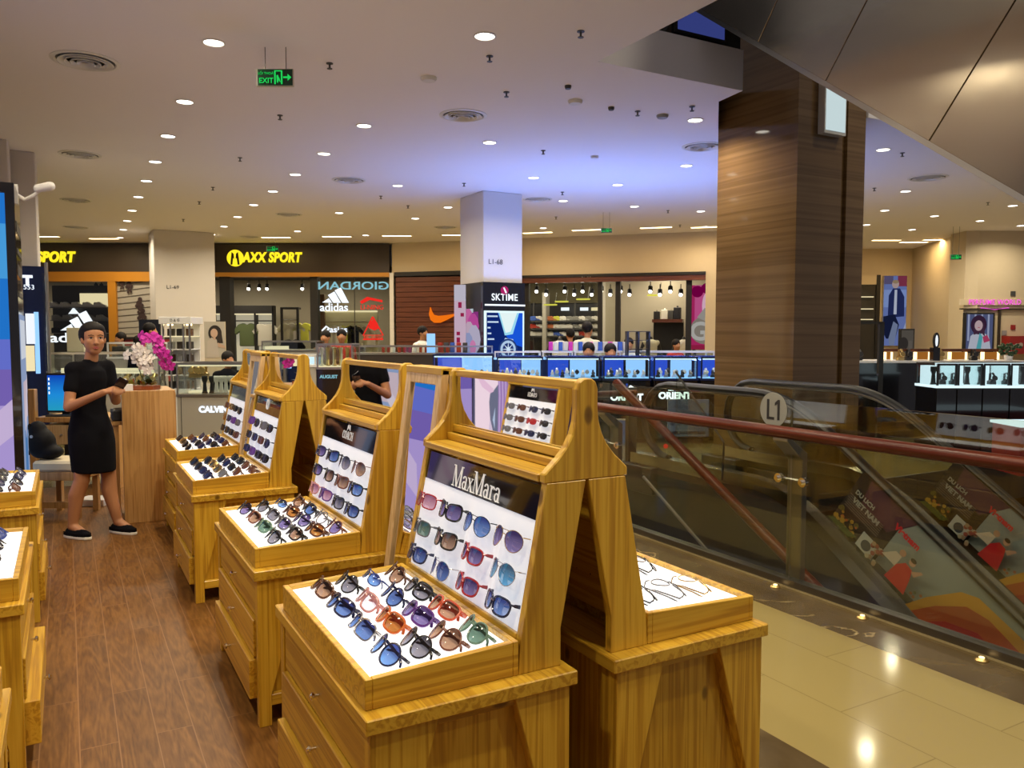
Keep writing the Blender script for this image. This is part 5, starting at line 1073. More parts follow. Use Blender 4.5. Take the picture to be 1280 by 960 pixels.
# navy kiosk around the far side pillar
kx = aty(58, 400, 11.25).x; kz = aty(50, 333, 11.25).z
nk2 = thing('shop_kiosk', 'navy blue clad kiosk with lit panels around a white pillar', 'kiosk', (kx, 11.25, 0))
MB().box(-1.5, 0, 0, .13, 0, kz).build('cladding', 'navy', nk2); MB().box(-.02, 0, -.3, 0, 0, kz - .1).build('side_glass', 'case_glass', nk2)
text('T', .16, 'neon_white', nk2, (aty(34, 351, 11.2).x - kx, -.01, aty(34, 351, 11.2).z), (1, 0, 0), (0, 0, 1), bold=.01); text('553', .08, 'neon_white', nk2, (aty(36, 359, 11.2).x - kx, -.01, aty(36, 359, 11.2).z), (1, 0, 0), (0, 0, 1))
for (x0, y0, x1, y1, mt) in ((33, 392, 43, 430, 'panel_white'), (33, 432, 43, 464, 'case_warm'), (45, 390, 48, 467, 'case_pale')):
    a, c = aty(x0, y1, 11.24), aty(x1, y0, 11.24); MB().box(a.x - kx, c.x - kx, -.02, 0, a.z, c.z).build('lit_panel', mt, nk2)
gp = MB().tube([(0, 0, 0), (0, 0, 2.35)], .02, 8).build('glass_pole', 'steel'); gp.location = (aty(60, 400, 11.0).x, 11.0, 0); tag(gp, 'slim steel pole at the corner of the navy kiosk', 'pole')
# ------------------------------------------------------------------ showcases in the middle of the hall
def showcase(fr, name, label, x0, x1, ytop, ybot, depth=.5, base='grey_panel', trim='white_gloss', back=None, shelf=True, basebot=0, gl='case_glass', floorlit=None, group=None, xs=None):
    t = fr.thing(name, label, 'showcase', group); u0, u1 = fr.L(x0, ybot)[0], fr.L(x1, ybot)[0]; xm = (x0 + x1) / 2; zb, zt = fr.L(xm, ybot)[1], fr.L(xm, ytop)[1]
    MB().box(u0, u1, 0, depth, .06, zb - .03).build('base_cabinet', base, t, bev=.004); MB().box(u0 + .03, u1 - .03, .04, depth, 0, .06).build('plinth', 'black_matt', t)
    MB().box(u0 - .01, u1 + .01, -.01, depth + .01, zb - .03, zb).build('deck', floorlit or trim, t)
    mb = MB().box(u0, u1, 0, .008, zb, zt).box(u0, u0 + .008, 0, depth, zb, zt).box(u1 - .008, u1, 0, depth, zb, zt).box(u0, u1, 0, depth, zt, zt + .01); mb.build('glass_box', gl, t)
    mb = MB()
    for u in (u0, u1 - .02):
        for v in (-.004, depth - .016): mb.box(u, u + .02, v, v + .02, zb, zt + .012)
    mb.box(u0, u1, -.004, .016, zt, zt + .025).box(u0, u1, depth - .016, depth + .004, zt, zt + .025).box(u0, u0 + .02, .016, depth - .016, zt, zt + .025).box(u1 - .02, u1, .016, depth - .016, zt, zt + .025).build('corner_frame', trim, t)
    if back: MB().box(u0 + .02, u1 - .02, depth - .03, depth - .018, zb, zt - .01).build('back_panel', back, t)
    if shelf: MB().box(u0 + .02, u1 - .02, .1, depth - .04, (zb + zt) / 2, (zb + zt) / 2 + .012).build('glass_shelf', gl, t)
    return t, u0, u1, zb, zt
def goods(fr, u, v, z, mesh, mat, label, cat, name, group=None, sc=1):
    o = bpy.data.objects.new(name, mesh); COL.objects.link(o)
    if not mesh.materials: mesh.materials.append(None)
    o.material_slots[0].link = 'OBJECT'; o.material_slots[0].material = M[mat]; o.location = fr.W(u, v, z); o.rotation_euler = (0, 0, fr.rz); o.scale = (sc,) * 3; return tag(o, label, cat, group)
WSTAND = MB().prism([(-.03, 0), (.03, 0), (.02, .02), (.013, .1), (.026, .13), (.026, .17), (-.026, .17), (-.026, .13), (-.013, .1), (-.02, .02)], 'xz', -.012, .012).mesh('watch_stand', None, bev=.004)
_w = MB(); _w.lathe([(.024, 0), (.027, .006), (.024, .012), (.02, .012)], n=14, mat=basis((0, -.02, .06), (1, 0, 0), (0, .35, 1))); _w.tube([(0, -.012, .085), (0, .012, .11), (0, .05, .1), (0, .055, .04), (0, .03, .01), (0, -.012, .035)], .009, 6, squash=(1.3, .3)); _w.prism([(-.03, 0), (.03, 0), (.03, .03), (0, .05), (-.03, .03)], 'xz', .0, .05)
WATCH = _w.mesh('watch', None, smooth=True)
C1 = Fr(FW * 9.6, RT)
t, u0, u1, zb, zt = showcase(C1, 'showcase', 'grey showcase counter with white lettering behind the last stand', 221, 312, 456, 493, .55, 'grey_panel', 'steel', None)
text('CALVIN', .1, 'neon_white', t, (C1.L(267, 512)[0], -.008, C1.L(267, 512)[1]), (1, 0, 0), (0, 0, 1), bold=.006)
MB().box(u0 + .02, u1 - .02, .3, .5, zb, zb + .02).build('lit_floor', 'case_warm', t); MB().box(C1.L(226, 500)[0], C1.L(226, 500)[0] + .006, -.004, 0, 0, zb - .03).build('joint', 'black_matt', t); MB().box(u0 + .02, u1 - .02, .02, .04, zt - .02, zt).build('lamp_strip', 'case_warm', t)
for k, x in enumerate((249, 258, 264, 270, 276, 283, 290, 297)): goods(C1, C1.L(x, 490)[0], .18, zb + .001, WSTAND, 'cloth_white' if k > 1 else 'black_satin', '%s watch stand, %s in the grey showcase counter' % (('cream' if k > 1 else 'black'), ORD[k + 1]), 'watch stand', 'watch_stand', 'watch stands in the grey showcase', 1.25)
for k, x in enumerate((228, 236, 243)): goods(C1, C1.L(x, 480)[0], .3, (zb + zt) / 2 + .013, WATCH, 'gold', 'gold watch, %s on the glass shelf of the grey showcase counter' % ORD[k + 1], 'watch', 'watch', 'watches on the glass shelf', 1.4)
C2 = Fr(FW * 10.9, RT)
t, u0, u1, zb, zt = showcase(C2, 'showcase', 'long steel framed glass showcase running behind the woman in black', 62, 200, 443, 487, .6, 'grey_panel', 'steel', None)
for a, b in ((66, 88), (133, 182)): MB().box(C2.L(a, 465)[0], C2.L(b, 465)[0], .2, .26, C2.L(100, 468)[1], C2.L(100, 461)[1]).build('lit_tray', 'case_warm', t)
MB().box(u0, u1, .05, .1, zb, zb + .02).build('lit_floor', 'case_warm', t)
for k, x in enumerate((70, 80, 138, 146, 154, 163, 172, 180, 188)): goods(C2, C2.L(x, 480)[0], .3, zb + .022, WATCH, 'gold' if k % 2 else 'steel', '%s watch, %s in the long glass showcase behind the woman' % ('gold' if k % 2 else 'steel', ORD[k + 1]), 'watch', 'watch', 'watches behind the woman', 1.7)
C2b = Fr(FW * 12.0, RT)
o = MB().box(0, C2b.L(88, 430)[0] - C2b.L(68, 430)[0], 0, .06, 0, .34).build('display_card', 'cloth_cream', bev=.006); o.location = C2.W(C2.L(68, 430)[0], .3, C2.L(131, 443)[1] + .026); o.rotation_euler = (0, 0, C2.rz); tag(o, 'beige display card standing on the glass showcase under the large logo', 'card')
t, u0, u1, zb, zt = showcase(C2b, 'showcase', 'rear glass showcase with white lit frame between woman and orchid', 134, 192, 430, 446, .5, 'grey_panel', 'white_gloss', None)
for k, (x0, x1, y0, mt, nm) in enumerate(((153, 162, 435, 'grey_plastic', 'grey'), (164, 181, 431, 'white_plastic', 'white'), (136, 150, 433, 'black_satin', 'black'))):
    a = C2b.L(x0, 446); c = C2b.L(x1, y0); o = MB().box(0, c[0] - a[0], .1, .35, 0, c[1] - zb).build('display_box', mt, bev=.004); o.location = C2b.W(a[0], 0, zb); o.rotation_euler = (0, 0, C2b.rz); tag(o, nm + ' display box inside the rear white framed showcase', 'box')
C2c = Fr(FW * 14.0, RT)
ct = C2c.thing('counter', 'dark red counter with a black screen above it beside the mural', 'counter'); a = C2c.L(148, 440); c = C2c.L(194, 424); MB().box(a[0], c[0], 0, .6, 0, c[1]).build('counter_body', 'red_metal', ct, bev=.005); MB().box(a[0] - .02, c[0] + .02, -.03, .63, c[1], c[1] + .04).build('counter_top', 'dark_brown', ct)
tv = C2c.thing('screen_or_reflection_panel', 'black flat screen standing above the dark red counter', 'screen'); a = C2c.L(167, 420); c = C2c.L(193, 399); MB().box(a[0], c[0], .2, .26, a[1], c[1]).build('panel', 'black_gloss', tv, bev=.006); MB().box((a[0] + c[0]) / 2 - .04, (a[0] + c[0]) / 2 + .04, .22, .25, C2c.L(180, 424)[1], a[1]).build('stand', 'black_matt', tv)
# tower cabinet
C3 = Fr(FW * 11.0, RT); tw = C3.thing('tower_cabinet', 'tall white glass tower cabinet with lit shelves of small boxes', 'cabinet'); a0, a1 = C3.L(203, 440)[0], C3.L(238, 440)[0]; zt = C3.L(220, 405)[1]; zb = .75
MB().box(a0 - .03, a1 + .03, -.03, .4, zt, C3.L(220, 396)[1]).build('header', 'white_gloss', tw, bev=.004); MB().box(a0, a1, 0, .36, 0, zb).build('base', 'white_gloss', tw, bev=.004); MB().box(a0, a1, .34, .36, zb, zt).build('back_panel', 'white_plastic', tw)
text('D & G', .05, 'dark_grey', tw, ((a0 + a1) / 2, -.032, zt + .05), (1, 0, 0), (0, 0, 1))
for u in (a0, (a0 + a1) / 2 - .09, (a0 + a1) / 2 + .09, a1 - .02): MB().box(u, u + .02, 0, .03, zb, zt).build('post', 'steel', tw)
sz = [zb + (zt - zb) * k / 5 for k in range(5)]
for k in range(1, 5): MB().box(a0, a1, .01, .34, sz[k], sz[k] + .015).build('shelf', 'case_warm' if k == 4 else 'white_gloss', tw)
for s_ in (-1, 1): MB().box((a0 + a1) / 2 + s_ * .13 - .03, (a0 + a1) / 2 + s_ * .13 + .03, .1, .16, zt - .02, zt).build('lamp', 'lamp_warm', tw)
n = 0
for k in range(5):
    for j in range(3):
        n += 1; o = MB().box(-.035, .035, -.05, .05, 0, .1).build('boxed_item', ('dark_brown', 'black_satin', 'cloth_brown', 'grey_plastic')[(k + j) % 4], bev=.004); o.location = C3.W(a0 + (j + .5) * (a1 - a0) / 3, .15, sz[k] + (.015 if k else .0)); o.rotation_euler = (0, 0, C3.rz)
        tag(o, 'small dark boxed item, %s from the top shelf down, %s across, white tower cabinet' % (ORD[5 - k], ORD[j + 1]), 'box', 'boxed items in the tower cabinet')
# cut-out advertising panel with a woman
C4 = Fr(FW * 12.5, RT); sd = C4.thing('advertising_standee', 'flat advertising panel showing a long haired woman in pale clothes', 'sign'); a = C4.L(256, 447); c = C4.L(281, 402)
MB().box(a[0], c[0], 0, .03, a[1] - .4, c[1]).build('board', 'wall_cream', sd); fl = Flat(sd, (a[0], -.001, a[1]), (1, 0, 0), (0, 0, 1), c[0] - a[0], c[1] - a[1])
fl.rect(0, 1, 0, 1, (.5, .45, .36)); fl.disc(.52, .68, .17, (.02, .015, .012), sx=1.1, sy=1.3); fl.poly([(.5, .4), (.9, .4), (.82, .75), (.6, .8)], (.03, .02, .015)); fl.poly([(.12, .0), (.15, .45), (.35, .56), (.6, .5), (.7, .0)], (.55, .48, .4)); fl.disc(.48, .68, .1, (.6, .4, .28), sy=1.25); fl.poly([(.44, .5), (.44, .6), (.54, .6), (.55, .5)], (.58, .38, .26)); fl.poly([(.65, .3), (1, .25), (1, .32), (.66, .42)], (.58, .38, .26))
# gold filled round case on black counter
C5 = Fr(FW * 10.4, RT); t, u0, u1, zb, zt = showcase(C5, 'showcase', 'black counter with a glass case of tall golden displays', 396, 441, 432, 459, .5, 'black_gloss', 'steel', None, shelf=False)
MB().box(u0, u1, .0, .45, zb, zb + .012).build('lit_floor', 'case_warm', t); text('AUGUST', .06, 'neon_cyan', t, (C5.L(411, 471)[0], -.008, C5.L(411, 471)[1]), (1, 0, 0), (0, 0, 1), bold=.002)
BAR = MB().lathe([(.022, 0), (.022, .02), (.014, .03), (.014, .2), (.02, .21), (.02, .23)], n=10).mesh('bar', None, smooth=True)
for k in range(10): goods(C5, u0 + .04 + k * (u1 - u0 - .08) / 9, .12 + .12 * (k % 2), zb + .013, BAR, 'gold' if k % 3 else 'cloth_cream', '%s upright display bar, %s across the glass case on the black counter' % ('golden' if k % 3 else 'cream', ORD[k + 1]), 'display bar', 'display_bar', 'display bars in the golden case', 1.05)
t, u0, u1, zb, zt = showcase(C5, 'showcase', 'white topped grey counter beside the golden glass case', 372, 395, 446, 456, .4, 'grey_panel', 'white_gloss', 'case_white', shelf=False)
C5b = Fr(FW * 12.2, RT); t, u0, u1, zb, zt = showcase(C5b, 'showcase', 'glass showcase with pale trays before the sport shop entrance', 327, 396, 428, 437, .5, 'grey_panel', 'steel', None, shelf=False)
MB().box(C5b.L(330, 436)[0], C5b.L(352, 436)[0], .05, .4, zb, zb + .05).build('lit_tray', 'case_warm', t)
# blue lit watch showcases
K = Fr(FW * 11.0, RT)
units = [(540, 618, 'first'), (620, 680, 'second'), (682, 751, 'third'), (753, 814, 'fourth'), (816, 873, 'fifth'), (875, 932, 'sixth')]
for i, (x0, x1, nm) in enumerate(units):
    t, u0, u1, zb, zt = showcase(K, 'showcase', 'blue lit watch showcase, %s from the pink light panel side' % nm, x0 + 1, x1 - 1, 448 if i else 445, 473, .55, 'black_gloss', 'navy', None, shelf=False, group='blue lit watch showcases')
    um = u0 + (u1 - u0) * (.52 if i % 2 else .45)
    MB().box(u0 + .03, um, .44, .46, zb + .005, zt - .02).build('back_panel', 'case_deep', t); MB().box(um + .01, u1 - .03, .25, .27, zb + .005, zt - .03).build('lit_screen', 'case_pale', t); MB().box(u0 + .02, u1 - .02, .02, .05, zt - .02, zt).build('lamp_strip', 'case_white', t); MB().box(u0 + .01, u1 - .01, .01, .4, zb, zb + .006).build('lit_floor', 'case_blue', t)
    for j in range(9):
        f = (j + .5) / 9; hi = j % 2; goods(K, u0 + .05 + f * (u1 - u0 - .1), .1 + .16 * hi, zb + .007, WATCH, ('steel', 'black_satin', 'white_gloss')[(j + i) % 3], '%s watch, %s along the %s blue showcase' % (('steel', 'black', 'white')[(j + i) % 3], ORD[j + 1], nm), 'watch', 'watch', 'watches in the blue showcases', 1.15 if hi else .95)
    L = bpy.data.lights.new('case_light', 'AREA'); L.energy = 26 if i else 18; L.color = (.22, .34, 1); L.shape = 'RECTANGLE'; L.size = .6; L.size_y = .3; lo = bpy.data.objects.new('case_light', L); COL.objects.link(lo); lo.parent = t; lo.location = ((u0 + u1) / 2, .28, zt - .03); lo.rotation_euler = (PI, 0, 0)
glow('neon_bright', (.75, .88, 1), 3)
def base_sign(x, y, w):
    u, z = K.L(x, y); t = K.thing('lit_sign', 'lit crest and lettering sign on the base of the %s' % w, 'sign'); MB().box(u - .26, u + .26, -.03, -.012, z - .14, z + .16).build('board', 'black_gloss', t)
    text('ORIENT', .125, 'neon_bright', t, (u, -.034, z - .04), (1, 0, 0), (0, 0, 1), bold=.006)
    for s_ in (-1, 1): MB().prism([(u + s_ * .02, z + .03), (u + s_ * .09, z + .03), (u + s_ * .1, z + .1), (u + s_ * .05, z + .13), (u + s_ * .015, z + .09)], 'xz', -.036, -.03).build('crest_shape', 'neon_bright', t)
    MB().prism([(u - .012, z + .03), (u + .012, z + .03), (u + .012, z + .15), (u - .012, z + .15)], 'xz', -.036, -.03).build('crest_bar', 'case_deep', t)
base_sign(783, 493, 'fourth blue showcase'); base_sign(843, 491, 'fifth blue showcase')
nb = K.thing('notice_board', 'pale blue notice panel with rows of small figures below the lit sign', 'notice'); a = K.L(833, 545); c = K.L(885, 499); MB().box(a[0], c[0], -.06, -.04, a[1], c[1]).build('board', 'white_plastic', nb); fl = Flat(nb, (a[0], -.061, a[1]), (1, 0, 0), (0, 0, 1), c[0] - a[0], c[1] - a[1], glow=.16)
fl.rect(0, 1, 0, 1, (.5, .58, .8)); fl.rect(.06, .92, .06, .14, (.1, .1, .16))
for k in range(5): fl.disc(.12 + .17 * k, .36, .07, (.2, .22, .32)); fl.rect(.08 + .17 * k, .15 + .17 * k, .44, .62, (.33, .37, .5))
fl.text('Xem ngay', .35, .82, .06, (.15, .17, .3)); fl.disc(.84, .82, .1, (.62, .62, .5))
pl_ = K.thing('backlit_display', 'pale blue backlit panel low on the showcase base', 'panel'); a = K.L(763, 585); c = K.L(787, 523); MB().box(a[0], c[0], -.05, -.03, a[1], c[1]).build('board', 'white_plastic', pl_); fl = Flat(pl_, (a[0], -.051, a[1]), (1, 0, 0), (0, 0, 1), c[0] - a[0], c[1] - a[1], glow=.25); fl.rect(.05, .95, .03, .97, (.35, .45, .8)); fl.text('CITIZEN', .5, .6, .06, (.8, .9, 1))
# inner run: pale lit showcases and gift boxes
K2 = Fr(FW * 12.3, RT)
for i, (x0, x1, nm) in enumerate(((618, 676, 'first'), (678, 716, 'second'), (718, 776, 'third'), (778, 893, 'fourth'))):
    t, u0, u1, zb, zt = showcase(K2, 'showcase', 'inner pale lit counter, %s behind the blue showcases' % nm, x0, x1, 441, 447, .5, 'navy', 'white_gloss', None, shelf=False, floorlit='case_pale', group='inner lit counters')
GB = [(690 + k * 6.4, ('petal_magenta', 'white_plastic', 'cloth_blue', 'column_white')[k % 4], ('pink', 'white', 'blue', 'cream')[k % 4]) for k in range(16)]
BX = MB().box(-.032, .032, -.05, .05, 0, .14).mesh('gift_box', None, bev=.004)
for k, (x, mt, nm) in enumerate(GB): goods(K2, K2.L(x, 440)[0], .42, K2.L(700, 441)[1] + .026, BX, mt, '%s upright gift box, %s along the row on the inner counter' % (nm, ORD[k + 1]), 'box', 'gift_box', 'gift boxes on the inner counter', 1.0)
for k, x in enumerate((548, 556, 564, 572, 580)): goods(K2, K2.L(x, 440)[0], .3, K2.L(560, 441)[1], BX, ('cloth_red', 'dark_grey', 'cloth_blue', 'cloth_red', 'dark_grey')[k], '%s box, %s beside the swoosh wall counter' % (('red', 'grey', 'blue', 'red', 'grey')[k], ORD[k + 1]), 'box', 'gift_box', 'boxes before the swoosh wall', 1.1)
t, u0, u1, zb, zt = showcase(K2, 'showcase', 'low counter with red goods before the swoosh wall', 448, 616, 434, 441, .5, 'dark_brown', 'steel', None, shelf=False)
for k in range(13): goods(K2, K2.L(476 + k * 6.8, 440)[0], .25, zb, BX, ('cloth_red', 'red_metal', 'cloth_white', 'cloth_red')[k % 4], '%s small box, %s along the low counter before the swoosh wall' % (('red', 'dark red', 'white', 'red')[k % 4], ORD[k + 1]), 'box', 'gift_box', 'red boxes on the low counter', .62)
o = MB().box(-.06, .06, -.06, .06, 0, .32).build('display_tower', 'case_pale', bev=.006); o.location = K2.W(K2.L(538, 440)[0], .1, K2.L(538, 443)[1]); o.rotation_euler = (0, 0, K2.rz); tag(o, 'pale blue boxed display tower at the end of the low red counter', 'display')
# black poster kiosk around the middle pillar
kx0, ky0 = 5.60, 10.97; kz = aty(628, 353, ky0).z; kx1 = aty(656, 400, ky0).x
kk = thing('shop_kiosk', 'black kiosk wrapped round the middle pillar with a lit watch poster', 'kiosk', (kx0, ky0, 0)); W_ = kx1 - kx0
MB().box(0, W_, 0, .07, 0, kz).build('front_cladding', 'black_gloss', kk); MB().box(0, .045, .07, .95, 0, kz).build('side_cladding', 'black_satin', kk); MB().box(W_ - .02, W_ + .03, .07, .9, 0, kz).build('side_cladding', 'black_gloss', kk)
def kp(x, y): p = aty(x, y, ky0); return (p.x - kx0, p.z)
text('SKTIME', .15, 'neon_white', kk, (kp(630.5, 372)[0], -.012, kp(630.5, 372)[1]), (1, 0, 0), (0, 0, 1), bold=.002, xs=.9, spacing=1.08)
e0 = kp(630.5, 363); MB().lathe([(0, 0), (.065, 0), (.065, .015), (0, .015)], n=20, mat=basis((e0[0], 0, e0[1]), (1, 0, 0), (0, 0, 1))).build('emblem_disc', glow('emblem_red', (.5, .02, .16), .8), kk); MB().prism([(e0[0] - .03, e0[1] + .04), (e0[0] - .01, e0[1] + .045), (e0[0] + .035, e0[1] - .035), (e0[0] + .01, e0[1] - .045)], 'xz', -.02, -.016).build('emblem_stripe', 'neon_white', kk)
a, c = kp(606, 382), kp(656, 380.5); MB().box(a[0], c[0], -.012, 0, a[1], a[1] + .025).build('lit_line', 'neon_white', kk)
a, c = kp(605, 470), kp(654, 389); MB().box(a[0], c[0], -.03, 0, a[1], c[1]).build('poster_frame', 'case_white', kk)
fl = Flat(kk, (a[0] + .03, -.032, a[1]), (1, 0, 0), (0, 0, 1), c[0] - a[0] - .06, c[1] - a[1] - .03, glow=.9)
fl.rect(0, 1, 0, 1, (.005, .02, .16)); fl.poly([(.3, 1), (1, 1), (1, .45), (.75, .5), (.55, .62)], (.01, .1, .75)); fl.poly([(.32, 1), (.9, 1), (.72, .66), (.5, .64)], (.35, .75, .95)); fl.poly([(.36, 1), (.84, 1), (.66, .7), (.52, .68)], (.85, 1, 1))
for k in range(5): fl.rect(.02, (.3, .32, .1, .12, .2)[k], .93 - k * .09, .955 - k * .09, (.6, .75, .95))
fl.poly([(.34, 0), (.36, .45), (.5, .6), (.72, .58), (.8, .4), (.72, .0)], (.55, .72, .95)); fl.disc(.58, .42, .17, (.02, .05, .2)); fl.disc(.58, .42, .14, (.45, .62, .85)); fl.disc(.58, .42, .1, (.02, .04, .18))
for k in range(8):
    A = k * PI / 4; fl.poly([(.58 + .02 * math.cos(A + 1.57), .42 + .012 * math.sin(A + 1.57)), (.58 + .2 * math.cos(A), .42 + .125 * math.sin(A)), (.58 - .02 * math.cos(A + 1.57), .42 - .012 * math.sin(A + 1.57))], (.7, .85, 1))
fl.poly([(0, .28), (.36, .12), (.36, .08), (0, .2)], (.2, .3, .6))
fl = Flat(kk, (-.003, .75, 0), (0, -1, 0), (0, 0, 1), .7, kz, glow=.6); zz = lambda y: aty(590, y, ky0 + .4).z / kz
fl.rect(.12, .85, zz(438), zz(390), (.35, .05, .3)); fl.rect(.15, .6, zz(391), zz(386), (.7, .85, .9))
for u, y, r, cc in ((.35, 398, .07, (.8, .2, .5)), (.6, 408, .09, (.7, .1, .45)), (.4, 416, .08, (.75, .55, .7)), (.65, 424, .1, (.65, .6, .8)), (.35, 430, .08, (.4, .45, .75)), (.6, 434, .05, (.85, .3, .6))): fl.disc(u, zz(y), r, cc, n=10)
pk = Fr(FW * 12.6, RT); pp = pk.thing('backlit_display', 'tall pale pink backlit panel beside the black poster kiosk', 'panel'); a = pk.L(568, 446); c = pk.L(582, 356); MB().box(a[0], c[0], 0, .12, 0, c[1]).build('box_body', 'white_plastic', pp); fl = Flat(pp, (a[0], -.001, a[1]), (1, 0, 0), (0, 0, 1), c[0] - a[0], c[1] - a[1], glow=.6)
fl.rect(0, 1, 0, 1, (.85, .62, .78)); fl.rect(0, 1, .78, 1, (.75, .72, .85))
for u0_, v0_, v1_ in ((.35, .68, .76), (.55, .56, .61), (.2, .3, .35), (.2, .2, .27)): fl.rect(u0_, u0_ + .3, v0_, v1_, (.45, .02, .1))
rkd = pk.thing('dark_rack', 'dark open rack of black goods standing behind the blue showcases', 'rack'); pk3 = Fr(FW * 12.0, RT); a = pk3.L(785, 447); c = pk3.L(812, 414); rkd.location = pk3.p0
for u in (a[0], (a[0] + c[0]) / 2, c[0]): MB().box(u - .012, u + .012, 0, .25, 0, c[1]).build('upright', 'black_matt', rkd)
for k in range(4): MB().box(a[0], c[0], 0, .25, a[1] + k * (c[1] - a[1]) / 3 - .01, a[1] + k * (c[1] - a[1]) / 3).build('shelf', 'black_satin', rkd)
# ------------------------------------------------------------------ right-hand kiosks and far pictures
R1_ = Fr(FW * 11.6, RT)
bc = R1_.thing('kiosk_counter', 'long black kiosk counter with pale top line under the warm lamp boxes', 'counter'); a = R1_.L(1060, 500); c = R1_.L(1290, 452); MB().box(a[0], c[0], 0, .7, 0, c[1] - .02).build('counter_body', 'black_gloss', bc); MB().box(a[0], c[0], -.02, .72, c[1] - .02, c[1] + .01).build('counter_top', 'case_warm' if False else 'white_gloss', bc)
rl = R1_.thing('wooden_rail', 'dark wooden rail carrying warm lamp boxes above the black counter', 'rail'); a = R1_.L(1114, 440); c = R1_.L(1264, 436.5); MB().box(a[0], c[0], .3, .36, a[1], c[1]).build('rail_bar', 'dark_slat', rl)
for x in (1116, 1190, 1262): u = R1_.L(x, 440)[0]; MB().box(u - .012, u + .012, .31, .35, R1_.L(1190, 451)[1], a[1]).build('post', 'dark_slat', rl)
for k, (x0, x1) in enumerate(((1115, 1126), (1154, 1174), (1198, 1221), (1240, 1262))):
    t = R1_.thing('lamp_box', '%s warm orange lamp box from the grey poster along the wooden rail' % ORD[k + 1], 'lamp', 'warm lamp boxes'); a = R1_.L(x0, 450); c = R1_.L(x1, 440.5); MB().box(a[0] + .03, c[0] - .03, .25, .29, a[1], c[1]).build('panel', glow('lamp_orange', (.55, .2, .03), .55) if 'lamp_orange' not in M else 'lamp_orange', t)
    for u in (a[0], c[0] - .03): MB().box(u, u + .03, .24, .29, a[1], c[1]).build('tube', 'warm_lamp', t)
for k, x in enumerate((1082, 1135, 1145, 1185, 1228)): goods(R1_, R1_.L(x, 450)[0], .2, R1_.L(1150, 452)[1] + .012, WATCH, 'gold' if k % 2 else 'black_satin', '%s display piece, %s along the black counter top' % ('gold' if k % 2 else 'black', ORD[k + 1]), 'watch', 'watch', 'pieces on the black counter', 1.5)
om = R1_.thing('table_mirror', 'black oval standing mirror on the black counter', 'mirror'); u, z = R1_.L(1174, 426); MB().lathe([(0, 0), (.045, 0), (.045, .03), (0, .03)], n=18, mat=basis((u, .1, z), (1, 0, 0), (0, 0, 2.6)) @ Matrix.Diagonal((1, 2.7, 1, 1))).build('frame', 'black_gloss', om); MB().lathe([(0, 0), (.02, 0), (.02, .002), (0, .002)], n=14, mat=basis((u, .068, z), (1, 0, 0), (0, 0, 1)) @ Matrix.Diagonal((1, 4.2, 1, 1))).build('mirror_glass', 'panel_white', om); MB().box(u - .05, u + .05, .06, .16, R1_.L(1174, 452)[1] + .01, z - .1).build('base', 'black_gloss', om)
R2_ = Fr(FW * 9.6, RT)
for i, (x0, x1, nm) in enumerate(((1171, 1196, 'first'), (1197, 1228, 'second'), (1229, 1262, 'third'), (1263, 1300, 'fourth'))):
    t, u0, u1, zb, zt = showcase(R2_, 'showcase', 'white lit jewellery showcase, %s from the pillar side' % nm, x0, x1, 457, 482, .5, 'black_gloss', 'black_satin', None, shelf=False, floorlit='case_white', group='white lit showcases')
    MB().box(u0 + .01, u1 - .01, .4, .42, zb, zt - .01).build('back_panel', 'case_white', t); MB().box(u0, u1, .0, .06, zt, zt + .03).build('lamp_strip', 'case_white', t)
    for j in range(2): goods(R2_, u0 + (j + .5) * (u1 - u0) / 2, .2, zb + .001, WATCH if (i + j) % 2 else WSTAND, 'black_satin', 'black piece, %s in the %s white lit showcase' % (ORD[j + 1], nm), 'watch', 'watch', None, 1.3)
fc = R2_.thing('counter', 'low dark red counter with a pale lit top below the white showcases', 'counter'); a = R2_.L(1208, 512); c = R2_.L(1330, 506); fc.location = R2_.p0 - R2_.n * -1.2; MB().box(a[0] - .1, c[0], 0, .5, 0, .52).build('counter_body', 'red_metal', fc); MB().box(a[0] - .12, c[0], -.02, .52, .52, .55).build('counter_top', 'case_white', fc)
bp_ = Fr(FW * 10.6, RT); o = bp_.thing('black_screen_frame', 'thin black standing frame beside the marble pillar', 'frame'); a = bp_.L(1043, 455); c = bp_.L(1103, 402)
for u in (a[0], c[0]): MB().box(u - .03, u + .03, 0, .06, 0, c[1]).build('post', 'black_matt', o)
MB().box(a[0], c[0], 0, .04, c[1] - .03, c[1]).build('top_bar', 'black_matt', o); MB().box(a[0] + .03, c[0] - .03, .01, .02, .3, .95).build('panel', 'black_gloss', o)
sw_ = FA.thing('shop_window', 'dark shop window with lit shelves beside the marble pillar', 'window'); 
a = FA.L(1070, 445); c = FA.L(1096, 344); MB().box(a[0] - 1, c[0], -.1, .02, 0, c[1]).build('opening', 'interior_dark', sw_); MB().box(c[0] - .06, c[0] + .04, -.14, .02, 0, c[1]).build('frame_post', 'black_matt', sw_); MB().box(a[0] - 1, c[0], -.13, -.1, FA.L(1085, 356)[1], c[1]).build('transom', 'wall_cream', sw_)
for y in (371, 386, 399): z = FA.L(1080, y)[1]; MB().box(a[0] - 1, c[0] - .15, -.2, -.1, z - .02, z).build('shelf', 'case_warm', sw_)
def framed(fr, x0, y0, x1, y1, name, label, cat, frame, t=.08):
    o = fr.thing(name, label, cat); a = fr.L(x0, y1); c = fr.L(x1, y0); MB().box(a[0], c[0], -t, 0, a[1], c[1]).build('frame', frame, o); return o, Flat(o, (a[0], -t - .001, a[1]), (1, 0, 0), (0, 0, 1), c[0] - a[0], c[1] - a[1], glow=.6), c[0] - a[0], c[1] - a[1]
o, fl, w, h = framed(FA, 1101, 345, 1132, 432, 'light_box', 'tall lit fashion poster of a man in a dark blue jacket', 'poster', 'white_plastic')
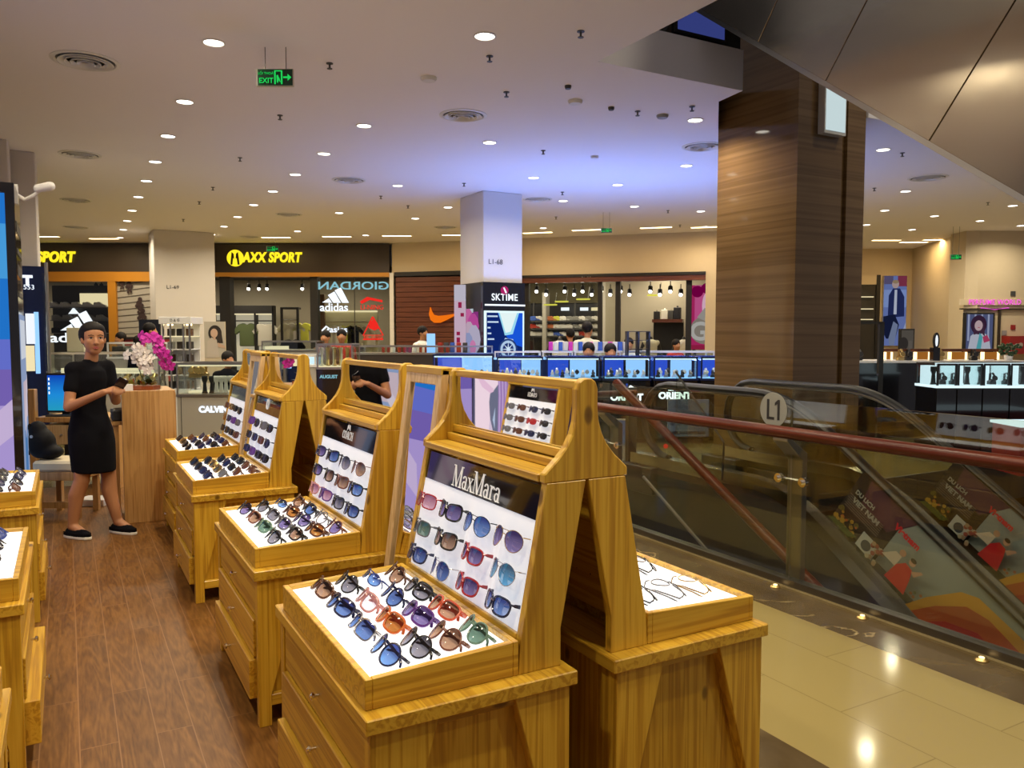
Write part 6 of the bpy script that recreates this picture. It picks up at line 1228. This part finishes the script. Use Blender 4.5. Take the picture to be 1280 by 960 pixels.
fl.rect(0, 1, 0, 1, (.16, .22, .52)); fl.rect(.6, 1, .85, 1, (.25, .04, .08)); fl.rect(0, .4, .88, 1, (.12, .1, .2)); fl.rect(0, 1, .55, .8, (.25, .35, .7)); fl.poly([(.2, .4), (.22, .72), (.4, .82), (.7, .82), (.9, .7), (.92, .42)], (.02, .03, .12)); fl.poly([(.45, .45), (.47, .8), (.58, .8), (.58, .45)], (.55, .6, .75)); fl.disc(.5, .88, .05, (.5, .38, .36), sy=1.2); fl.disc(.5, .915, .045, (.35, .25, .15), sy=.6); fl.poly([(0, .42), (.5, .45), (.7, .3), (.55, .1), (.15, .1), (0, .2)], (.01, .015, .05)); fl.poly([(.25, .1), (.45, .35), (.65, .3), (.5, .0), (.3, .0)], (.2, .25, .4)); fl.poly([(.75, .1), (1, .35), (1, .1)], (.4, .45, .62))
CW = Fr(FW * 16.5, RT); o, fl, w, h = framed(CW, 1122, 411, 1141, 448, 'poster_stand', 'small grey standing poster in a black frame beside the tall fashion poster', 'poster', 'black_matt'); MB().box(CW.L(1123, 440)[0], CW.L(1140, 440)[0], -.06, 0, 0, CW.L(1130, 447)[1]).build('stand_panel', 'black_matt', o); fl.g = .12
fl.rect(.1, .92, .05, .95, (.55, .48, .4)); fl.disc(.25, .5, .22, (.2, .17, .15), sx=.7); fl.rect(.6, .85, .3, .6, (.7, .6, .5))
o, fl, w, h = framed(FC, 1202, 391, 1241, 441, 'light_box', 'lit portrait poster of a dark haired woman in a pale fur coat', 'poster', 'black_matt')
fl.rect(.06, .94, .04, .96, (.1, .12, .25))
for k in range(4): fl.rect(.1 + k * .22, .16 + k * .22, .3, .96, (.4, .45, .65))
fl.poly([(.12, .04), (.2, .42), (.38, .52), (.65, .5), (.82, .4), (.9, .04)], (.55, .58, .68)); fl.disc(.46, .7, .2, (.05, .02, .05), sy=1.2); fl.poly([(.3, .45), (.3, .75), (.64, .75), (.68, .4), (.56, .5)], (.07, .03, .06)); fl.disc(.46, .68, .1, (.62, .45, .48), sy=1.3); fl.rect(.43, .5, .625, .64, (.5, .03, .08)); fl.poly([(.4, .1), (.5, .5), (.6, .4), (.55, .05)], (.1, .45, .5)); fl.poly([(.6, .4), (.75, .45), (.85, .3), (.65, .25)], (.5, .06, .15))
pf = FC.thing('shop_sign', 'pink lit shop lettering on the pale wall above the portrait poster', 'shop sign'); u, z = FC.L(1242, 378); text('PERFUME WORLD', .155, 'neon_pink', pf, (u, -.05, z), (1, 0, 0), (0, 0, 1), bold=.001, xs=.85, spacing=1.08); MB().tube([(u - .3, -.05, z - .12), (u, -.05, z - .15), (u + .3, -.05, z - .12)], .012, 6).build('underline', 'neon_pink', pf); MB().box(u - .75, u + .75, -.03, 0, z - .06, z + .07).build('back_plate', 'wall_cream', pf)
a = FC.L(1199, 387); c = FC.L(1290, 385.5); fcx = fstruct(FC, 'trim_6', 'dark_brown', (a[0], c[0], -.06, 0, a[1], c[1]), (FC.L(1247, 400)[0], FC.L(1249, 400)[0], -.06, 0, 1.0, a[1]))
o, fl, w, h = framed(FC, 1251, 420, 1290, 442, 'goods_cabinet', 'dark red goods cabinet against the pale wall by the portrait poster', 'cabinet', 'red_metal', .3); fl.g = 0
for k in range(4): fl.disc(.15 + .2 * k, .4 + .1 * (k % 2), .13, ((.1, .15, .08), (.4, .35, .3), (.05, .05, .05), (.3, .05, .05))[k])
for (x, y, nm, mt) in ((1255, 416, 'small grey notice stuck on the pale wall', 'grey_plastic'), (1266, 409, 'small red switch plate on the pale wall', 'red_metal'), (1266, 367, 'small dark plate high on the pale wall', 'dark_grey')):
    u, z = FC.L(x, y); o = MB().box(-.05, .05, -.02, 0, -.05, .05).build('wall_plate', mt, bev=.003); o.location = FC.W(u, 0, z); o.rotation_euler = (0, 0, FC.rz); tag(o, nm, 'notice')
pt = R1_.thing('potted_plant', 'small dark leafy plant at the end of the black counter', 'plant', at=(R1_.L(1271, 450)[0], .2, R1_.L(1175, 452)[1] + .011)); MB().lathe([(.05, 0), (.06, .08), (.055, .08)], n=12).build('pot', 'white_gloss', pt); mb = MB(); RR_ = random.Random(2)
for k in range(40): mb.ball((RR_.uniform(-.12, .12), RR_.uniform(-.1, .1), RR_.uniform(.08, .24)), .03, (1, .6, .8), 6)
mb.build('foliage', 'leaf', pt)
# ------------------------------------------------------------------ glass balustrade along the opening
GX = 3.725
pm('post_steel', (.3, .28, .23), .38, 1)
posts = [-.28, 1.5, 3.295, 5.09]
bl = thing('glass_balustrade', 'long glass balustrade with round wooden handrail and steel posts beside the opening', 'balustrade', (GX, 0, 0))
ys = [-2.0] + posts + [6.25]
for a, b in zip(ys, ys[1:]): MB().box(-.006, .006, a + .012, b - .012, .05, 1.115).build('glass_panel', 'rail_glass', bl)
MB().tube([(-.085, -2.0, .93), (-.085, 6.25, .93)], .036, 14).build('handrail', 'rail_y', bl, smooth=True)
for y in posts:
    p = MB().prism([(.03, 0), (.075, 0), (.075, .8), (-.07, .9), (-.1, .9), (-.1, .88), (.03, .76)], 'xz', y - .055, y + .055).build('post', 'post_steel', bl, bev=.004)
    for dy in (-.09, .09): MB().lathe([(0, -.03), (.014, -.03), (.014, -.012), (.028, -.012), (.028, .012), (.014, .012), (.014, .03), (0, .03)], n=14, mat=basis((0, y + dy, .64), (0, 1, 0), (0, 0, 1))).build('clamp', 'chrome', p, smooth=True)
    MB().tube([(.02, y - .09, .64), (.02, y + .09, .64)], .008, 6).build('clamp_bar', 'steel', p)
dc = thing('floor_marker', 'round frosted disc with a big black L1 stuck on the balustrade glass', 'sign', (GX - .0075, atx(968, 512, GX).y, atx(968, 512, GX).z))
MB().lathe([(0, 0), (.105, 0), (.105, .0015), (0, .0015)], n=32, mat=basis((0, 0, 0), (0, -1, 0), (0, 0, 1))).build('disc', pm('frosted', (.3, .3, .27), .6, alpha=.7), dc)
for P in ([(-.05, .062), (-.032, .062), (-.032, -.044), (.008, -.044), (.008, -.06), (-.05, -.06)], [(.036, .062), (.05, .062), (.05, -.06), (.032, -.06), (.032, .036), (.012, .026), (.012, .042)]): MB().slab([(-.0022, -u, v) for u, v in P], (-1, 0, 0), .001).build('letter', 'black_matt', dc)
for k, q in enumerate(((1110, 764), (1255, 816), (972, 733))):
    v = atz(q[0], q[1], 0); t = thing('floor_light', 'small brass floor light, %s along the balustrade base' % ORD[k + 1], 'lamp', (3.645, v.y, 0), 0, 'floor lights at the balustrade'); MB().lathe([(.03, 0), (.03, .004), (.022, .012), (0, .012)], n=16).build('ring', 'gold', t, smooth=True); MB().lathe([(.012, .012), (.012, .016), (0, .016)], n=12).build('lens', 'warm_lamp', t)
# return balustrade beside the escalator and the sloping guard
rb = thing('glass_balustrade', 'short glass balustrade across the end of the opening behind the sloping guard', 'balustrade', (3.76, 6.28, 0))
for a, b in ((.05, 1.04), ): MB().box(a, b, -.006, .006, .05, 1.1).build('glass_panel', 'rail_glass', rb)
for u in (.5, 1.08): MB().box(u - .05, u + .05, -.03, .03, 0, .98).build('post', 'steel_dark', rb, bev=.003)
MB().tube([(0, -.05, .93), (1.1, -.05, .93)], .03, 12).build('handrail', 'rail_y', rb, smooth=True)
sg = thing('sloping_guard', 'sloping glass guard with dark wooden handrail descending beside the escalator', 'guard rail', (4.38, 0, 0))
g0, g1 = atx(770, 478, 4.38), atx(975, 688, 4.38); dY, dZ = g1.y - g0.y, g1.z - g0.z
e1 = (0, g0.y + dY * 1.6, g0.z + dZ * 1.6)
MB().tube([(0, g0.y, g0.z), e1], .04, 12).build('handrail', 'rail_y', sg, smooth=True)
b0_, b1_ = atx(812, 605, 4.38), atx(876, 679, 4.38); ln = Vector((0, b1_.y - b0_.y, b1_.z - b0_.z)).normalized(); bs = Vector((0, b0_.y, b0_.z)); 
MB().tube([bs - ln * .1, bs + ln * 2.6], .014, 8).build('bottom_rail', 'steel', sg); MB().slab([(0, g0.y, g0.z - .06), e1 and (0, e1[1], e1[2] - .06), bs + ln * 2.6, bs - ln * .1], (1, 0, 0), .01).build('glass_panel', 'rail_glass', sg)
pts = [atx(845, 465, 4.6), atx(905, 553, 4.6), atx(903, 600, 4.6)]; of_ = Vector((3.76, 6.28, 0)); pts = [Vector((4.6, p.y, p.z)) - of_ for p in pts]
MB().tube(pts, .009, 6).build('edge_strip', 'black_matt', rb); MB().slab([pts[0], pts[1], pts[2], Vector((pts[0].x, pts[0].y, pts[2].z))], (1, 0, 0), .008).build('side_panel', 'rail_glass', rb)
# ------------------------------------------------------------------ escalator going down
K35 = math.tan(math.radians(34.5)); EX = (4.84, 5.9); YC = 4.31
def rail_path(h, end=-.6, n=7):
    """(y, z) along the escalator at height h above the walking line, from the landing down"""
    out = [(5.72, h)]
    y0 = YC + .34
    out.append((y0, h))
    for k in range(1, n + 1):
        f = k / n; out.append((y0 - .7 * f, h - .5 * .7 * f * f * K35))
    yb, zb = out[-1]; out.append((end, zb - (yb - end) * K35)); return out
es = thing('escalator', 'escalator descending beyond the glass balustrade with printed glass sides', 'escalator', (0, 0, 0))
HZ_ = 1.04
for X, nm in ((EX[0], 'near'), (EX[1], 'far')):
    top = rail_path(HZ_); bot = rail_path(.36)
    nose = [(5.72 + .34 * math.sin(a), .70 + .34 * math.cos(a)) for a in [PI * k / 8 for k in range(1, 9)]]
    hp = [Vector((X, y, z)) for y, z in (nose[::-1] + top)]
    MB().tube(hp, .036, 10, squash=(1.25, .8)).build('handrail', 'rubber', es, smooth=True)
    MB().tube([p + Vector((0, 0, -.035)) if i > 7 else p * 1.0 + Vector((0, -.02, 0)) for i, p in enumerate(hp)], .016, 8).build('handrail_guide', 'steel_dark', es, smooth=True)
    tp = [(y, z - .03) for y, z in top]; pl_pts = [(X - .005, y, z) for y, z in tp] + [(X - .005, y, z) for y, z in bot[::-1]]
    mb = MB()
    for i in range(len(tp) - 1): mb.slab([(X - .005, tp[i][0], tp[i][1]), (X - .005, tp[i + 1][0], tp[i + 1][1]), (X - .005, bot[i + 1][0], bot[i + 1][1]), (X - .005, bot[i][0], bot[i][1])], (1, 0, 0), .01)
    mb.slab([(X - .005, y, z) for y, z in [(5.72, 1.01)] + nose[:-1] + [(5.72, .36)]], (1, 0, 0), .01)
    mb.build('glass_side', 'esc_glass', es)
    dk_ = [(6.2, .36)] + bot; s_ = -1 if nm == 'near' else 1
    MB().add(MB()).prism([(y, z) for y, z in dk_] + [(y, z - .1) for y, z in dk_[::-1]], 'yz', X - .07, X + .05).build('deck_strip', 'clad_metal', es)
    MB().prism([(y, z - .101) for y, z in dk_] + [(y, z - .75) for y, z in dk_[::-1]], 'yz', X - .06 if s_ < 0 else X + .02, X - .04 if s_ < 0 else X + .04).build('skirt', 'black_satin', es)
    MB().box(X - .13, X + .13, 5.8, 6.3, 0, .255).build('newel_box', 'black_satin', es, bev=.01)
sp_ = rail_path(.03)[2:]; mb = MB(); ysx = [4.95 - k * .38 for k in range(15)]
def walk(y):
    P = rail_path(0)
    for (ya, za), (yb, zb) in zip(P, P[1:]):
        if yb <= y <= ya: return za + (zb - za) * (ya - y) / max(1e-6, ya - yb)
    return P[-1][1]
for y in ysx: mb.box(EX[0] + .13, EX[1] - .13, y - .38, y, walk(y - .19) - .12, walk(y - .19))
mb.build('step_treads', 'steel_dark', es); MB().box(EX[0] + .1, EX[1] - .1, 4.95, 6.4, .0, .012).build('landing_plate', 'steel', es)
MB().ball((EX[0] - .03, 5.72, .47), .022, seg=10).build('red_lamp', 'neon_red', es)
# printed advertisements on both glass sides
INC = Vector((0, -math.cos(math.radians(34.5)), -math.sin(math.radians(34.5)))); NUP = Vector((0, -math.sin(math.radians(34.5)), math.cos(math.radians(34.5))))
for X, wn in ((EX[0] - .012, 'nearer'), (EX[1] - .012, 'further')):
    o0 = Vector((X, 3.93, .47)) + INC * .2 - NUP * .2
    ad = thing('printed_advert', 'travel advert print with red dressed woman on the %s escalator glass side' % wn, 'advert', o0); w, h = 1.72, .44
    MB().slab([Vector((.003, 0, 0)), INC * w + Vector((.003, 0, 0)), INC * w + NUP * h + Vector((.003, 0, 0)), NUP * h + Vector((.003, 0, 0))], (1, 0, 0), .003).build('film', 'grey_panel', ad)
    fl = Flat(ad, (0, 0, 0), INC, NUP, w, h)
    fl.rect(0, 1, 0, 1, (.22, .25, .23)); fl.rect(0, .25, .0, 1, (.02, .016, .014)); fl.poly([(.05, 1), (.3, 1), (.22, .5), (.07, .55)], (.075, .03, .045))
    for k in range(14): fl.rect(.01 + .004 * (k % 3), .2, .3 + k * .02, .31 + k * .02, (.16, .13, .1) if k % 2 else (.05, .035, .03))
    fl.text('DU LICH', .08, .66, .045, (.3, .3, .25), bold=.0015); fl.text('VIET NAM', .11, .52, .055, (.3, .3, .25), bold=.002)
    RA = random.Random(9)
    for k in range(40): fl.disc(RA.uniform(.0, .13), RA.uniform(.04, .28), RA.uniform(.02, .05), RA.choice(((.3, .18, .02), (.18, .15, .02), (.3, .08, .02), (.1, .09, .02))), n=8) if k < 26 else None
    fl.poly([(.0, .0), (.12, .0), (.15, .12), (.02, .08)], (.05, .07, .015)); fl.rect(.16, .25, .02, .3, (.35, .36, .33)); fl.disc(.2, .14, .09, (.04, .05, .06)); 
    for k in range(14): fl.disc(RA.uniform(.22, .3), RA.uniform(.03, .3), .04, RA.choice(((.3, .2, .12), (.25, .06, .04), (.35, .3, .2))), n=7)
    fl.text('Vietnam', .31, .80, .062, (.5, .02, .03), bold=.003)
    fl.poly([(.27, .3), (.31, .5), (.34, .5), (.34, .3)], (.5, .42, .32)); fl.disc(.335, .56, .055, (.4, .22, .14)); fl.poly([(.33, .05), (.34, .35), (.365, .48), (.40, .46), (.415, .3), (.43, .06)], (.45, .015, .02)); fl.disc(.385, .56, .055, (.45, .26, .17)); fl.disc(.384, .6, .05, (.03, .02, .015), sy=.7); fl.poly([(.4, .44), (.43, .56), (.44, .55), (.42, .4)], (.45, .26, .17))
    for k in range(10): fl.disc(RA.uniform(.44, .56), RA.uniform(.08, .3), .025, RA.choice(((.1, .12, .04), (.3, .1, .03))), n=7)
    fl.poly([(.46, 0), (.5, .35), (.575, .82), (.63, .95), (.8, .97), (1, .9), (1, 0)], (.45, .22, .02)); fl.poly([(.49, 0), (.54, .35), (.62, .72), (.7, .82), (.85, .8), (1, .7), (1, 0)], (.35, .06, .01)); fl.poly([(.54, 0), (.6, .3), (.7, .55), (.85, .55), (1, .45), (1, 0)], (.3, .01, .01))
# ------------------------------------------------------------------ escalator going up overhead (metal clad side)
UX = 4.75
ue = thing('escalator', 'overhead escalator with brushed metal side panels crossing the ceiling opening', 'escalator', (UX, 0, 0))
q0, q1 = atx(865, 5, UX), atx(1280, 245, UX); d = Vector((0, q1.y - q0.y, q1.z - q0.z)).normalized(); nU = Vector((0, -d.z, d.y)); nU = nU if nU.z > 0 else -nU
org = Vector((0, q0.y, q0.z)) - d * .05; tot = (Vector((0, q1.y, q1.z)) - org).length + 1.9
seams = [0, (Vector((0, atx(949, 50, UX).y, atx(949, 50, UX).z)) - org).length]
for q in ((1034, 97), (1165, 170)): v = atx(q[0], q[1], UX); seams.append((Vector((0, v.y, v.z)) - org).length)
seams += [seams[-1] * 1.0 + 1.25, tot + .6]
for a, b in zip(seams, seams[1:]):
    if b - a < .02: continue
    MB().slab([org + d * (a + .004), org + d * (b - .004), org + d * (b - .004) + nU * 1.45 , org + d * (a + .004) + nU * 1.45], (1, 0, 0), .03).build('side_panel', 'clad_metal', ue, bev=.002)
MB().slab([org - nU * .035, org + d * (tot + .6) - nU * .035, org + d * (tot + .6), org], (1, 0, 0), .06).build('edge_trim', 'steel', ue)
MB().slab([org + Vector((.04, 0, 0)) - nU * .02, org + d * (tot + .6) + Vector((.04, 0, 0)) - nU * .02, org + d * (tot + .6) + Vector((.04, 0, 0)) + nU * 1.4, org + Vector((.04, 0, 0)) + nU * 1.4], (1, 0, 0), 1.5).build('truss_body', 'steel_dark', ue)
up_s = thing('screen_or_reflection_panel', 'dim blue reflection modelled as a glowing panel inside the ceiling opening above the fascia', 'screen', (0, 5.5, 0)); a = aty(842, 40, 5.5); c = aty(905, 12, 5.5); MB().box(a.x, c.x, -.03, 0, a.z, c.z).build('frame', 'black_satin', up_s); MB().box(a.x + .02, c.x - .02, -.034, -.03, a.z + .02, c.z - .02).build('face', glow('blue_reflection', (.05, .07, .3), .6), up_s)  # added glowing panel standing in for a blue reflection on the dark wall
# lit white panel on the marble pillar
lp = thing('backlit_display', 'white lit panel mounted high on the marble pillar beside its recess', 'panel', (0, 5.49, 0)); a = aty(1023.5, 164, 5.49); c = aty(1049, 104, 5.49); MB().box(a.x - .015, c.x + .015, -.08, 0, a.z - .03, c.z + .8).build('frame', 'white_plastic', lp); MB().box(a.x, c.x, -.085, -.081, a.z, c.z + .78).build('lit_face', glow('cool_panel', (.72, .88, .9), .75), lp)
# ------------------------------------------------------------------ ceiling fixtures
LI = []
rowsdef = [('first', 'row above the timber floor', [(267, 53), (231, 127), (210, 170), (194, 202), (183, 226), (173, 246), (165, 263), (159, 276), (154, 287), (150, 297)]),
 ('second', 'row above the display stands', [(455, 157), (405, 192), (369, 218), (341, 239), (317, 256), (297, 271), (280, 283), (265, 293)]),
 ('third', 'row running past the middle vent', [(606, 45), (612, 178), (497, 232), (424, 266), (372, 289)]),
 ('fourth', 'row meeting the middle pillar', [(667, 222), (560, 259), (519, 273), (457, 294)]),
 ('fifth', 'cluster between the two pillars', [(869, 150), (858, 207), (772, 231), (704, 251), (793, 258), (679, 285), (876, 264), (882, 283)]),
 ('sixth', 'cluster beyond the marble pillar', [(1104, 187), (1132, 239), (1106, 263), (1083, 281), (1168, 270), (1140, 287), (1225, 276), (1119, 300), (1140, 314), (1197, 307), (1266, 257), (1276, 282)])]
DL_RING = MB().lathe([(.085, 0), (.088, -.006), (.075, -.008), (.07, .0)], n=24).mesh('trim_ring', 'white_plastic', smooth=True); DL_FACE = MB().lathe([(0, -.002), (.07, -.002), (.07, .0), (0, .0)], n=20).mesh('lamp_face', 'lamp')
def lamp(t, e, size=.14, col=(1, .86, .62), spread=150, z=-.012):
    L = bpy.data.lights.new('downlight', 'AREA'); L.shape = 'DISK'; L.size = size; L.energy = e; L.color = col; L.spread = math.radians(spread); o = bpy.data.objects.new('downlight', L); COL.objects.link(o); o.parent = t; o.location = (0, 0, z); return o
def downlight(x, y, label, e, group='recessed ceiling downlights'):
    t = thing('ceiling_downlight', label, 'ceiling light', (x, y, CEIL), 0, group)
    for me, nm in ((DL_RING, 'trim_ring'), (DL_FACE, 'lamp_face')): o = bpy.data.objects.new(nm, me); COL.objects.link(o); o.parent = t
    lamp(t, e); return t
E_DL = 23
for rn, wh, pts in rowsdef:
    for k, (x, y) in enumerate(pts): v = atz(x, y, CEIL); downlight(v.x, v.y, 'recessed downlight, %s of the %s' % (ORD[k + 1], wh), E_DL)
for k, (x, y) in enumerate(((1.05, .6), (1.05, 2.1), (1.05, 3.55), (1.05, 5.03), (2.8, 1.0), (2.8, 2.5), (2.8, 3.95), (-.75, 1.2), (-.75, 3.5), (-.75, 6), (-2.4, 4.5), (3.3, -.8))): downlight(x, y, 'recessed downlight, %s of the unseen overhead group' % ORD[k + 1], E_DL)
for k, (x, y) in enumerate(((55, 301), (130, 303.5), (345, 302), (421, 301), (496, 300), (571, 299), (672, 296), (734, 292.6), (820, 289.6), (884, 289), (1108, 305.5), (1142, 308), (1172, 305))):
    v = atz(x, y - 5.5, CEIL); t = thing('wall_washer', 'long recessed wall washer light, %s along the ceiling edge by the shop fronts' % ORD[k + 1], 'ceiling light', (v.x, v.y, CEIL), F1.rz if k < 6 else F3.rz if k < 10 else -YAW, 'wall washer lights')
    MB().box(-.36, .36, -.09, .09, -.008, 0).build('trim_frame', 'white_plastic', t); MB().box(-.32, .32, -.06, .06, -.012, -.0085).build('lamp_face', 'lamp_warm', t); lamp(t, 9, .3, (1, .68, .32), 175, -.03)
for k, (x, y, w) in enumerate(((107, 76, .235), (579, 144, .22), (100, 193, .22), (95, 250, .22), (95, 284, .22), (436, 225, .22), (361, 268, .22), (312, 296, .2), (878, 183, .22), (1160, 222, .24), (672, 249, .22), (557, 284, .22))):
    v = atz(x, y, CEIL); t = thing('ceiling_vent', 'round ceiling air vent, %s' % ('closest one above the aisle', 'between the front ceiling lights', 'second one above the aisle', 'third one above the aisle', 'fourth one above the aisle', 'halfway along the stand row', 'near the sport shop pillar', 'just before the sport shop sign', 'beside the marble pillar', 'beyond the marble pillar', 'beside the middle pillar', 'behind the middle pillar')[k], 'vent', (v.x, v.y, CEIL), 0, 'round ceiling vents')
    MB().lathe([(w + .02, 0), (w + .02, -.006), (w - .01, -.012), (w - .02, 0)], n=32).build('outer_ring', 'white_plastic', t, smooth=True); MB().lathe([(0, -.002), (w - .02, -.002), (w - .02, -.001), (0, -.001)], n=24).build('dark_throat', 'dark_grey', t)
    for j in range(4): r = w * (.82 - .19 * j); MB().lathe([(r, -.004), (r + .012, -.018 - .004 * j), (r + .006, -.02 - .004 * j), (r - .012, -.006)], n=28).build('vent_ring', 'white_plastic', t, smooth=True)
SPK = MB().lathe([(.028, 0), (.028, -.006), (.008, -.008), (.008, -.04), (.022, -.042), (.022, -.046), (0, -.046)], n=12).mesh('sprinkler', 'dark_grey')
for k, (x, y) in enumerate(((412, 79), (350, 144), (300, 197), (266, 234), (249, 252), (229, 274), (633, 115), (726, 39), (612, 70), (797, 139), (865, 133), (679, 188), (703, 240), (580, 229), (476, 245), (510, 257), (695, 271), (835, 263), (850, 281), (1128, 191), (1093, 235), (1235, 253))):
    v = atz(x, y, CEIL); o = bpy.data.objects.new('ceiling_sprinkler', SPK); COL.objects.link(o); o.location = v; tag(o, 'small ceiling sprinkler head, %s counted away from the camera' % (ORD[k + 1] if k < 20 else ('twenty first', 'twenty second')[k - 20]), 'sprinkler', 'ceiling sprinklers')
for k, (x, y, r, mt, nm) in enumerate(((536, 97, .07, 'white_plastic', 'white round ceiling cover plate between the front ceiling lights'), (719, 126, .07, 'white_plastic', 'white round ceiling cover plate near the ceiling opening'), (710, 107, .03, 'dark_grey', 'small dark ceiling sensor near the white cover plate'), (764, 134, .03, 'dark_grey', 'small dark ceiling sensor near the grey plate'), (828, 144, .06, 'grey_plastic', 'grey round ceiling plate beside the marble pillar'), (743, 195, .05, 'white_plastic', 'white round ceiling plate in the bluish area'))):
    v = atz(x, y, CEIL); o = MB().lathe([(r, 0), (r, -.012), (r * .8, -.03), (0, -.03)], n=24).build('ceiling_plate', mt, smooth=True); o.location = v; tag(o, nm, 'ceiling plate')
# exit signs
def exit_sign(x0, y0, x1, y1, Dd, label, hang=None):
    fr = Fr(FW * Dd, RT); t = fr.thing('exit_sign', label, 'exit sign'); a = fr.L(x0, y1); c = fr.L(x1, y0); w, h = c[0] - a[0], c[1] - a[1]
    MB().box(a[0], c[0], 0, .03, a[1], c[1]).build('case', 'steel', t); MB().box(a[0] + .015 * w / .28, c[0] - .003, -.003, 0, a[1] + .004, c[1] - .004).build('face', pm('exit_dark', (.0, .03, .012), .3), t) if 'exit_dark' not in M else MB().box(a[0] + .015 * w / .28, c[0] - .003, -.003, 0, a[1] + .004, c[1] - .004).build('face', 'exit_dark', t)
    text('EXIT', h * .42, 'exit_green', t, (a[0] + w * .28, -.005, a[1] + h * .3), (1, 0, 0), (0, 0, 1), bold=.001); text('LỐI THOÁT', h * .2, 'exit_green', t, (a[0] + w * .3, -.005, a[1] + h * .72), (1, 0, 0), (0, 0, 1))
    X = lambda u: a[0] + w * u; Z = lambda v: a[1] + h * v
    for P in ([(.5, .1), (.54, .1), (.54, .9), (.5, .9)], [(.5, .84), (.72, .84), (.72, .9), (.5, .9)], [(.68, .1), (.72, .1), (.72, .9), (.68, .9)], [(.57, .2), (.6, .18), (.63, .45), (.6, .65), (.56, .6)], [(.6, .4), (.66, .2), (.67, .25), (.63, .5)], [(.74, .45), (.86, .45), (.86, .3), (.96, .5), (.86, .7), (.86, .55), (.74, .55)]): MB().prism([(X(u), Z(v)) for u, v in P], 'xz', -.006, -.003).build('pictogram', 'exit_green', t)
    for hx in (hang or ()): u, _ = fr.L(hx, y0); MB().tube([(u, .015, c[1]), (u, .015, CEIL)], .003, 6).build('wire', 'dark_grey', t)
    return t
exit_sign(320, 86, 366, 107.5, 6.27, 'green exit sign hanging on two wires above the aisle', (331, 357))
exit_sign(751, 285, 765, 291, 14.6, 'small green exit sign hanging before the shoe shop wall', (754, 762)); exit_sign(333, 307.5, 348, 315, 18.2, 'small green exit sign hanging before the sport shop lettering', (337, 344)); exit_sign(1188, 318, 1202, 324.5, 16.5, 'small green exit sign hanging before the far cream wall', (1191, 1199))
# ------------------------------------------------------------------ light inside the shops, ambient, film
def shop_lamp(fr, u, v, z, e, col=(1, .85, .6), sz=1.2):
    L = bpy.data.lights.new('shop_light', 'AREA'); L.shape = 'SQUARE'; L.size = sz; L.energy = e; L.color = col; o = bpy.data.objects.new('shop_light', L); COL.objects.link(o); o.location = fr.W(u, v, z)
for u in (1.5, 6.5, 9.5): shop_lamp(F1, u, 2.4, 3.05, 45)
for u in (.5, 2.0, 4.5): shop_lamp(F3, u, 1.9, 3.05, 42)
for k, (x, y) in enumerate(((5.6, 2.2), (8.2, 3.2), (8.4, .2), (5.8, -1.2))):  # unseen lamps added to brighten the pillar, void and escalator cladding
    t = thing('added_atrium_lamp', 'added unseen round lamp high in the ceiling opening, %s of four' % ORD[k + 1], 'ceiling light', (x, y, 7.2), 0, 'added atrium lamps'); MB().lathe([(.2, 0), (.2, -.02), (.16, -.03), (0, -.03)], n=20).build('lamp_face', 'lamp', t); lamp(t, 50, .4, (1, .88, .66), 170, -.04)
W = bpy.data.worlds.new('hall_air'); S.world = W; W.use_nodes = True; W.node_tree.nodes['Background'].inputs[0].default_value = (.66, .62, .66, 1); W.node_tree.nodes['Background'].inputs[1].default_value = .27
S.view_settings.view_transform = 'Standard'; S.view_settings.look = 'None'; S.view_settings.gamma = 1; S.view_settings.use_curve_mapping = False; S.view_settings.exposure = 0
S.cycles.use_denoising = True; S.cycles.max_bounces = 8; S.cycles.diffuse_bounces = 4; S.cycles.glossy_bounces = 4; S.cycles.transparent_max_bounces = 16; S.cycles.transmission_bounces = 4; S.cycles.sample_clamp_indirect = 4; S.cycles.sample_clamp_direct = 30; S.cycles.use_light_tree = True; S.cycles.caustics_reflective = False; S.cycles.caustics_refractive = False
for nm in ('lamp', 'lamp_small', 'lamp_warm', 'neon_white', 'neon_red', 'neon_cyan', 'exit_green', 'warm_lamp'): M[nm].cycles.emission_sampling = 'NONE'
for f in FLATS: f.finish()
